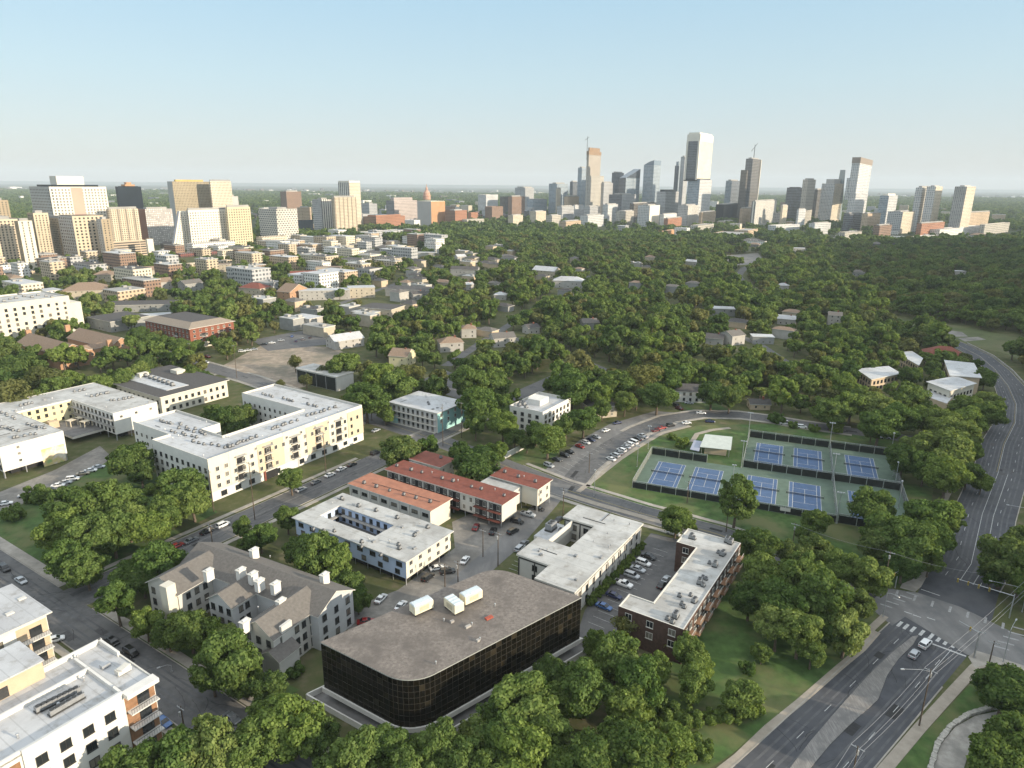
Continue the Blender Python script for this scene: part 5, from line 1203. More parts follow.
# grey townhouses: back bar and three wings
B = group_bld('townhouse_row', 'pale grey three storey townhouses with shingle roofs and white chimneys', 'townhouses', G(245, 610)); ze, zr = 10, 13.2
tl, tr = G(220, 543, ze), G(352.5, 589.5, ze); ba = math.atan2(tr[1]-tl[1], tr[0]-tl[0]); fa = ba-math.pi/2; Wd = 12.5
fx, fy = math.cos(fa), math.sin(fa); Lb = math.hypot(tr[0]-tl[0], tr[1]-tl[1])
P, foot = pitched(B, (tl[0]+fx*Wd/2, tl[1]+fy*Wd/2), ba, Lb, Wd, ze, zr, 'gable', .5, M_GREYW, M_SHING)
def wingt(front_px, side_off, L, W, zr_, mt):
    p = G(*front_px, ze); return pitched(B, p, fa+math.pi, L, W, ze, zr_, 'gable', .5, mt, M_SHING)
fc = lambda a, b: lerp(G(*a, ze), G(*b, ze), .5)
def wing2(a, b, mt, extra=4, zrr=zr):
    c = fc(a, b); W = math.hypot(G(*a, ze)[0]-G(*b, ze)[0], G(*a, ze)[1]-G(*b, ze)[1]); t = (c[0]-tl[0])*(-fx)+(c[1]-tl[1])*(-fy); L = abs(t)-Wd+extra
    P, foot = pitched(B, c, fa+math.pi, max(L, 6), W, ze, zrr, 'gable', .5, mt, M_SHING); B.win(foot[3], foot[0], 3, [1, 4, 7.3], 1.2, 1.6, 'dark'); B.win(foot[1], foot[0], 0, [1], 1, 1)
    B.win(foot[2], foot[3], max(2, int(L/3.6)), [1, 4, 7.3], 1.1, 1.5, 'dark', 1.5, 5); B.win(foot[0], foot[1], max(2, int(L/3.6)), [1, 4, 7.3], 1.1, 1.5, 'dark', 1.5, 5)
    return c, foot, L
cA, fA, LA = wing2((144.4, 583.5), (181, 592), M_OFFW); cM, fM, LM = wing2((208.6, 597.5), (232, 607), M_GREYW, 3, 12.6); cR, fR, LR_ = wing2((239.6, 629), (276.5, 636), M_OFFW)
B.win(foot[1], foot[2], 3, [1, 4, 7.3], 1.2, 1.6, 'dark')
for f in (.25, .55, .8):
    B.boxp('gable_dormer', (lerp(fR[0], fR[1], f)[0], lerp(fR[0], fR[1], f)[1], 6), (3.2, .8, 11.5), fa, M_OFFW) if f == .25 else None
a, b = fR[0], fR[1]
for pq in ((fR[0], fR[1]), (fR[2], fR[3])):
    nm = (pq[1][1]-pq[0][1], -(pq[1][0]-pq[0][0])); L = math.hypot(*nm)
    if (nm[0]*BX[0]+nm[1]*BX[1])/L > .7:
        for z in (.4, 3.6, 6.8): B.balcony(*pq, L*.72, L*.72+3, z, .5, M_TRIM, M_TRIM, M_DARK)
c = G(281, 657, 4); B.boxp('porch', (c[0], c[1], 3), (6, 5, 6), fa, M_OFFW); mb = MB()
P, foot2 = pitched(B, (c[0]+fx*3.0, c[1]+fy*3.0), fa+math.pi, 6, 5.6, 6, 7.6, 'gable', .4, M_OFFW, M_SHING)
for q, z in (((208.5, 573), 14.5), ((241, 572), 14), ((253, 576), 14), ((259.5, 583), 14), ((275.5, 586), 14), ((281, 603), 13.5), ((245, 624), 13), ((254, 552), 14), ((324.5, 577), 14)):
    c = G(*q, z-.6); mb = MB(); mb.box((c[0], c[1], z-1.2), (2.2, 1.3, 2.9), fa, 0); mb.box((c[0], c[1], z+.31), (2.5, 1.6, .14), fa, 1); mb.box((c[0], c[1], z+.5), (1.3, .6, .3), fa, 0); B.part('chimney', mb, [M_WHITE, M_TRIM])
c = G(171, 609, 6); B.boxp('chimney', (c[0], c[1], 6.6), (2.6, 2.6, 13.2), fa, M_CREAM)
for q in ((232, 560), (302, 589), (270, 556), (258, 607), (296, 575)): B.place('roof_vent', ME_VENT, *G(*q, 12), 11.6, 0, .8)
B.boxp('skylight', (*G(231, 559.5, 12), 11.9), (1.2, .9, .25), fa, M_WHITE); B.boxp('skylight', (*G(301.5, 588.5, 12), 11.9), (1.2, .9, .25), fa, M_WHITE)
keepbox(145, 540, 353, 690, 130); B.done()
# white modern apartments in the bottom left corner
h = 16; Q0 = np.array(G(153, 676.7, h)); Q1 = np.array(G(101.6, 641, h)); Wd = np.linalg.norm(Q1-Q0); a_, b_ = np.array(AX), np.array(BX)
Q1 = Q0-b_*Wd
P = [tuple(Q0), tuple(Q1), tuple(Q1-a_*70), tuple(Q0-a_*70)]
B = Bld('apartment_building', 'white modern apartments with cedar balconies in the bottom left corner', 'apartment building', P, h-.1, M_WHITE, M_MEMB, parapet=.3)
i0 = Q0; Lf = 70
fr = (tuple(Q0-a_*70), tuple(Q0)); nmv = b_
for z in (1.6, 5.2, 8.8, 12.4): B.win(tuple(Q0-a_*23), tuple(Q0-a_*6.5), 4, [z], 1.7, 1.7, 'dark', .5, .5)
mb = MB()
c = Q0-a_*14.6+b_*.2; mb.box((*c, h/2+.45), (17, .4, h+.9), TA, 0); B.part('white_bay', mb, [M_WHITE])
B.wins = [(x+b_[0]*.41, y+b_[1]*.41, *r) for x, y, *r in B.wins]
def bank(t0, t1, zs_, back=M_CEDAR):
    p, q = tuple(Q0-a_*t1), tuple(Q0-a_*t0); L = t1-t0; c = Q0-a_*(t0+t1)/2
    B.boxp('balcony_back', (*(c+b_*.04), h/2-.3), (L-.1, .08, h-1.4), TA, back)
    for z in zs_:
        B.balcony(p, q, .15, L-.15, z, 1.9, M_WHITE, M_DMETAL, back, 2.6); B.boxp('sliding_door', (*(Q0-a_*(t0+L*.4)+b_*.12), z+1.2), (L*.4, .08, 2.3), TA, M_CGLASS)
bank(.1, 5.9, (1.2, 4.8, 8.4, 12.0)); bank(23.5, 30, (1.2, 4.8, 8.4, 12.0)); bank(44, 50, (1.2, 4.8, 8.4, 12.0))
mb = MB(); e = Q0-b_*Wd/2
mb.box((*(Q0-a_*3+b_*.9), h+.15), (6.2, 2.2, .9), TA, 0); B.part('roof_edge', mb, [M_WHITE])
mb = MB()
for c, s, z in ((Q0-a_*35-b_*.25, (58, .5), .7), (Q0-a_*6.2-b_*Wd*.46, (.5, Wd*.86), .7), (Q0-a_*32-b_*(Wd*.62), (52, .5), .8), (Q1-a_*30+b_*.3, (60, .5), .9), (Q1-a_*.4+b_*Wd*.2, (.5, Wd*.4), .9)):
    mb.box((c[0], c[1], h+.3), (s[0], s[1], z*1.4), TA, 0)
B.part('parapet', mb, [M_WHITE])
for sh, nn in ((G(66, 700, h), 9), (G(54.5, 711, h), 0)): pass
mb = MB()
for row, (a0, a1) in enumerate((((38, 707.5), (76, 689)), ((52, 711), (80, 695)))):
    for k in range(8 if row == 0 else 6):
        q = lerp(a0, a1, k/(7 if row == 0 else 5)); c = G(*q, h+.8); B.place('ac_unit', ME_AC, c[0], c[1], h, TA, 1.0)
for q in ((84, 680.5), (59, 707), (18, 738), (114, 690), (78, 659)): B.place('roof_vent', ME_VENT, *G(*q, h), h, 0, 1.3)
mb = MB(); c = G(123, 670, h+.4); mb.box((c[0], c[1], h+.5), (2.6, 1.6, .9), TA, 0); mb.box((c[0]+.2, c[1], h+1.1), (2.2, 1.4, .3), TA+.3, 0); B.part('rooftop_unit', mb, [M_TRIM])
mb = MB(); c = G(105, 665, h+.4); mb.box((c[0], c[1], h+.4), (1.6, 1.2, .7), TA, 0); B.part('rooftop_unit', mb, [M_METAL])
cc = np.array(G(42, 661, h+3.7)); ph = ccw([tuple(cc), tuple(cc-a_*50), tuple(cc-a_*50-b_*10), tuple(cc-b_*10)])
mb = MB(); mb.prism(ph, 0, h+3.6, 0, 1); B.part('penthouse', mb, [M_TAN, M_MEMB]); mb = MB(); mb.prism(offset(ph, .3), h+3.62, h+3.9, 0, None, True); B.part('penthouse_roof', mb, [M_MEMB])
c = cc-a_*7+b_*.05; B.boxp('door', (*c, h+1.2), (1.6, .1, 2.3), TA, M_DMETAL); B.rz = h; B.clutter(8)
B.done()
# its white neighbour
h = 13; R0 = np.array(G(52.5, 612.5, h)); R1 = np.array(G(8.6, 586, h)); Wd = abs((R1-R0)@b_)
P = [tuple(R0), tuple(R0-b_*Wd), tuple(R0-b_*Wd-a_*60), tuple(R0-a_*60)]
B = Bld('apartment_building', 'white flat roofed apartments at the left edge with one corner balcony stack', 'apartment building', offset(P, -1), h, M_WHITE, M_MEMB, over=1.0, slab=.3)
i0 = R0-b_*1-a_*1; B.win(tuple(i0-a_*22), tuple(i0-a_*8), 3, [2, 5.6, 9.2], 2.2, 1.7, 'dark')
Q0, Wd = i0, Wd; h_ = h; bank(.1, 6.5, (1.4, 5.0, 8.6), M_TAN)
for q in ((22, 600), (10, 615)): B.boxp('skylight', (*G(*q, h), h+.45), (1.6, 1.1, .3), TA, M_TRIM)
B.done()
# white strip and dark parking beside it
# modern houses on the knoll by the avenue
def slabhouse(name, label, pts, h, wallm, roofm, over=.9, sp=3.2, z0=0, tilt=0, cat='house'):
    P = [G(*q, h) for q in pts]; B = Bld(name, label, cat, offset(P, -over), h, wallm, roofm, z0, over=over, slab=.35); B.auto(sp, [z for z in (1.0, 4.2) if z < h-2], 1.6, 1.7, 'dark', 3); return B
slabhouse('modern_house', 'modern house with broad flat white roof and orange brick terrace, leftmost on the knoll', [(856, 369.4), (888.5, 366.4), (901.5, 374), (871.5, 380)], 7.5, M_TAN, M_MEMB).done()
slabhouse('modern_house', 'small modern house with white roof just below the red hip roof', [(895.5, 353), (912, 351.5), (923, 358.6), (919, 366)], 7, M_TAN, M_MEMB).done()
slabhouse('modern_house', 'tan modern house with white roof, the one closest to the avenue bend', [(944, 360.4), (974, 363.5), (982, 378.4), (949.6, 376)], 9.5, M_TAN, M_MEMB).done()
B = slabhouse('modern_house', 'white walled modern house with a stepped white roof, front of the knoll', [(926, 382), (955, 376.4), (977, 383.8), (950.5, 391.5)], 9, M_CREAM, M_MEMB)
P2 = ccw([G(*q, 5.5) for q in ((921, 394), (934, 389), (953, 396), (947, 403))]); mb = MB(); mb.prism(P2, 0, 5.2, 0, 1); B.part('low_wing', mb, [M_TAN, M_MEMB]); FOOT.append((P2, 1)); B.done()
B = group_bld('house', 'house with a red brown tiled hip roof above the white modern houses', 'house', G(938, 362)); pitched(B, G(925, 350, 7), RAD(-20), 22, 15, 6, 10.5, 'hip', .8, M_TAN, M_RED); keepbox(918, 340, 960, 358, 380); B.done()
keepbox(852, 360, 990, 404, 345)
# white two storey house above the courts
B = group_bld('house', 'white two storey house with a dark gable roof above the courts', 'house', G(685, 402)); e = RAD(-6)
P, foot = pitched(B, G(673.5, 394, 3), e, 16.5, 9, 6.2, 9.0, 'gable', .4, M_WHITE, M_SHINGD); B.win(foot[0], foot[1], 5, [1.0, 4.0], 1.0, 1.4, 'dark'); keepbox(670, 378, 702, 404, 330); B.done()
# ------------------------------------------------------------------ towers and far buildings
def boxpoly(xl, xm, xr, D, yt, th=TA):
    """footprint of a box D metres ahead whose near top corner is seen at (xm, yt), its two visible faces reaching xl and xr; also the corner and the height"""
    d = _fw*FOC+_rt*(xm-512)-_up*(yt-384); t = D/d[1]; C = np.array([d[0]*t, D]); h = CAM_H+d[2]*t
    dR = np.array([math.cos(th), math.sin(th)]); dL = np.array([-math.sin(th), math.cos(th)])
    def solve(d, xt):
        lo, hi = 0., 400.
        for _ in range(40):
            m = (lo+hi)/2; x = PR((*(C+d*m), h))[0]
            if abs(x-xm) < abs(xt-xm): lo = m
            else: hi = m
        return max(lo, 4.)
    a = solve(dR, xr) if xr-xm > .5 else 18.; b = solve(dL, xl) if xm-xl > .5 else 18.
    return [tuple(C), tuple(C+dR*a), tuple(C+dR*a+dL*b), tuple(C+dL*b)], C
def zat(C, y):
    lo, hi = -50., 500.
    for _ in range(50):
        m = (lo+hi)/2
        if PR((*C, m))[1] > y: lo = m
        else: hi = m
    return lo
M_FROOF = mat('far_roof', (.34, .33, .31), .9, .2, .03)
def tower(name, label, xl, xm, xr, yt, D, fm, sidem=None, cat='tower', crown=None, group=None, th=TA, roof=None, z0=0, geo=None, par=1.2, keep=True, ph=True):
    if th == TA and xm > 760: th = RAD(40)
    P, C = boxpoly(xl, xm, xr, D, yt, th); h = max(4., zat(C, yt))
    B = Bld(name, label, cat, P, h, None, None, keep=keep); mb = MB(); mb2 = MB()
    for i in range(4):
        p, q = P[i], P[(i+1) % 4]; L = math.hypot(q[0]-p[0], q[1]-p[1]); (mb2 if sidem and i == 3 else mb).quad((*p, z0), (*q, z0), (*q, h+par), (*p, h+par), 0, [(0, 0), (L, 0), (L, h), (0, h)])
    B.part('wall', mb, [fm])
    if sidem: B.part('shaded_wall', mb2, [sidem])  # left face; darker on several towers to put its shade into the colour
    mb = MB(); mb.cap([P], h); B.part('roof', mb, [roof or M_FROOF])
    if crown:                                             # (inset, height, material)
        mb = MB(); mb.prism(offset(P, -crown[0]), h, h+crown[1], 0); B.part('crown', mb, [crown[2]])
    elif ph and h > 14:
        w = min(math.hypot(P[1][0]-P[0][0], P[1][1]-P[0][1]), math.hypot(P[3][0]-P[0][0], P[3][1]-P[0][1])); mb = MB(); mb.prism(offset(P, -w*.28), h, h+min(5, 2.5+h*.03), 0); B.part('penthouse', mb, [M_FROOF])
    B.h = h; B.P = P
    if geo:                                               # real window openings: (spacing, floor height, w, h, first)
        sp, fl, w, wh, z1 = geo
        for i in (0, 3):
            p, q = P[i], P[(i+1) % 4]; L = math.hypot(q[0]-p[0], q[1]-p[1]); zs = [z for z in np.arange(z1, h-1.5, fl)]
            B.win(p, q, max(1, int((L-2)/sp)), zs, w, wh, 'none', 1, 1)
        B.done(60)
    return B
def F(name, w, g, **k): return facade(name, w, g, **k)
cw = (.62, .58, .50); GL = (.09, .10, .11)
f_cream = F('facade_cream', (.66, .58, .45), (.10, .09, .08), fl=3.3, cw=3.4, wf=.5, hf=.55); f_white = F('facade_white', (.72, .70, .66), (.14, .14, .14), fl=3.4, cw=3.6, wf=.5, hf=.5)
f_beige = F('facade_beige', (.52, .43, .31), (.09, .08, .07), fl=3.2, cw=4.6, wf=.5, hf=.6); f_beigev = F('facade_beige_bands', (.60, .51, .38), (.10, .085, .07), fl=3.2, cw=3.4, wf=.45, hf=.6, vstripe=(13, .28, (.30, .25, .19)))
f_glass = F('facade_blue_glass', (.34, .38, .41), (.17, .22, .27), fl=4.6, cw=3.6, wf=.8, hf=.62, rough=.12, var=.4); f_dglass = F('facade_dark_glass', (.15, .16, .175), (.06, .07, .085), fl=4.6, cw=3.6, wf=.82, hf=.62, rough=.15, var=.5)
f_grey = F('facade_grey', (.42, .42, .42), (.13, .14, .15), fl=4.4, cw=4.4, wf=.6, hf=.5); f_conc = F('facade_concrete', (.45, .42, .365), (.15, .145, .135), fl=4.2, cw=5, wf=.55, hf=.5)
f_brown = F('facade_brown', (.26, .17, .12), (.06, .05, .05), fl=3.6, cw=3, wf=.55, hf=.5); f_brick = F('facade_brick', (.36, .17, .10), (.08, .06, .05), fl=3.6, cw=3.2, wf=.45, hf=.5)
f_pink = F('facade_pink_grid', (.52, .44, .40), (.10, .10, .11), fl=3.8, cw=4.2, wf=.6, hf=.6); f_tan = F('facade_tan', (.50, .38, .26), (.12, .10, .08), fl=3.6, cw=3.6, wf=.5, hf=.5)
f_stripe = F('facade_white_stripes', (.66, .63, .57), (.07, .075, .08), fl=3.4, cw=6.5, wf=.42, hf=.92); f_check = F('facade_checker', (.58, .54, .48), (.08, .08, .085), fl=4.0, cw=6.4, wf=.55, hf=.5, stagger=True)
f_garage = F('facade_garage', (.52, .42, .31), (.06, .055, .05), fl=3.3, cw=40, wf=.98, hf=.5); f_bronze = F('facade_bronze', (.13, .115, .10), (.07, .068, .066), fl=4.6, cw=3.8, wf=.8, hf=.6, rough=.15)
f_slim = F('facade_slim_white', (.58, .57, .55), (.19, .22, .25), fl=4.2, cw=4.6, wf=.6, hf=.55, rough=.2); f_yel = F('facade_yellowish', (.60, .52, .33), (.10, .09, .07), fl=3.2, cw=3.2, wf=.5, hf=.5)
# --- student towers at the left
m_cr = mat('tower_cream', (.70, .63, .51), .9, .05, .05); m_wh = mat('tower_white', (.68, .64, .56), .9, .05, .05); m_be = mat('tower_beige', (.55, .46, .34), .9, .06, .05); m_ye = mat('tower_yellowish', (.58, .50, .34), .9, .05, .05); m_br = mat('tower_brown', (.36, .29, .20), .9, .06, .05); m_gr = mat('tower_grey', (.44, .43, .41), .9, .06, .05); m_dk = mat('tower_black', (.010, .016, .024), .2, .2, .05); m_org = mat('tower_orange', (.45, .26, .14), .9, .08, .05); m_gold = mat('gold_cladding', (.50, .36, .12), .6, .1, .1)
B = tower('apartment_tower', 'tallest white tower with a rosy panel and square penthouse, left of the black tower', 29, 49, 106, 187.5, 1080, m_wh, m_gr, 'tower', geo=(4.8, 4.4, 2.3, 2.5, 6), crown=(8, 4, m_dk), keep=False)  # grey left face of the white tower has its shade in the colour
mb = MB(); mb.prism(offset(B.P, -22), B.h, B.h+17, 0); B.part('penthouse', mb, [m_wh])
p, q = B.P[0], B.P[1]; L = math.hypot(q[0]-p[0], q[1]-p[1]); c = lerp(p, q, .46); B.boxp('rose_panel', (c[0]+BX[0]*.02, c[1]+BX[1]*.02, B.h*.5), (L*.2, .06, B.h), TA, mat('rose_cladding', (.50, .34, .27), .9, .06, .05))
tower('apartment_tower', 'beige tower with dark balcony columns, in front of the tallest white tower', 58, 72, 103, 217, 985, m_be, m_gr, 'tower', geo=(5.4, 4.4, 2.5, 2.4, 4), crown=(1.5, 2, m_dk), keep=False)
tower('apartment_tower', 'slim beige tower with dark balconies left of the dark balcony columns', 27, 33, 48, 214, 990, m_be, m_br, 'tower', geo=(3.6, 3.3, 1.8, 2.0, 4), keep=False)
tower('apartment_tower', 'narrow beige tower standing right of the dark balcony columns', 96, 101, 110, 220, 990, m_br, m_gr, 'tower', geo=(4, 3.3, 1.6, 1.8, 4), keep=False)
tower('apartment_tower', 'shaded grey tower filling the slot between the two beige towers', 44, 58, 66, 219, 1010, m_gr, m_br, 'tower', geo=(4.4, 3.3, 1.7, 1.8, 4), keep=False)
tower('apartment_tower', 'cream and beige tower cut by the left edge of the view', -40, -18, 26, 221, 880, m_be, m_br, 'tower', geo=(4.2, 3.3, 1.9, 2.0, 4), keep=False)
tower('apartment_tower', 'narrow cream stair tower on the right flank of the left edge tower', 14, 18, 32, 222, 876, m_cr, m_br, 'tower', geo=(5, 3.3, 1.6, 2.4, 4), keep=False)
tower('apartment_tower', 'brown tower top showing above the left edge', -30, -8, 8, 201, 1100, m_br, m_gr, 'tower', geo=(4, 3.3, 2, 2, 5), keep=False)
tower('apartment_tower', 'cream banded tower between the tallest white tower and the grey slab', 106, 108, 138, 210, 1120, f_beigev, None, 'tower', keep=False)
B = tower('office_tower', 'black glass tower with a small orange crown', 115, 117, 141, 187, 1700, m_dk, None, 'tower', crown=(6, 2, m_dk), keep=False); mb = MB(); c = np.mean(B.P, axis=0); mb.box((*c, B.h+4), (24, 18, 4), TA); mb.box((*c, B.h+8.5), (12, 10, 5), TA); B.part('orange_crown', mb, [m_org])
tower('apartment_slab', 'grey shaded slab with brick left end behind the slanted building', 138, 145, 172, 210, 1230, F('facade_slab', (.36, .33, .31), (.60, .58, .55), fl=3.3, cw=3.6, wf=.5, hf=.5), mat('tower_brick', (.30, .15, .10), .9, .1, .05), 'building', keep=False)
B = tower('apartment_tower', 'broad brown tower with a gold roof box', 167, 172, 210, 182, 1500, f_brown if False else F('facade_tower_brown', (.36, .30, .20), (.11, .09, .07), fl=3.3, cw=3.4, wf=.45, hf=.6), m_gr, 'tower', crown=(12, 5, m_gold), keep=False)
tower('apartment_tower', 'cream tower joined to the right of the gold capped brown tower', 209, 210, 231, 182, 1530, f_cream, None, 'tower', keep=False)
tower('apartment_building', 'white sawtooth building with a sharply slanted end', 186, 188, 227, 211, 1150, m_wh, m_gr, 'building', geo=(4.6, 4.2, 2.0, 2.0, 4), keep=False)
Pq, Cq = boxpoly(166, 168, 186, 1140, 211.5); hq = zat(Cq, 211.5); B = Bld('apartment_building', 'leaning wedge of white wall at the left end of the sawtooth building', 'building', Pq, hq, None, None, keep=False)
a, b, c, d = Pq; ax = np.array(b)-np.array(a); a2, d2 = tuple(np.array(a)+ax*.62), tuple(np.array(d)+ax*.62); mb = MB()
mb.quad((*a, 0), (*b, 0), (*b, hq), (*a2, hq)); mb.quad((*b, 0), (*c, 0), (*c, hq), (*b, hq)); mb.quad((*c, 0), (*d, 0), (*d2, hq), (*c, hq)); mb.quad((*d, 0), (*a, 0), (*a2, hq), (*d2, hq), 1); mb.quad((*a2, hq), (*b, hq), (*c, hq), (*d2, hq)); B.part('wall', mb, [m_wh, mat('slanted_grey_wall', (.40, .41, .45), .8, .06, .05)])
for z in np.arange(4, hq-3, 3.4):
    f0 = .62*(z+2)/hq+.06; k = max(1, int((1-f0)*np.linalg.norm(ax)/4)); B.win(lerp(a, b, f0), b, k, [z], 1.5, 1.6, 'none')
B.done(60)
tower('apartment_tower', 'yellowish tower to the right of the sawtooth building', 225, 227, 250, 208, 1190, m_ye, None, 'tower', geo=(4.6, 4.2, 2.1, 2.1, 4), keep=False)
tower('apartment_tower', 'flat grey tower between the gold capped tower and the yellowish one', 210, 216, 238, 197, 1600, m_gr, None, 'tower', keep=False)
tower('parking_garage', 'beige parking garage with open horizontal decks', 109, 113, 148, 243, 1010, f_garage, m_br, 'garage', keep=False, ph=False); tower('stair_tower', 'tan stair tower at the right end of the open parking garage', 146, 147, 153, 240, 1012, m_cr, None, 'stair tower', keep=False, ph=False)
for args in (('low grey apartment block at the foot of the beige tower', 60, 66, 98, 263, 900, f_grey), ('low white podium right of the sawtooth building', 186, 192, 235, 244, 1090, f_white), ('dark red row below the sawtooth building', 176, 180, 217, 254, 1035, F('facade_darkred', (.20, .07, .06), (.06, .05, .05))), ('cream cube behind the gabled houses', 217, 222, 236, 251, 1010, f_cream), ('grey brown cube beside the cream one', 233, 238, 251, 250, 1005, f_brown), ('cream villas block in front of the parking garage', 94, 99, 140, 268, 880, f_cream), ('beige apartment row with dark gaps above the gabled houses', 186, 190, 232, 264, 900, f_beige),
             ('brown roofed block at the left edge above the hotel', -20, -5, 36, 276, 800, f_garage)):
    tower('low_building', args[0], *args[1:7], None, 'building', par=.4, ph=False, keep=True)
# --- middle distance
tower('office_tower', 'brown grey office block far behind the checkered building', 280, 286, 301, 192, 2300, f_brown, keep=False)
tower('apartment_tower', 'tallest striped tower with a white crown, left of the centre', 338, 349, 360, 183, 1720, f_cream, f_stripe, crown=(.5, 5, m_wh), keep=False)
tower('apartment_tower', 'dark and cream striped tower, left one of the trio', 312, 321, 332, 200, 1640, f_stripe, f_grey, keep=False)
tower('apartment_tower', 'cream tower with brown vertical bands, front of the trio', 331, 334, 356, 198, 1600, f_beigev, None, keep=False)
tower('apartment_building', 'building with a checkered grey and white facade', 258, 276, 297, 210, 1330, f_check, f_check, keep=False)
tower('office_tower', 'rosy grey gridded office block with a stepped crown', 386, 394, 417, 201, 1950, f_pink, F('facade_pink_shade', (.26, .25, .25), (.09, .10, .11), fl=3.8, cw=4.2, wf=.6, hf=.6), crown=(9, 9, f_pink), keep=False)  # left face repeats the rosy grid darker, shade put into the colour
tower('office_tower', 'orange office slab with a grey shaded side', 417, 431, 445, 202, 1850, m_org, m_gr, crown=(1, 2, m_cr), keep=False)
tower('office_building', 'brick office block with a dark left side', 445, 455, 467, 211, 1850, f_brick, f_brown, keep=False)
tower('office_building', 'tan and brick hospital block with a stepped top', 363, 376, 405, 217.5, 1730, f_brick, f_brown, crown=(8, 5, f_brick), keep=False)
tower('office_building', 'grey block with a rosy top left of the gridded office', 361, 369, 377, 204, 2200, f_grey, keep=False); tower('office_building', 'small tan cube above the black box', 297, 302, 311, 208, 1800, f_tan, keep=False); tower('office_building', 'black box below the small tan cube', 297, 299, 313, 221, 1560, m_dk, keep=False, ph=False)
tower('apartment_building', 'white apartments with many balconies left of the wooded hill', 345, 355, 407, 234, 1400, f_slim, f_slim, 'building', ph=False); tower('apartment_building', 'long low white apartments behind the checkered building', 297, 302, 350, 235, 1480, f_slim, None, 'building', ph=False)
tower('apartment_building', 'beige low apartment row at the edge of the woods', 336, 345, 400, 246, 1190, f_cream, f_cream, 'building', ph=False, par=.4); tower('apartment_building', 'plain white cube in front of the beige apartment row', 350, 354, 376, 252, 1110, f_white, None, 'building', ph=False, par=.4)
tower('apartment_building', 'cream block below the checkered building', 256, 262, 287, 238, 1230, f_cream, f_cream, 'building', ph=False); tower('apartment_building', 'red and white low block beside the cream block', 287, 290, 310, 246, 1150, f_brick, None, 'building', ph=False); tower('apartment_building', 'tan low block on the right end of the beige apartment row', 398, 401, 420, 248, 1150, f_tan, None, 'building', ph=False)
# capitol
P, C = boxpoly(422, 426, 432, 2050, 205); B = Bld('domed_building', 'domed building of pink stone showing its lantern above the orange slab', 'domed building', P, 50, f_pink, M_FROOF, keep=False); z = zat(C, 199); cc = np.mean(P, axis=0); mb = MB(); r = 10.
pr_ = [(z-2, 11.), (z+8, 11), (z+8.2, 12), (z+9.5, 12), (z+10, 10.6), (z+17, 9.2), (z+22, 6.), (z+25, 3.), (z+25.2, 3.4), (z+31, 3.), (z+34, 1.2), (z+42, .3)]
for (za, ra_), (zb, rb_) in zip(pr_[:-1], pr_[1:]): mb.tube((*cc, za), (*cc, zb), ra_, rb_, 16, 0, False)
B.part('dome', mb, [mat('pink_granite', (.50, .30, .22), .8, .08, .1)])
# --- downtown skyline
T_ = tower
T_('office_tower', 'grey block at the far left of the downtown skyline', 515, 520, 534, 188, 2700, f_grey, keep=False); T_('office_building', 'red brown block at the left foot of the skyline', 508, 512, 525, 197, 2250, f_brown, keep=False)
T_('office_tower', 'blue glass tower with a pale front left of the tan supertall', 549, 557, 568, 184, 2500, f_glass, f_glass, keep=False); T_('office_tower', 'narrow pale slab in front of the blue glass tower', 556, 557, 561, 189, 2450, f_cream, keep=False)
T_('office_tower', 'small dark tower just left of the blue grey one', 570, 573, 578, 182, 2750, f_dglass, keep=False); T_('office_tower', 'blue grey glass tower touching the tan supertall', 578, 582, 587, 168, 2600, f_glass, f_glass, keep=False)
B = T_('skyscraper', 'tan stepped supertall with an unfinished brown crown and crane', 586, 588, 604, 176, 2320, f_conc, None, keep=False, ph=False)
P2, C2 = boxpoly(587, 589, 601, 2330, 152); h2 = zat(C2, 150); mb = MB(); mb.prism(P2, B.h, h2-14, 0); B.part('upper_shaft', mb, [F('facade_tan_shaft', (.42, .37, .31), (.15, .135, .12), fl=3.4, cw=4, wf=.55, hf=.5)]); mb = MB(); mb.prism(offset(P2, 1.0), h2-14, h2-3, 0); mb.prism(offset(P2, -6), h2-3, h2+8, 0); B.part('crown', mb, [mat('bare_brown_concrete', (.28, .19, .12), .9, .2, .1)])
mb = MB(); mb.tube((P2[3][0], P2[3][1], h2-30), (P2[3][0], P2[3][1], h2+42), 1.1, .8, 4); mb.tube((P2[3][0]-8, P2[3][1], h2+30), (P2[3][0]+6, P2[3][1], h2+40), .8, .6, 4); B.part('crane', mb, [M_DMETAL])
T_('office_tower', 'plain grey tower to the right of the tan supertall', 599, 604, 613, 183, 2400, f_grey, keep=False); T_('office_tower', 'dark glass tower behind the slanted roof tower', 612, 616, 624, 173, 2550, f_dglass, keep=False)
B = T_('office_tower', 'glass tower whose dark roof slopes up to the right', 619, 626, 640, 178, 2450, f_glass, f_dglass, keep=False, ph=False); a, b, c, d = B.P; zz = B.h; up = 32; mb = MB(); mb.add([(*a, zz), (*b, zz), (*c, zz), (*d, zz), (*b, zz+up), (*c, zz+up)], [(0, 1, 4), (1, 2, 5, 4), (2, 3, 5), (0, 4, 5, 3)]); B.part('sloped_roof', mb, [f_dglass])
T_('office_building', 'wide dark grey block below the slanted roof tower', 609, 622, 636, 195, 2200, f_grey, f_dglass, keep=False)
B = T_('skyscraper', 'blue grey tower with a softly curved top, centre of the skyline', 644, 654, 661, 165, 2500, f_glass, f_glass, keep=False, ph=False); a, b, c, d = B.P; mb = MB()
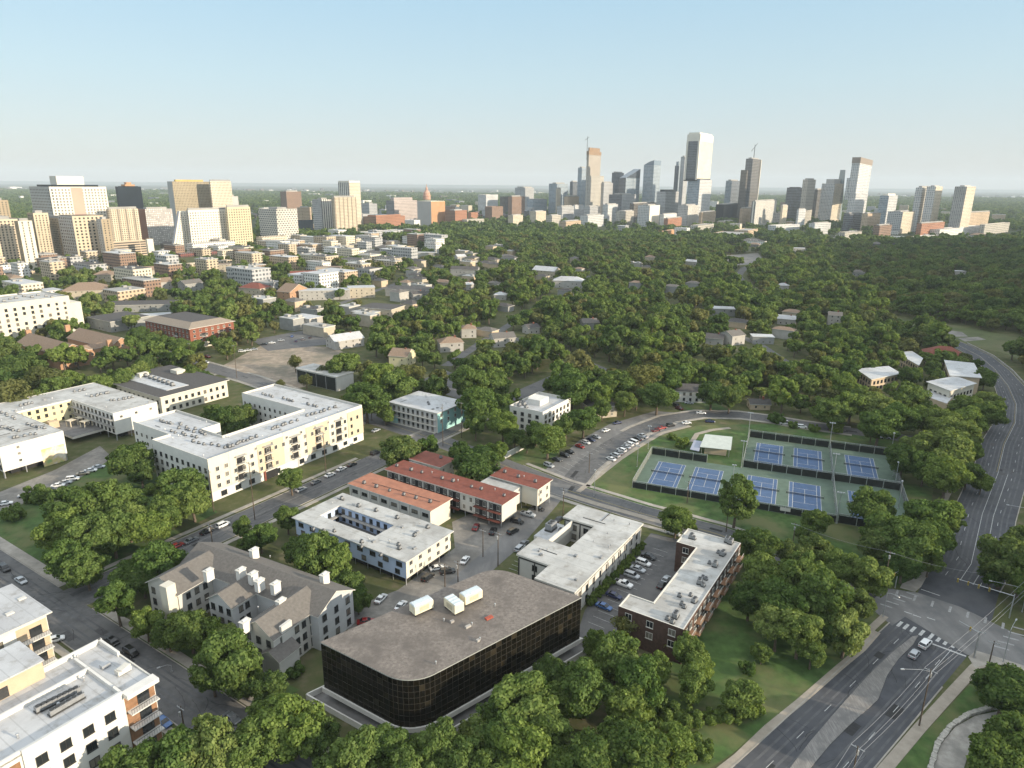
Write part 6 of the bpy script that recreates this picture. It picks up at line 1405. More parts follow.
for k in range(6):
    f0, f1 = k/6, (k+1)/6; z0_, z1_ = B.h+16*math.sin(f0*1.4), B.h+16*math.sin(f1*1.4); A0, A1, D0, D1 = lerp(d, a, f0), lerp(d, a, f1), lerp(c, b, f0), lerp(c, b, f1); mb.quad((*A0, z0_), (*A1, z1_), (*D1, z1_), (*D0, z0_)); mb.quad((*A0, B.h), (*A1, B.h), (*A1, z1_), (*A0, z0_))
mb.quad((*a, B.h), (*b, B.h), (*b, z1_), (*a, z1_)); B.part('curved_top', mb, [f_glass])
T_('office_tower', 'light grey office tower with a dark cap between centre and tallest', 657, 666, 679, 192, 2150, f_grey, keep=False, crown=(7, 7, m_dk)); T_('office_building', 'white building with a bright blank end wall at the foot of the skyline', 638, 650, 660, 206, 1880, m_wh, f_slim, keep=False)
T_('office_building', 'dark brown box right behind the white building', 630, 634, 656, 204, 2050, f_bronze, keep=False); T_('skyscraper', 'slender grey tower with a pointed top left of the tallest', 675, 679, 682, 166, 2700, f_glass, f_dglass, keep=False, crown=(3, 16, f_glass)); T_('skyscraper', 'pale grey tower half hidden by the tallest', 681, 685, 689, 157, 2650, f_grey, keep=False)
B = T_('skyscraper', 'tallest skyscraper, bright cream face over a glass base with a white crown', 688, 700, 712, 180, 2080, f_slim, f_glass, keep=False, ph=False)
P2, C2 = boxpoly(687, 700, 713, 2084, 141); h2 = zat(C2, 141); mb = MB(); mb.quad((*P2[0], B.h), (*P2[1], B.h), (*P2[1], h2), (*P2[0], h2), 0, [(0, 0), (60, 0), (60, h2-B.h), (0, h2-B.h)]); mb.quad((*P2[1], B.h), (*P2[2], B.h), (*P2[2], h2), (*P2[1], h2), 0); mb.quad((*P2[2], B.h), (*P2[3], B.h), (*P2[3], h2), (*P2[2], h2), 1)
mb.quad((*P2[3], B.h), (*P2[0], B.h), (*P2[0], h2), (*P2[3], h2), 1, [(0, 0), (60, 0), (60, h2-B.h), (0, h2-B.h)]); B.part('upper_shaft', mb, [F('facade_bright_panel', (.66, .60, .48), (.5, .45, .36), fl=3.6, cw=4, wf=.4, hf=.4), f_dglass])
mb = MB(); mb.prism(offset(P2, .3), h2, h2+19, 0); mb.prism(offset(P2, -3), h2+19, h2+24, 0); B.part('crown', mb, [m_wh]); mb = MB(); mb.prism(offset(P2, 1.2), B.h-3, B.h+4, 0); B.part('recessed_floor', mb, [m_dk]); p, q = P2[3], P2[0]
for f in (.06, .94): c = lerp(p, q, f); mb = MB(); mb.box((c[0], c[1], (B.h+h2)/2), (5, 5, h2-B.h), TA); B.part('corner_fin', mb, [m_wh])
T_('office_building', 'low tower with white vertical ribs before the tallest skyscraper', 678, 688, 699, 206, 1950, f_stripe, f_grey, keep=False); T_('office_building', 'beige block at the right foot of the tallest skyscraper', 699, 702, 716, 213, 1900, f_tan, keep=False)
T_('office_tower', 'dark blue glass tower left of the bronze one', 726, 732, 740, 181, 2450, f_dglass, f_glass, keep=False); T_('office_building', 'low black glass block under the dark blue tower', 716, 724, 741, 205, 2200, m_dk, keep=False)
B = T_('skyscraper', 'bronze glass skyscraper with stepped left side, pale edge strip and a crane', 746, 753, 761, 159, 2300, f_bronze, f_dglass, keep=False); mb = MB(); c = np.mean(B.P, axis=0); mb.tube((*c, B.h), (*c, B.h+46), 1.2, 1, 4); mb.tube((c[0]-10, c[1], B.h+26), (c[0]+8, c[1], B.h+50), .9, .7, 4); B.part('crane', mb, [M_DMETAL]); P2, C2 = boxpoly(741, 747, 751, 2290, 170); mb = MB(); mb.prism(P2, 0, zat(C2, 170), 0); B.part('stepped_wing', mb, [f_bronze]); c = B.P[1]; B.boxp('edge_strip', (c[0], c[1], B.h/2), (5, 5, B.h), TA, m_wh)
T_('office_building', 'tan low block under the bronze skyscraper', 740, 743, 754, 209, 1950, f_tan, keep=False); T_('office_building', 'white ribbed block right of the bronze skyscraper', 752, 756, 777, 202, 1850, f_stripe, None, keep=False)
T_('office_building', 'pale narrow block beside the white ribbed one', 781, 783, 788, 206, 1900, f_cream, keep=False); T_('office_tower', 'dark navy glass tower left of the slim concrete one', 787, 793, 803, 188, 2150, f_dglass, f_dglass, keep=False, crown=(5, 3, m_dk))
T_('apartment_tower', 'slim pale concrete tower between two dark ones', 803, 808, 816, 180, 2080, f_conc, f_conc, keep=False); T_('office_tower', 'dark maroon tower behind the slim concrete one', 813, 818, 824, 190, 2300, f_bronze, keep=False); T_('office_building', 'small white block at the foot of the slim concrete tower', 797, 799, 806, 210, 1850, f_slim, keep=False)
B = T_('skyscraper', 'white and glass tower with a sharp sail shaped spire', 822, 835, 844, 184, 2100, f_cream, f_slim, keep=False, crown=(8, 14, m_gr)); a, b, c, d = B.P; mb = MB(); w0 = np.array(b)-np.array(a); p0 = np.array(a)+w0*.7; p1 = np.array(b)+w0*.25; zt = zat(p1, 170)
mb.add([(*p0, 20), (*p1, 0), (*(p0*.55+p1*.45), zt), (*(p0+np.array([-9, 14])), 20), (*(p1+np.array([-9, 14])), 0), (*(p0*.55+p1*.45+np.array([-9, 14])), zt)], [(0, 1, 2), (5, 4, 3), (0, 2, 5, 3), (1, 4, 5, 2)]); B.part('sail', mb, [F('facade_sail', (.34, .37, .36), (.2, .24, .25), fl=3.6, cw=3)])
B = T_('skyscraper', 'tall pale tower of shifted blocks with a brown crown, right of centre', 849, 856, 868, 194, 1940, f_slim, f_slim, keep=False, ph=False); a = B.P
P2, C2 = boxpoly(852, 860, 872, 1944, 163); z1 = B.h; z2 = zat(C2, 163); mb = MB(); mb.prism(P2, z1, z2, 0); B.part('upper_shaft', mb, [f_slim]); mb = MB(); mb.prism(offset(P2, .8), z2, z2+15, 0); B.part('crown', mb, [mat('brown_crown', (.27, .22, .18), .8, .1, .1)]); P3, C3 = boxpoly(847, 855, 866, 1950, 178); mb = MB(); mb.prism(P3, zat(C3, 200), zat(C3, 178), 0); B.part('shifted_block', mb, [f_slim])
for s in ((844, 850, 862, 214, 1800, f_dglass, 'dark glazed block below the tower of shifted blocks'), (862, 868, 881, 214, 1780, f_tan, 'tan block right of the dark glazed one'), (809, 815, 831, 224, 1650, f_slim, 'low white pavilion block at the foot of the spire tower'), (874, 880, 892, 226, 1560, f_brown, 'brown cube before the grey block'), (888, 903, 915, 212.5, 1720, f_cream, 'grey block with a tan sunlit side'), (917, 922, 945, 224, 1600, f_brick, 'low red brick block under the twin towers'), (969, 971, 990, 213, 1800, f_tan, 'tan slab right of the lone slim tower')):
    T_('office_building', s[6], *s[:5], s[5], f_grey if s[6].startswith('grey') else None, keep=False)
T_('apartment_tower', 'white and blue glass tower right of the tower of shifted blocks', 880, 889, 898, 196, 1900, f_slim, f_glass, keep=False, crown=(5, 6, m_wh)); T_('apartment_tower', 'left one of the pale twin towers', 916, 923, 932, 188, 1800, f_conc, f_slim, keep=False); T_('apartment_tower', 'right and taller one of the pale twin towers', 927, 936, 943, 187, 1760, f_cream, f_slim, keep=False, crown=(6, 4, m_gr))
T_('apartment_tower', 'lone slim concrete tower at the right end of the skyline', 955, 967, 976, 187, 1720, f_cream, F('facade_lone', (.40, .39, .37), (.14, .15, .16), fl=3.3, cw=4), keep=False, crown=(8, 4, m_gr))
for k, s in enumerate(((527, 533, 547, 200, 2450, f_glass, 'blue grey low block left of the brown one'), (564, 568, 579, 197, 2350, f_tan, 'brown tan block below the blue glass tower'), (530, 536, 546, 212, 1950, f_cream, 'cream office block at the left front of downtown'), (546, 552, 561, 216, 1850, f_conc, 'beige blank block in front of downtown'), (560, 566, 581, 222, 1750, f_tan, 'tan stepped block above the treetops'), (580, 588, 604, 216, 1850, f_slim, 'white flat block left of the grey wide one'), (557, 562, 574, 207, 2100, f_grey, 'grey block beside the cream office'), (508, 513, 523, 216, 1850, f_cream, 'cream low block at the left front edge of downtown'),
              (572, 575, 584, 206, 2200, f_slim, 'pale block below the tan supertall'), (584, 590, 600, 207, 2150, f_grey, 'grey block under the tan supertall'), (603, 608, 618, 205, 2050, f_slim, 'white block in the middle foreground of downtown'), (616, 620, 634, 212, 1950, f_conc, 'concrete deck below the wide dark block'), (660, 664, 682, 215, 1880, f_white, 'low white block right of the bright end wall'), (664, 668, 682, 219, 1800, f_brick, 'brick block in front of the low white one'), (657, 662, 678, 232, 1520, m_org, 'orange box among the trees below downtown'), (673, 678, 690, 239, 1400, f_tan, 'tan flat box among the trees below downtown'), (684, 690, 706, 248, 1230, mat('far_red_roof', (.33, .09, .06), .9, .1, .1), 'red roofed low hall at the edge of the hill'),
              (478, 486, 498, 195, 2600, f_slim, 'white blue block left of downtown'), (500, 505, 514, 197, 2450, f_bronze, 'dark block left of the skyline'), (485, 492, 503, 207, 2150, f_brown, 'brown block left of downtown'), (468, 471, 478, 213, 2050, f_brick, 'little brick block by the office blocks'), (462, 467, 484, 220, 1850, f_conc, 'grey beige block right of the brick office'), (713, 740, 750, 234.5, 1460, f_tan, 'hotel slab with white vertical ribs above the creek road'), (734, 748, 758, 231, 1560, f_tan, 'tan hotel wing behind the ribbed slab'), (690, 698, 714, 226, 1650, f_conc, 'concrete low block left of the ribbed slab'), (768, 776, 800, 226, 1650, f_slim, 'white low store at the wooded edge'), (930, 940, 985, 230, 1620, f_white, 'long low white store at the right'), (980, 985, 1010, 225, 1700, f_conc, 'low pale store at the far right'), (838, 845, 862, 233, 1500, f_conc, 'grey flat store among the trees'), (895, 902, 935, 239, 1420, f_white, 'white flat roofs in the valley woods'))):
    T_('city_building', s[6], *s[:5], s[5], f_stripe if s[6].startswith('hotel slab') else None, 'building', keep=False, ph=k < 14)
# many small blocks of the far city, too many to count
def far_city():
    mb = MB(); r = random.Random(3)
    for k in range(900):
        D = r.uniform(2000, 11000); x = r.uniform(-.78, .78)*D
        if D < 2700 and not (-.05 < x/D < .35): continue
        w, d_, h_ = r.uniform(14, 60), r.uniform(12, 45), r.choice((5, 6, 8, 8, 10, 12, 18, 26))
        if D > 4500: w *= 1.5; d_ *= 1.5
        mb.box((x, D, h_/2), (w, d_, h_), TA+r.choice((0, 0, .4, -.3)), r.randrange(5))
    tag(link('distant_buildings', mb.mesh('distant_buildings', [f_white, f_tan, f_grey, M_WHITE, f_brick])), 'countless small blocks of the far city out to the horizon', 'buildings', kind='stuff')
far_city()
# --- houses and small blocks among the trees
M_ROOFS = {'d': M_SHINGD, 'g': M_SHING, 'b': M_SHINGB, 'w': M_MEMB, 'r': M_RED}
M_WALLS = {'w': mat('weathered_white', (.42, .40, .37), .9, .12, .3), 'c': mat('weathered_cream', (.46, .40, .31), .9, .12, .3), 't': M_TAN, 'g': mat('weathered_grey', (.30, .30, .29), .9, .12, .3), 'y': M_YELL, 'o': M_ORBRICK, 'b': M_BRICK}
def house(label, px, py, w, depth, he, kind, wl, rf, ang=-33, name='house', cat='house', keep=True):
    """px, py: middle of the front at ground level; w metres wide, depth metres deep"""
    c = G(px, py); a = RAD(ang); B = group_bld(name, label, cat, c); st = (c[0]-math.cos(a)*w/2, c[1]-math.sin(a)*w/2)
    nx, ny = -math.sin(a), math.cos(a); s = (st[0]+nx*depth/2, st[1]+ny*depth/2)
    if kind == 'flat':
        P = [st, (st[0]+math.cos(a)*w, st[1]+math.sin(a)*w), (st[0]+math.cos(a)*w+nx*depth, st[1]+math.sin(a)*w+ny*depth), (st[0]+nx*depth, st[1]+ny*depth)]; FOOT.append((P, 1.5))
        mb = MB(); mb.prism(ccw(P), 0, he, 0); B.part('wall', mb, [M_WALLS[wl]]); mb = MB(); mb.prism(offset(ccw(P), .4), he, he+.35, 1, 0, True); B.part('roof', mb, [M_ROOFS[rf], M_TRIM]); foot = ccw(P)
    else:
        _, foot = pitched(B, s, a, w, depth, he, he+depth*.24, kind, .5, M_WALLS[wl], M_ROOFS[rf])
        B.boxp('chimney', (c[0]+nx*depth*.5+math.cos(a)*w*.2, c[1]+ny*depth*.5+math.sin(a)*w*.2, he+depth*.12+.8), (.9, 1.2, 2.6), a, M_BRICK)
    n = len(foot); zs = [z for z in (1, 4, 7.1, 10.2) if z+1.8 < he]
    for i in range(n):
        p, q = foot[i], foot[(i+1) % n]; L = math.hypot(q[0]-p[0], q[1]-p[1]); nm = ((q[1]-p[1])/L, -(q[0]-p[0])/L)
        if nm[0]*p[0]+nm[1]*p[1] < -5: B.win(p, q, max(1, int(L/4.6)), zs, .9, 1.15, 'none' if c[1] > 330 else 'white', .6, .6, .3 if c[1] > 400 else .12)
    B.done(24 if c[1] > 450 else 60)
    if keep:
        x0, y0 = PR((*c, he+depth*.2)); d = FOC*w*.5/c[1]; KEEP.append((px-d*.7, y0, px+d*.7, y0+(py-y0)*(.85 if 'broad cream' in label or 'porch' in label or 'steep' in label else .6), c[1]-3))
HS = [('long grey white apartment row beyond the asphalt lot', 325, 300, 48, 16, 9, 'flat', 'w', 'w', 12), ('cream apartment block at the right end of the grey white row', 362, 298, 26, 16, 10, 'flat', 'c', 'w', 15), ('broad dark flat roofed hall among the trees', 407, 297, 46, 26, 7, 'flat', 'g', 'd', -12), ('dark flat roofed building behind the leaning pole lot', 375, 318, 32, 24, 8, 'flat', 'c', 'd', -20), ('orange gabled house with a dark roof', 284, 301, 16, 26, 9, 'gable', 'o', 'b', -25), ('white boxy house by the asphalt lot', 300, 328, 22, 14, 8, 'flat', 'w', 'w', -30), ('low white and tan roofed house behind the shed trees', 350, 348, 22, 14, 6, 'gable', 'w', 'w', 40), ('yellow gabled house half hidden behind the trees', 398, 367, 12, 14, 7, 'gable', 'y', 'b', -15), ('tan roofed house with a white two level porch', 452, 352, 16, 12, 6.5, 'hip', 'w', 'b', 15), ('narrow white house behind the porch house', 469, 338, 11, 10, 7, 'hip', 'w', 'b', 10), ('white house on the left slope of the wooded hill', 505, 347, 16, 12, 6.5, 'gable', 'w', 'g', 20), ('grey manor house with a row of dormers', 464, 276, 34, 14, 8, 'gable', 'g', 'd', -8), ('small white steep gabled house deep in the trees', 470, 290, 9, 8, 6, 'gable', 'w', 'w', 30),
      ('pale gabled house with broad cream roofs, highest on the hill', 543, 278, 30, 18, 9, 'gable', 'c', 'w', -30), ('low pale house right of the broad cream roofs', 568, 288, 34, 16, 8, 'hip', 'w', 'w', -10), ('pale pyramid roofed house alone on the hill', 649, 262, 14, 12, 7, 'hip', 'c', 'b', -20), ('white low house on the right slope of the hill', 691, 265, 18, 10, 5, 'gable', 'w', 'w', -40), ('flat white roofed modern house above the white gable', 724, 316, 18, 14, 6, 'flat', 'g', 'w', -10), ('white steep gable house facing the courts', 738, 345, 13, 12, 7, 'gable', 'w', 'g', 30), ('grey roofed house beside the steep white gable', 714, 345, 12, 10, 5, 'gable', 'g', 'd', -20), ('grey flat house right of the steep white gable', 763, 344, 15, 10, 5, 'flat', 'g', 'w', -8), ('dark gabled house in the middle of the hill trees', 591, 330, 13, 10, 6, 'gable', 'g', 'g', 10), ('small blue grey house under the hill trees', 534, 334, 10, 9, 5, 'gable', 'w', 'd', 30), ('tan house beside the parking bays under the trees', 604, 418, 14, 12, 6, 'hip', 'c', 'd', 20), ('white shed roof among the right slope trees', 786, 325, 14, 10, 5, 'gable', 'w', 'w', -25), ('small white tower house at the top of the knoll', 834, 326, 10, 9, 9, 'gable', 'w', 'g', -20), ('small dark roofed tan house by the curving street', 760, 410, 10, 7, 3.2, 'gable', 't', 'd', -4),
      ('little white house on the wooded rise by the creek', 784, 290, 12, 9, 5, 'hip', 'w', 'w', 0), ('grey house half lost in the creek woods', 858, 276, 14, 10, 5, 'hip', 'g', 'g', -15), ('white boxy house at the edge of the creek woods', 960, 276, 14, 10, 6, 'flat', 'w', 'w', 0), ('white house below the row of flat valley stores', 800, 252, 26, 16, 6, 'flat', 'w', 'w', -5), ('grey gabled house cluster behind the brick block, left one', 162, 290, 22, 16, 8, 'gable', 'w', 'b', 40), ('grey gabled house cluster behind the brick block, right one', 195, 291, 20, 14, 8, 'gable', 'g', 'g', 55), ('red brown roofed villa right of the brick block', 250, 296, 26, 18, 8, 'hip', 'c', 'r', -20), ('tan hip roofed hall in front of the parking garage', 86, 300, 40, 26, 9, 'hip', 'c', 'b', 20), ('dark flat roofed block beside the hotel', 100, 330, 34, 30, 8, 'flat', 'g', 'd', -33), ('dark roofed long block with red roof box behind the brick block', 140, 312, 60, 24, 6, 'flat', 'g', 'd', 10), ('white low roofed shop beside the brick block', 160, 322, 34, 14, 5, 'flat', 'w', 'w', 22), ('brown roofed house by the left lots', 105, 282, 24, 16, 8, 'hip', 'c', 'b', 15), ('pale villa between the wooded lots and the towers', 150, 277, 26, 16, 8, 'gable', 'c', 'b', 25), ('cream row of flats at the edge of the woods', 215, 272, 36, 14, 9, 'flat', 'c', 'b', 12), ('dark roofed house left of the grey manor', 420, 300, 14, 10, 6, 'gable', 'g', 'd', 30), ('white cottage roof right of the grey manor', 500, 300, 12, 10, 5, 'hip', 'w', 'w', -5), ('tan terrace below the beige apartment row', 330, 274, 34, 14, 8, 'flat', 't', 'b', 8), ('brown and cream gabled row beyond the long flats', 305, 282, 30, 16, 8, 'gable', 'c', 'r', 20), ('white flats peeping out of the trees left of the hill', 425, 258, 30, 12, 8, 'flat', 'w', 'w', 0), ('pale green gabled house under the office blocks', 462, 262, 14, 12, 8, 'gable', 'w', 'w', 30)]
for hh in HS: house(*hh[:9], ang=hh[9])
house('grey box at the far left below the hotel', 2, 437, 10, 12, 11, 'flat', 'w', 'w', -33, 'apartment_building', 'building') if False else None

# ordinary blocks filling the streets below the student towers and the foot of downtown
def district(poly, n, spacing, where, sizes, heights, walls, group, name, sd, kinds=('flat', 'flat', 'hip'), noun='block'):
    r = np.random.default_rng(sd); W = [G(*p) for p in poly]; A = np.array(W); lo, hi = A.min(0), A.max(0); got = []; items = []
    for _ in range(n*80):
        if len(got) >= n: break
        q = r.uniform(lo, hi)
        if not inpoly(q[None], W)[0] or any(np.hypot(*(q-g)) < spacing for g in got): continue
        w_, d_ = r.uniform(*sizes), r.uniform(sizes[0]*.8, sizes[1]*.6); R = max(w_, d_)*.6
        if any(np.min(np.hypot(np.array(p)[:, 0]-q[0], np.array(p)[:, 1]-q[1])) < R or inpoly(q[None], p)[0] for p, _m in FOOT): continue
        got.append(q); he = r.choice(heights); wl, wn = walls[r.integers(len(walls))]; kind = r.choice(list(kinds)) if he < 11 else 'flat'; a = TA-math.pi/2+r.choice([0, math.pi/2])*0
        B = group_bld(name, None, 'building' if noun == 'block' else 'house', (q[0], q[1])); ca, sa = math.cos(a), math.sin(a)
        P = [(q[0]+ca*x-sa*y, q[1]+sa*x+ca*y) for x, y in ((-w_/2, -d_/2), (w_/2, -d_/2), (w_/2, d_/2), (-w_/2, d_/2))]
        if kind == 'flat':
            FOOT.append((P, 2)); mb = MB(); mb.prism(P, 0, he, 0); B.part('wall', mb, [wl]); mb = MB(); mb.prism(offset(P, .25), he, he+.5, 1, 0, True); rm = [M_MEMB2, M_FROOF, M_MEMB, M_SHINGD][r.integers(4)]; B.part('roof', mb, [rm, M_TRIM])
            for k in range(r.integers(1, 4)): mb = MB(); t = r.uniform(-.35, .35, 2); mb.box((q[0]+ca*t[0]*w_-sa*t[1]*d_, q[1]+sa*t[0]*w_+ca*t[1]*d_, he+1.2), (r.uniform(2, 5), r.uniform(2, 4), 1.8), a); B.part('roof_plant', mb, [M_FROOF])
        else:
            s0 = lerp(P[0], P[3], .5); pitched(B, s0, a, w_, d_, he, he+d_*.2, 'hip', .5, wl, [M_SHINGB, M_SHING, M_SHINGD][r.integers(3)])
        rn = {'flat': 'flat roofed', 'hip': 'hip roofed'}[str(kind)]; hn = 'tall' if he > 14 else 'low'
        items.append((B.root, f'{hn} {wn} {rn} {noun}', where, PR((*q, 0))[0])); B.root['group'] = group
        x0, y0 = PR((*q, he)); x1, y1 = PR((*q, 0)); KEEP.append((x0-3, y0, x0+3, y0+(y1-y0)*(.5 if noun == 'block' else .3), q[1]-4))
    uniq(items)
WH = [(mat('weathered_white', (.42, .40, .37)), 'white'), (mat('weathered_cream', (.46, .40, .31)), 'cream'), (mat('weathered_grey', (.30, .30, .29)), 'grey'), (M_TAN, 'tan')]
WL = [(f_cream, 'cream'), (f_beige, 'beige'), (f_white, 'white'), (f_brown, 'brown'), (f_grey, 'grey'), (f_tan, 'tan')]
district([(-10, 296), (60, 266), (110, 262), (160, 262), (250, 247), (330, 240), (420, 236), (450, 250), (400, 266), (340, 296), (240, 288), (150, 300), (60, 320)], 78, 24, 'in the streets below the student towers', (17, 44), [8, 11, 13, 16, 20], WL, 'blocks below the student towers', 'city_block', 4)
district([(240, 215), (430, 212), (520, 206), (520, 226), (440, 232), (330, 240), (250, 246)], 48, 28, 'between the student towers and downtown', (20, 50), [10, 14, 18, 24, 32], WL, 'blocks between the two groups of towers', 'city_block', 5)
district([(500, 207), (700, 206), (760, 210), (900, 212), (1010, 218), (1010, 230), (880, 232), (760, 228), (690, 240), (640, 232), (560, 229), (500, 226)], 95, 30, 'at the wooded foot of downtown', (14, 38), [12, 16, 20, 26, 32, 40], WL, 'blocks at the foot of downtown', 'city_block', 6)
district([(740, 232), (1000, 232), (1010, 240), (900, 248), (820, 246), (760, 250), (700, 250), (700, 242)], 22, 30, 'in the wooded valley', (16, 40), [5, 6, 8], [(f_white, 'white'), (f_slim, 'white grey'), (f_conc, 'grey')], 'low stores in the valley', 'city_block', 7)
district([(-10, 264), (60, 257), (170, 247), (240, 241), (250, 252), (110, 268), (-10, 287)], 26, 26, 'at the feet of the student towers', (14, 34), [6, 9, 12, 16], WL, 'blocks at the feet of the student towers', 'city_block', 8)
district([(420, 300), (520, 262), (640, 262), (740, 300), (860, 330), (800, 392), (640, 372), (560, 380), (470, 392), (430, 350)], 15, 40, 'under the trees of the wooded hill', (10, 17), [5, 6, 7], WH, 'houses of the wooded hill', 'house', 9, ('hip', 'hip', 'flat'), 'house')
district([(240, 300), (330, 300), (430, 262), (500, 246), (520, 260), (430, 300), (400, 345), (330, 350), (240, 330)], 34, 24, 'in the blocks left of the wooded hill', (12, 24), [6, 7, 9], WH, 'houses left of the wooded hill', 'house', 10, ('hip', 'flat'), 'house')
# ------------------------------------------------------------------ cars (photo x, y, heading, kind, colour, where)
def rowc(where, L): [car(x, y, a, k, c, where) for x, y, a, k, c in L]
S_, U_, H_, K_, V_ = 'sedan', 'suv', 'hatch', 'pickup', 'van'
rowc('in the left bays of the curving street', [(549, 465, -45, U_, 'silver'), (557, 459, -45, S_, 'black'), (565, 455, -45, U_, 'black'), (570, 451.5, -45, S_, 'black'), (580, 446, -45, S_, 'red'), (586, 442, -45, H_, 'white'), (591, 439.5, -45, S_, 'navy'), (596, 436.5, -45, S_, 'silver')])
rowc('on the street beside the small white shed', [(606, 430, 40, S_, 'white'), (617, 422.5, -150, S_, 'navy')])
rowc('in the right bays beside the court lawn', [(611, 458.5, 130, S_, 'white'), (615, 455, 130, U_, 'silver'), (618.5, 452.5, 130, S_, 'grey'), (621.5, 450, 130, U_, 'white'), (626, 446.5, 130, S_, 'silver'), (629, 444, 130, U_, 'white'), (633, 442, 130, V_, 'white'), (637, 438.5, 130, S_, 'black'), (642.5, 436, 130, K_, 'silver')])
rowc('along the upper bend of the curving street', [(656, 430, 35, S_, 'maroon'), (662, 427.5, 30, S_, 'red'), (670.5, 425, 25, U_, 'black'), (686.5, 422.5, 10, S_, 'white'), (710, 421, -5, S_, 'navy'), (701, 412.5, -5, S_, 'white')])
rowc('in the drive of the white two storey house', [(675, 405, 120, U_, 'black'), (679, 408, 125, S_, 'maroon'), (689, 402.5, -10, S_, 'silver')])
rowc('on the street behind the back courts', [(802, 426.5, -12, U_, 'white'), (785, 423, -8, V_, 'white'), (885, 437, -8, S_, 'silver')])
rowc('in the lot beside the brick apartments', [(649, 556, -36, S_, 'black'), (643.5, 562.5, -36, U_, 'white'), (638, 568.5, -36, S_, 'silver'), (632, 575, -36, U_, 'silver'), (623.5, 583.5, -36, K_, 'white'), (614, 595, -36, S_, 'navy'), (604, 606, -36, S_, 'blue'), (673.5, 532.5, -33, U_, 'white'), (666, 579, 57, S_, 'silver'), (662, 584, 57, S_, 'black')])
rowc('in the alley strip by the grey roofed offices', [(517, 521, -30, U_, 'black'), (528, 514, -30, K_, 'silver'), (513, 531, 50, U_, 'black'), (524, 543, 60, S_, 'grey'), (520, 548, 60, U_, 'silver'), (559, 519, 57, S_, 'black'), (538, 508, -30, S_, 'black')])
rowc('in the gravel yard beside the blue building', [(437, 567.5, 25, S_, 'white'), (447.5, 571, 20, U_, 'black'), (465, 559.5, 70, S_, 'white'), (476, 526.5, 75, S_, 'maroon'), (493, 531, 75, U_, 'black'), (381, 598, 70, S_, 'white'), (401, 605, 70, S_, 'white'), (366, 621, 10, S_, 'red'), (428, 577, 60, U_, 'black')])
rowc('along the kerb before the cream apartments', [(330, 474.5, 57, S_, 'white'), (341.5, 468.5, 57, S_, 'white'), (352, 464, 57, S_, 'black'), (316, 481.5, 57, S_, 'grey'), (301, 489, 57, S_, 'silver'), (375, 452.5, 57, U_, 'black'), (376, 430, 57, S_, 'silver')])
rowc('along the park fence in the side street', [(223, 524.5, 57, U_, 'white'), (207, 531, 57, S_, 'black'), (191, 540, 57, S_, 'grey'), (176.5, 545.5, 57, S_, 'red')])
rowc('on the street behind the white modern apartments', [(112, 640.5, -33, S_, 'black'), (131, 651.5, -33, U_, 'black'), (232, 717.5, -33, S_, 'grey'), (163, 721, -33, S_, 'blue'), (55, 639, 30, H_, 'white')])
rowc('on the strip by the corner park', [(21, 580, -33, S_, 'silver'), (4.5, 568, -33, U_, 'black')])
rowc('in the pale strip below the mural wall', [(58, 485, 20, S_, 'white'), (65, 482, 20, S_, 'silver'), (72.5, 478.5, 20, U_, 'white'), (90.5, 470, 20, S_, 'white'), (50, 489, 20, S_, 'black'), (98.5, 466.5, 20, S_, 'silver'), (25, 495, 25, S_, 'silver'), (5, 503, 25, S_, 'white'), (83, 473, 20, S_, 'tan')])
rowc('waiting at the crossing on the avenue', [(925.5, 643.5, 41, U_, 'white'), (914.5, 653.5, 41, H_, 'silver')])
rowc('on the street before the brick block', [(207, 356.5, -33, K_, 'red'), (206, 362, -33, S_, 'white'), (197, 360, -33, S_, 'black'), (242, 351, 12, U_, 'white'), (248, 350, 12, S_, 'white'), (254, 349, 12, S_, 'silver')])
rowc('in the asphalt lot beyond the vacant lot', [(272, 342.5, 20, S_, 'white'), (264, 344, 20, S_, 'black'), (281, 340, 20, S_, 'silver'), (296, 340.5, 100, S_, 'navy'), (303, 339, 100, U_, 'grey'), (310, 337, 100, S_, 'black'), (292, 336, 100, S_, 'blue'), (334, 322, 60, S_, 'white'), (343, 320, 60, S_, 'black')])
rowc('in the dark lot behind the teal building', [(488, 398, 10, S_, 'silver'), (487, 392, 10, U_, 'white'), (482, 389, 10, S_, 'grey')])
uniq(_car_items)
# ------------------------------------------------------------------ trees placed one by one (crown centre x, y, crown width)
def grove(where, L, kind='broad'):
    for t in L: tree(t[0], t[1], t[2], t[3] if len(t) > 3 else kind, where)
grove('in the shaded corner park', [(72, 503, 48), (100, 496, 50), (122, 500, 42), (60, 527, 40), (88, 530, 48), (112, 532, 40), (70, 556, 38), (86, 568, 34), (128, 520, 34)])
grove('along the park fence', [(150, 528, 36), (164, 512, 34), (180, 482, 46), (192, 498, 38), (172, 505, 34), (212, 479, 24), (130, 455, 42, 'dark'), (140, 470, 28, 'dark'), (35, 494, 26, 'bush'), (12, 512, 22, 'bush'), (153, 488, 20, 'bush')])
grove('beside the left wing of the townhouses', [(160, 562, 46), (128, 572, 30), (116, 598, 34, 'tall'), (142, 577, 34, 'dark')])
grove('on the street side of the townhouses', [(146, 623, 30), (168, 634, 30, 'dark'), (190, 628, 42, 'dark'), (206, 634, 34), (178, 622, 26), (228, 660, 58), (212, 672, 40), (245, 678, 36), (228, 640, 30)])
grove('between townhouses and blue building', [(287, 518, 27), (260, 535, 30), (243, 528, 22), (318, 556, 52), (336, 566, 44), (300, 549, 34, 'dark'), (348, 585, 34, 'dark'), (330, 588, 30, 'dark'), (358, 600, 26, 'dark'), (244, 545, 18, 'bush')])
grove('on the verge before the cream apartments', [(291, 479, 27)])
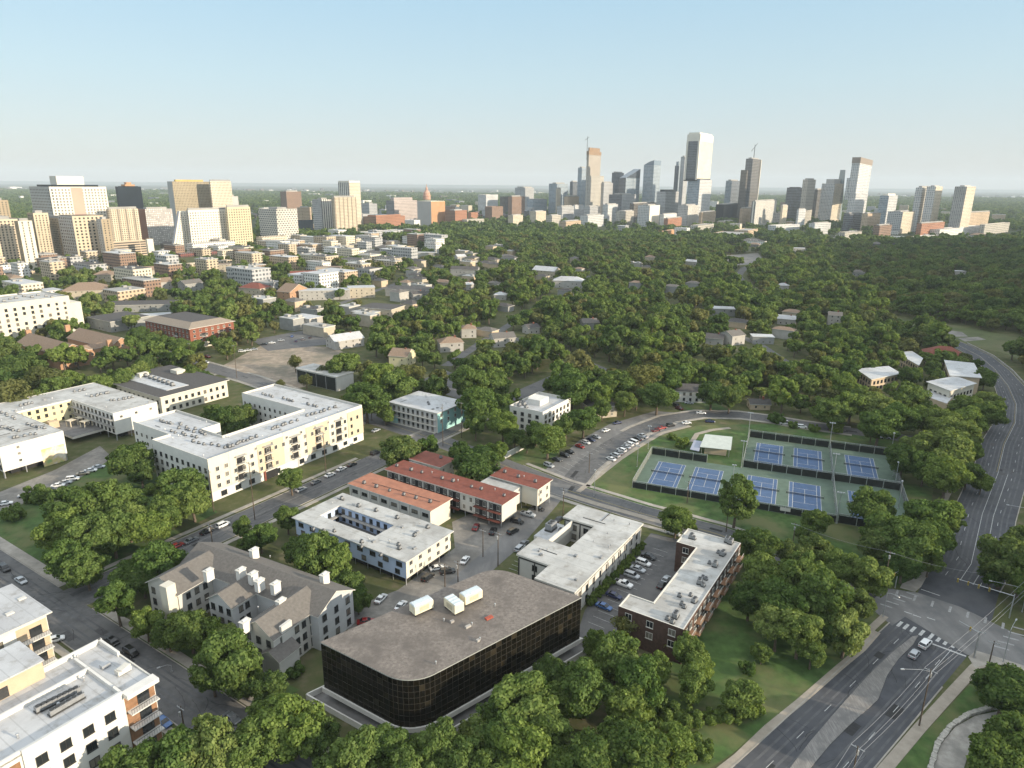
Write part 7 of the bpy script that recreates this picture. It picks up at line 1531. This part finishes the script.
grove('in the court and gap of the cream apartments', [(226, 420, 28, 'dark'), (242, 416, 30, 'dark'), (258, 412, 22, 'dark'), (212, 414, 24, 'dark'), (238, 428, 20, 'dark')])
grove('at the left corner of the black office', [(293, 722, 62), (262, 722, 44), (270, 690, 36, 'dark'), (294, 670, 20, 'bush'), (318, 738, 40, 'dark'), (250, 748, 50)])
grove('below the black glass office at the bottom', [(356, 758, 56), (386, 750, 46), (414, 766, 50), (440, 748, 50), (465, 762, 54), (418, 752, 34), (335, 768, 40, 'dark'), (490, 772, 50, 'dark')])
grove('in the bottom left corner beyond the street', [(165, 760, 60), (208, 748, 58), (236, 762, 44), (130, 772, 50), (186, 772, 40)])
grove('in the clump right of the black glass office', [(520, 700, 66), (498, 728, 56), (545, 728, 50), (520, 752, 60), (480, 738, 40), (553, 676, 40, 'dark'), (584, 688, 54), (617, 652, 52), (604, 664, 34), (640, 684, 52), (628, 706, 44), (616, 736, 38), (598, 645, 30, 'dark'), (560, 700, 36), (655, 668, 34)])
grove('in the hedge by the grey roofed offices', [(640, 545, 13, 'bush'), (635, 551, 13, 'bush'), (630, 557, 13, 'bush'), (625, 563, 14, 'bush'), (620, 569, 13, 'bush'), (615, 575, 14, 'bush'), (609, 581, 14, 'bush'), (603, 587, 14, 'bush'), (597, 593, 15, 'bush'), (590, 600, 15, 'bush')])
grove('at the near end of the brick apartments', [(630, 622, 32, 'pale'), (690, 655, 40), (694, 684, 36), (672, 640, 22, 'pale'), (700, 668, 30)])
grove('in the undergrowth below the grass slope', [(590, 762, 56, 'dark'), (637, 750, 58, 'dark'), (674, 745, 46), (560, 766, 44, 'dark'), (650, 720, 32, 'bush'), (668, 712, 30, 'bush'), (690, 718, 26, 'bush'), (712, 716, 22, 'bush'), (664, 733, 18, 'pale'), (700, 745, 30, 'bush'), (640, 775, 40)])
grove('on the grass slope beside the avenue path', [(742, 697, 36), (732, 712, 30, 'bush'), (752, 708, 24, 'bush'), (762, 652, 20), (748, 668, 18, 'bush')])
grove('in the clump between courts and avenue path', [(757, 543, 40, 'dark'), (735, 548, 26, 'dark'), (766, 575, 46), (750, 600, 36, 'dark'), (785, 602, 54), (800, 576, 50), (778, 626, 42), (800, 632, 44), (826, 598, 50, 'tall'), (846, 632, 42), (822, 628, 38, 'dark'), (868, 577, 38), (843, 568, 36), (812, 652, 28), (858, 604, 30, 'dark'), (815, 548, 34, 'dark'), (790, 552, 28, 'dark')])
grove('on the court lawn', [(737, 495, 42, 'tall'), (676, 519, 34, 'dark'), (690, 524, 18, 'bush'), (817, 520, 26, 'dark'), (806, 532, 20, 'dark'), (683, 442, 18, 'bush'), (672, 436, 12, 'bush')])
grove('in the oaks at the avenue end', [(873, 508, 40), (893, 528, 50), (928, 512, 46), (947, 518, 34), (914, 545, 44), (934, 538, 36), (880, 545, 34, 'dark'), (904, 562, 34, 'dark'), (930, 560, 26)])
grove('on the bank between courts and avenue', [(943, 445, 50), (925, 466, 30), (958, 430, 40), (948, 474, 36), (968, 472, 26), (903, 460, 32, 'dark'), (982, 482, 18), (918, 448, 30), (972, 452, 20)])
grove('along the street behind the back courts', [(776, 418, 18, 'bush'), (793, 424, 12, 'bush'), (814, 428, 12, 'bush'), (836, 427, 17, 'bush'), (872, 431, 18, 'dark')])
grove('on the creek side of the avenue by the crossing', [(1004, 560, 44, 'dark'), (1022, 572, 36, 'dark'), (1022, 545, 34, 'dark'), (992, 572, 24, 'dark'), (1034, 590, 30, 'dark')])
grove('over the terrace in the bottom right corner', [(1006, 686, 46, 'dark'), (1022, 700, 40, 'dark'), (1018, 740, 48, 'dark'), (996, 762, 50, 'dark'), (1028, 765, 46, 'dark'), (990, 690, 20, 'bush')])
grove('around the red roofed apartments', [(401, 446, 46, 'dark'), (476, 459, 52, 'dark'), (414, 480, 12, 'bush'), (460, 452, 26, 'dark'), (497, 452, 26, 'dark')])
grove('around the teal ended building', [(366, 395, 46), (396, 382, 44), (380, 372, 36), (352, 402, 24, 'pale'), (476, 400, 48), (503, 424, 34), (468, 378, 46), (494, 380, 36), (410, 372, 34, 'pale'), (500, 402, 34), (515, 436, 24, 'dark'), (385, 412, 22)])
grove('around the white stepped building', [(584, 417, 36), (548, 436, 40), (527, 443, 18, 'dark'), (566, 424, 28), (602, 408, 22, 'dark'), (536, 432, 24)])
grove('above the curving street', [(637, 394, 26, 'pale'), (658, 392, 38), (643, 374, 42, 'pale'), (617, 380, 40), (572, 384, 48), (600, 396, 30), (664, 376, 36), (712, 390, 34, 'dark'), (730, 398, 26, 'dark'), (625, 402, 24)])
grove('around the modern houses on the knoll', [(912, 396, 34), (900, 414, 36), (926, 416, 30), (910, 376, 20, 'dark'), (933, 368, 16, 'dark'), (966, 408, 26), (986, 402, 22), (990, 414, 26), (968, 418, 34), (945, 420, 34), (985, 378, 18), (845, 382, 30), (852, 400, 36), (880, 402, 36), (860, 396, 20), (832, 408, 34), (880, 420, 40), (992, 400, 20)])
grove('between the brick and orange blocks', [(150, 339, 22, 'dark'), (166, 342, 22, 'dark'), (182, 345, 24, 'dark'), (196, 346, 16, 'dark'), (226, 345, 22), (138, 332, 20, 'dark'), (146, 362, 22, 'dark'), (138, 372, 24), (118, 379, 26), (100, 384, 26), (192, 374, 20, 'dark'), (204, 376, 16, 'dark')])
grove('below the orange block and the hotel', [(18, 364, 38, 'dark'), (38, 376, 34, 'pale'), (56, 384, 32), (12, 392, 40, 'pale'), (30, 398, 30), (72, 378, 22), (2, 348, 30, 'dark')])
grove('at the edge of the vacant lot', [(295, 362, 16, 'pale'), (306, 380, 16, 'pale'), (342, 362, 34), (325, 372, 18, 'pale'), (280, 384, 12, 'pale')])
uniq(_tree_items)
# ------------------------------------------------------------------ the woods: filler trees over the hill, the neighbourhoods and the valley
def poisson(n, dmin, gen, rr):
    P = gen(n); keep = []; cell = {}; c = dmin
    for i, (x, y) in enumerate(P):
        k = (int(x//c), int(y//c)); ok = True
        for a in (-1, 0, 1):
            for b in (-1, 0, 1):
                for j in cell.get((k[0]+a, k[1]+b), ()):
                    if (P[j, 0]-x)**2+(P[j, 1]-y)**2 < dmin*dmin: ok = False; break
                if not ok: break
            if not ok: break
        if ok: cell.setdefault(k, []).append(i); keep.append(i)
    return P[keep]
WOOD = [(-60, 276), (60, 266), (170, 255), (250, 248), (300, 262), (420, 250), (500, 240), (620, 240), (690, 246), (740, 252), (800, 246), (900, 242), (1100, 238), (1100, 560), (1030, 640), (1010, 540), (1024, 480), (1010, 430), (985, 432), (950, 438), (900, 440), (880, 436), (790, 420), (700, 412), (640, 425), (590, 440), (560, 450), (530, 450), (500, 465), (455, 455), (415, 470), (380, 440), (370, 425), (330, 400), (240, 380), (190, 380), (100, 410), (-60, 440)]
WOODW = [G(*p) for p in WOOD]
def ok_mask(P, size):
    m = np.ones(len(P), bool)
    for poly, mg in FOOT:
        A = np.array(poly); lo, hi = A.min(0)-mg-4, A.max(0)+mg+4; s = np.where((P[:, 0] > lo[0]) & (P[:, 0] < hi[0]) & (P[:, 1] > lo[1]) & (P[:, 1] < hi[1]))[0]
        if len(s) == 0: continue
        Q = P[s]; bad = inpoly(Q, poly)
        for i in range(len(poly)): bad |= dseg(Q, poly[i], poly[(i+1) % len(poly)]) < mg+size[s]*.55
        m[s[bad]] = False
    for poly, cl in ROADS:
        for a, b in zip(poly[:-1], poly[1:]): m &= ~(dseg(P, a, b) < cl+size*.35)
    for poly in LOTS: m &= ~inpoly(P, poly)
    T3 = np.array(TREE_XY)
    for x, y, r in TREE_XY: m &= ~((P[:, 0]-x)**2+(P[:, 1]-y)**2 < (r*.8+size*.55)**2)
    top = PRA(np.column_stack([P, size*2.1])); bot = PRA(np.column_stack([P, size*.5]))
    wpx = FOC*size/np.maximum(P[:, 1], 1)
    for x0, y0, x1, y1, d in KEEP:
        m &= ~((P[:, 1] < d) & (top[0]+wpx > x0) & (top[0]-wpx < x1) & (bot[1] > y0) & (top[1] < y1))
    return m
def gen1(n):
    out = []
    while sum(map(len, out)) < n:
        Y = rng.uniform(215, 1500, n); X = rng.uniform(-.85, .85, n)*Y; Q = np.column_stack([X, Y]); out.append(Q[inpoly(Q, WOODW)])
    return np.concatenate(out)[:n]
P1 = poisson(60000, 7.7, gen1, rng); S1 = rng.uniform(3.8, 7.0, len(P1))+2.4*(rng.random(len(P1)) > .82); k = ok_mask(P1, S1); P1, S1 = P1[k], S1[k]
# clearings: gardens, lanes and open patches between the trees, wider towards the towers
c1 = np.sin(P1[:, 0]*.021+1.3)*np.sin(P1[:, 1]*.017+.4)+.6*np.sin(P1[:, 0]*.047+P1[:, 1]*.031); px_ = PRA(np.column_stack([P1, P1[:, 0]*0]))
thin = np.where(px_[0] < 420, np.where(px_[1] < 300, .48, .25), .03); k = (rng.random(len(P1)) > thin) & ~((c1 > 1.05) & (px_[0] < 500)); P1, S1, px_ = P1[k], S1[k], (px_[0][k], px_[1][k])
inview = (px_[0] > -40) & (px_[0] < 1064) & (px_[1] < 780); P1, S1 = P1[inview], S1[inview]
o = np.argsort(np.hypot(P1[:, 0], P1[:, 1])); P1, S1 = P1[o], S1[o]
NIND = max(0, 296-len(_tree_items))
# lighter trees for the distance: crown and trunk in one mesh
FAR = []
for k in range(5):
    V, Fc, cs = crown_arrays(900+k, 5., (4.3, 3.5, 5.6, 4.6, 4.4)[k], 6.6, (17, 20, 18, 22, 20)[k], 1700, .52, core=.8 if k < 4 else .6); tm = trunk_mb(cs, 6.6, .3, k); b = len(V)
    me = bpy.data.meshes.new('broad_tree'); me.from_pydata(V.tolist()+[tuple(v) for v in tm.v], [], list(Fc)+[[i+b for i in f] for f in tm.f]); me.materials.append(M_FOL if k < 3 else (M_FOLD if k == 3 else M_FOLP)); me.materials.append(M_BARK)
    me.polygons.foreach_set('material_index', [0]*len(Fc)+[1]*len(tm.f)); me.update(); FAR.append(me)
protos = [None]*5
for i in range(NIND):
    x, y = P1[i]; v = i % 5 if i < 5 else random.randrange(5); s = S1[i]/5
    t = link('tree', FAR[v], None, (x, y, 0), random.uniform(0, 6.28), (s, s, s*random.uniform(.8, 1.2)))
    tag(t, 'rounded green tree in the unbroken canopy around the houses', 'tree', 'canopy trees of the wooded hill')
    if protos[v] is None: protos[v] = t
def scatter(name, label, cat, P, S, srcs, zs=None):
    zs = [0.]*len(P) if zs is None else zs
    me = bpy.data.meshes.new(name); me.from_pydata([(float(p[0]), float(p[1]), float(z)) for p, z in zip(P, zs)], [], [])
    n = len(P)
    for nm, arr in (('size', np.asarray(S)/5.), ('turn', rng.uniform(0, 6.28, n)), ('kind', rng.integers(0, len(srcs), n).astype(float))):
        at = me.attributes.new(nm, 'FLOAT', 'POINT'); at.data.foreach_set('value', np.asarray(arr, dtype=np.float32))
    ob = link(name, me); tag(ob, label, cat, kind='stuff')
    ng = bpy.data.node_groups.new(name, 'GeometryNodeTree'); ng.interface.new_socket('Geometry', in_out='INPUT', socket_type='NodeSocketGeometry'); ng.interface.new_socket('Geometry', in_out='OUTPUT', socket_type='NodeSocketGeometry')
    N = ng.nodes; Lk = ng.links; gi = N.new('NodeGroupInput'); go = N.new('NodeGroupOutput'); jn = N.new('GeometryNodeJoinGeometry')
    def attr(nm):
        a = N.new('GeometryNodeInputNamedAttribute'); a.data_type = 'FLOAT'; a.inputs['Name'].default_value = nm; return a.outputs['Attribute']
    sz, tn, kd = attr('size'), attr('turn'), attr('kind'); cx = N.new('ShaderNodeCombineXYZ'); Lk.new(tn, cx.inputs[2])
    for k, src in enumerate(srcs):
        oi = N.new('GeometryNodeObjectInfo'); oi.inputs['Object'].default_value = src; oi.transform_space = 'ORIGINAL'; oi.inputs['As Instance'].default_value = True
        cmp = N.new('FunctionNodeCompare'); cmp.data_type = 'FLOAT'; cmp.operation = 'EQUAL'; cmp.inputs['Epsilon'].default_value = .1; Lk.new(kd, cmp.inputs[0]); cmp.inputs[1].default_value = float(k)
        ip = N.new('GeometryNodeInstanceOnPoints'); Lk.new(gi.outputs[0], ip.inputs['Points']); Lk.new(cmp.outputs[0], ip.inputs['Selection']); Lk.new(oi.outputs['Geometry'], ip.inputs['Instance']); Lk.new(cx.outputs[0], ip.inputs['Rotation']); Lk.new(sz, ip.inputs['Scale']); Lk.new(ip.outputs[0], jn.inputs[0])
    Lk.new(jn.outputs[0], go.inputs[0]); m = ob.modifiers.new('scatter', 'NODES'); m.node_group = ng; return ob
scatter('woods', 'dense mass of treetops covering the hill and the creek valley', 'woods', P1[NIND:], S1[NIND:], protos)
# far woods out to the haze: small simple trees
LOWF = []
for k in range(3):
    V, Fc, cs = crown_arrays(950+k, 5., 3.8, 5.0, 10, 90, 1.5, core=.95); me = bpy.data.meshes.new('far_tree'); me.from_pydata(V.tolist(), [], list(Fc)); me.materials.append(M_FOLD); me.update(); t = link('tree', me, None, (*G(760+k*60, 236), 0), k, 1.3); tag(t, 'rounded green tree far out at the wooded edge of downtown', 'tree', 'far trees at the edge of downtown'); LOWF.append(t)
def gen2(n):
    u = rng.random(n); Y = 1350+(u**1.6)*5600; return np.column_stack([rng.uniform(-.8, .8, n)*Y, Y])
P2 = gen2(46000); S2 = rng.uniform(5, 9, len(P2))*(1+P2[:, 1]/6000); w = np.sin(P2[:, 0]*.0031+.7)+np.sin(P2[:, 1]*.0024+P2[:, 0]*.0012)+.8*np.sin(P2[:, 0]*.009-P2[:, 1]*.006); dt = (P2[:, 1] < 3000) & (P2[:, 1] > 1420) & (P2[:, 0]/P2[:, 1] > -.42)
k = ((w > -.6) | (rng.random(len(P2)) < .3)) & ~(dt & (rng.random(len(P2)) < .72)); P2, S2 = P2[k], S2[k]
m = np.ones(len(P2), bool)
for poly, mg in FOOT:
    A = np.array(poly); lo, hi = A.min(0)-8, A.max(0)+8; m &= ~((P2[:, 0] > lo[0]) & (P2[:, 0] < hi[0]) & (P2[:, 1] > lo[1]) & (P2[:, 1] < hi[1]))
scatter('far_woods', 'far blue green woods between the towers and out to the horizon', 'woods', P2[m], S2[m], LOWF)
# ------------------------------------------------------------------ added ridge outside the view, its heights shaped to shade the valley and the avenue
RC = [(150, -120, 10), (178, -30, 24), (196, 60, 30), (206, 115, 32), (262, 200, 33), (345, 303, 36), (490, 498, 56), (600, 640, 74), (705, 787, 92), (820, 940, 104), (940, 1102, 112), (1040, 1250, 90), (1120, 1360, 20)]
_mb = MB(); rows = []
for (x, y, hh) in RC:
    a = np.array([x, y]); n = np.array([.80, -.60]); prof = []
    for t, f in ((-70, 0), (-52, .28), (-34, .62), (-16, .9), (0, 1.), (30, 1.0), (120, .9), (300, .5), (520, .0)):
        q = a+n*t*(1 if t > 0 else min(1., .45+hh/150)); prof.append((q[0], q[1], max(0, hh-6)*f-.5*(f == 0)))
    rows.append(prof)
for r0, r1 in zip(rows[:-1], rows[1:]):
    for i in range(len(r0)-1): _mb.quad(r0[i], r0[i+1], r1[i+1], r1[i])
_mb.smooth = True
tag(link('hill', _mb.mesh('hill', [mat('unseen_ridge_slope', (.045, .062, .024), .98, .35, .08)])), 'wooded ridge on the far side of the creek valley', 'hill', kind='structure')
# trees over the added ridge and along the creek outside the picture
_q, _z, _s = [], [], []
for r0, r1 in zip(rows[:-1], rows[1:]):
    for i in range(len(r0)-1):
        a, b, c, d = (np.array(v) for v in (r0[i], r0[i+1], r1[i+1], r1[i])); ar = np.linalg.norm(np.cross(b-a, d-a))
        if i >= 6: continue
        for _k in range(int(ar/75)):
            u, v = rng.random(2); p = (a*(1-u)+b*u)*(1-v)+(d*(1-u)+c*u)*v; x_, y_ = PR(p)
            if -20 < x_ < 1034 and y_ < 780: continue
            _q.append(p[:2]); _z.append(p[2]-.5); _s.append(rng.uniform(3.6, 5.6))
_W = [(150, 150), (230, 262), (296, 370), (345, 470), (380, 560), (470, 560), (345, 330), (215, 140), (165, 40), (125, 40), (120, 100)]
_c = np.column_stack([rng.uniform(110, 480, 5000), rng.uniform(30, 570, 5000)]); _c = _c[inpoly(_c, _W)]; _x = PRA(np.column_stack([_c, _c[:, 0]*0+4])); _c = _c[(_x[0] > 1040) | (_x[1] > 790)]
_c = poisson(len(_c), 7.5, lambda n: _c, rng); _c = _c[ok_mask(_c, np.full(len(_c), 4.5))]
_q += list(_c); _z += [0]*len(_c); _s += list(rng.uniform(3.8, 6, len(_c)))
scatter('ridge_woods', 'woods on the ridge and along the creek', 'woods', np.array(_q), _s, protos, _z)
# ------------------------------------------------------------------ light
SUN_AZ = RAD(-23); SUN_EL = RAD(14.5)     # towards the sun: from +x (right of view) a little behind the camera
sd = bpy.data.lights.new('sun', 'SUN'); sd.energy = 3.1; sd.angle = RAD(.5); sd.color = (1, .86, .66)
sun = bpy.data.objects.new('sun', sd); COL.objects.link(sun)
_d = Vector((math.cos(SUN_AZ)*math.cos(SUN_EL), math.sin(SUN_AZ)*math.cos(SUN_EL), math.sin(SUN_EL))); sun.rotation_euler = _d.to_track_quat('Z', 'Y').to_euler(); sun.location = (0, 0, 400)
w = bpy.data.worlds.new('World'); sc.world = w; w.use_nodes = True; nt = w.node_tree
sky = nt.nodes.new('ShaderNodeTexSky'); sky.sky_type = 'NISHITA'; sky.sun_disc = False; sky.sun_elevation = SUN_EL; sky.sun_rotation = math.pi/2-SUN_AZ; sky.altitude = 150; sky.air_density = 1.0; sky.dust_density = 1.; sky.ozone_density = 2.0
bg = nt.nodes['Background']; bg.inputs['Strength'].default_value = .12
# pale evening sky: the clear sky model, mixed with a ramp brightened above the view as added fill
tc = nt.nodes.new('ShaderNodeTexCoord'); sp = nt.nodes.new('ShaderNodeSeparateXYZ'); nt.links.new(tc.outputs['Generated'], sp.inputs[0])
sky_fill = ramp(nt, sp.outputs[2], [(0, (2.5, 2.5, 2.45)), (.05, (2.42, 2.66, 2.74)), (.13, (2.15, 2.76, 3.0)), (.24, (1.72, 2.58, 3.15)), (.34, (3.2, 3.8, 4.2)), (1, (5.3, 5.4, 5.4))])
nt.links.new(mixc(nt, .86, sky.outputs[0], sky_fill), bg.inputs['Color'])
# ------------------------------------------------------------------ haze
_mb = MB(); _mb.box((0, 9000, 199), (44000, 26000, 402)); hz = link('haze', _mb.mesh('haze', [])); tag(hz, 'thin pale evening haze over the city', 'haze', kind='stuff')
hm = bpy.data.materials.new('haze'); hm.use_nodes = True; nt = hm.node_tree
for n in list(nt.nodes):
    if n.type == 'BSDF_PRINCIPLED': nt.nodes.remove(n)
pv = nt.nodes.new('ShaderNodeVolumePrincipled'); pv.inputs['Color'].default_value = (.82, .92, 1, 1); pv.inputs['Density'].default_value = 6e-5; pv.inputs['Anisotropy'].default_value = 0.
nt.links.new(pv.outputs[0], [n for n in nt.nodes if n.type == 'OUTPUT_MATERIAL'][0].inputs['Volume']); hz.data.materials.append(hm)
# ------------------------------------------------------------------ render settings
sc.view_settings.view_transform = 'Standard'; sc.view_settings.look = 'None'; sc.view_settings.exposure = 1.15; sc.view_settings.gamma = 1
sc.render.engine = 'CYCLES'; cy = sc.cycles; cy.max_bounces = 5; cy.diffuse_bounces = 2; cy.glossy_bounces = 2; cy.transmission_bounces = 3; cy.transparent_max_bounces = 8; cy.volume_bounces = 0; cy.use_denoising = True; cy.use_adaptive_sampling = True; cy.adaptive_threshold = .015; cy.caustics_reflective = False; cy.caustics_refractive = False
try: cy.denoiser = 'OPENIMAGEDENOISE'; cy.denoising_input_passes = 'RGB_ALBEDO_NORMAL'
except Exception: pass
cy.volume_step_rate = 1; cy.sample_clamp_indirect = 6
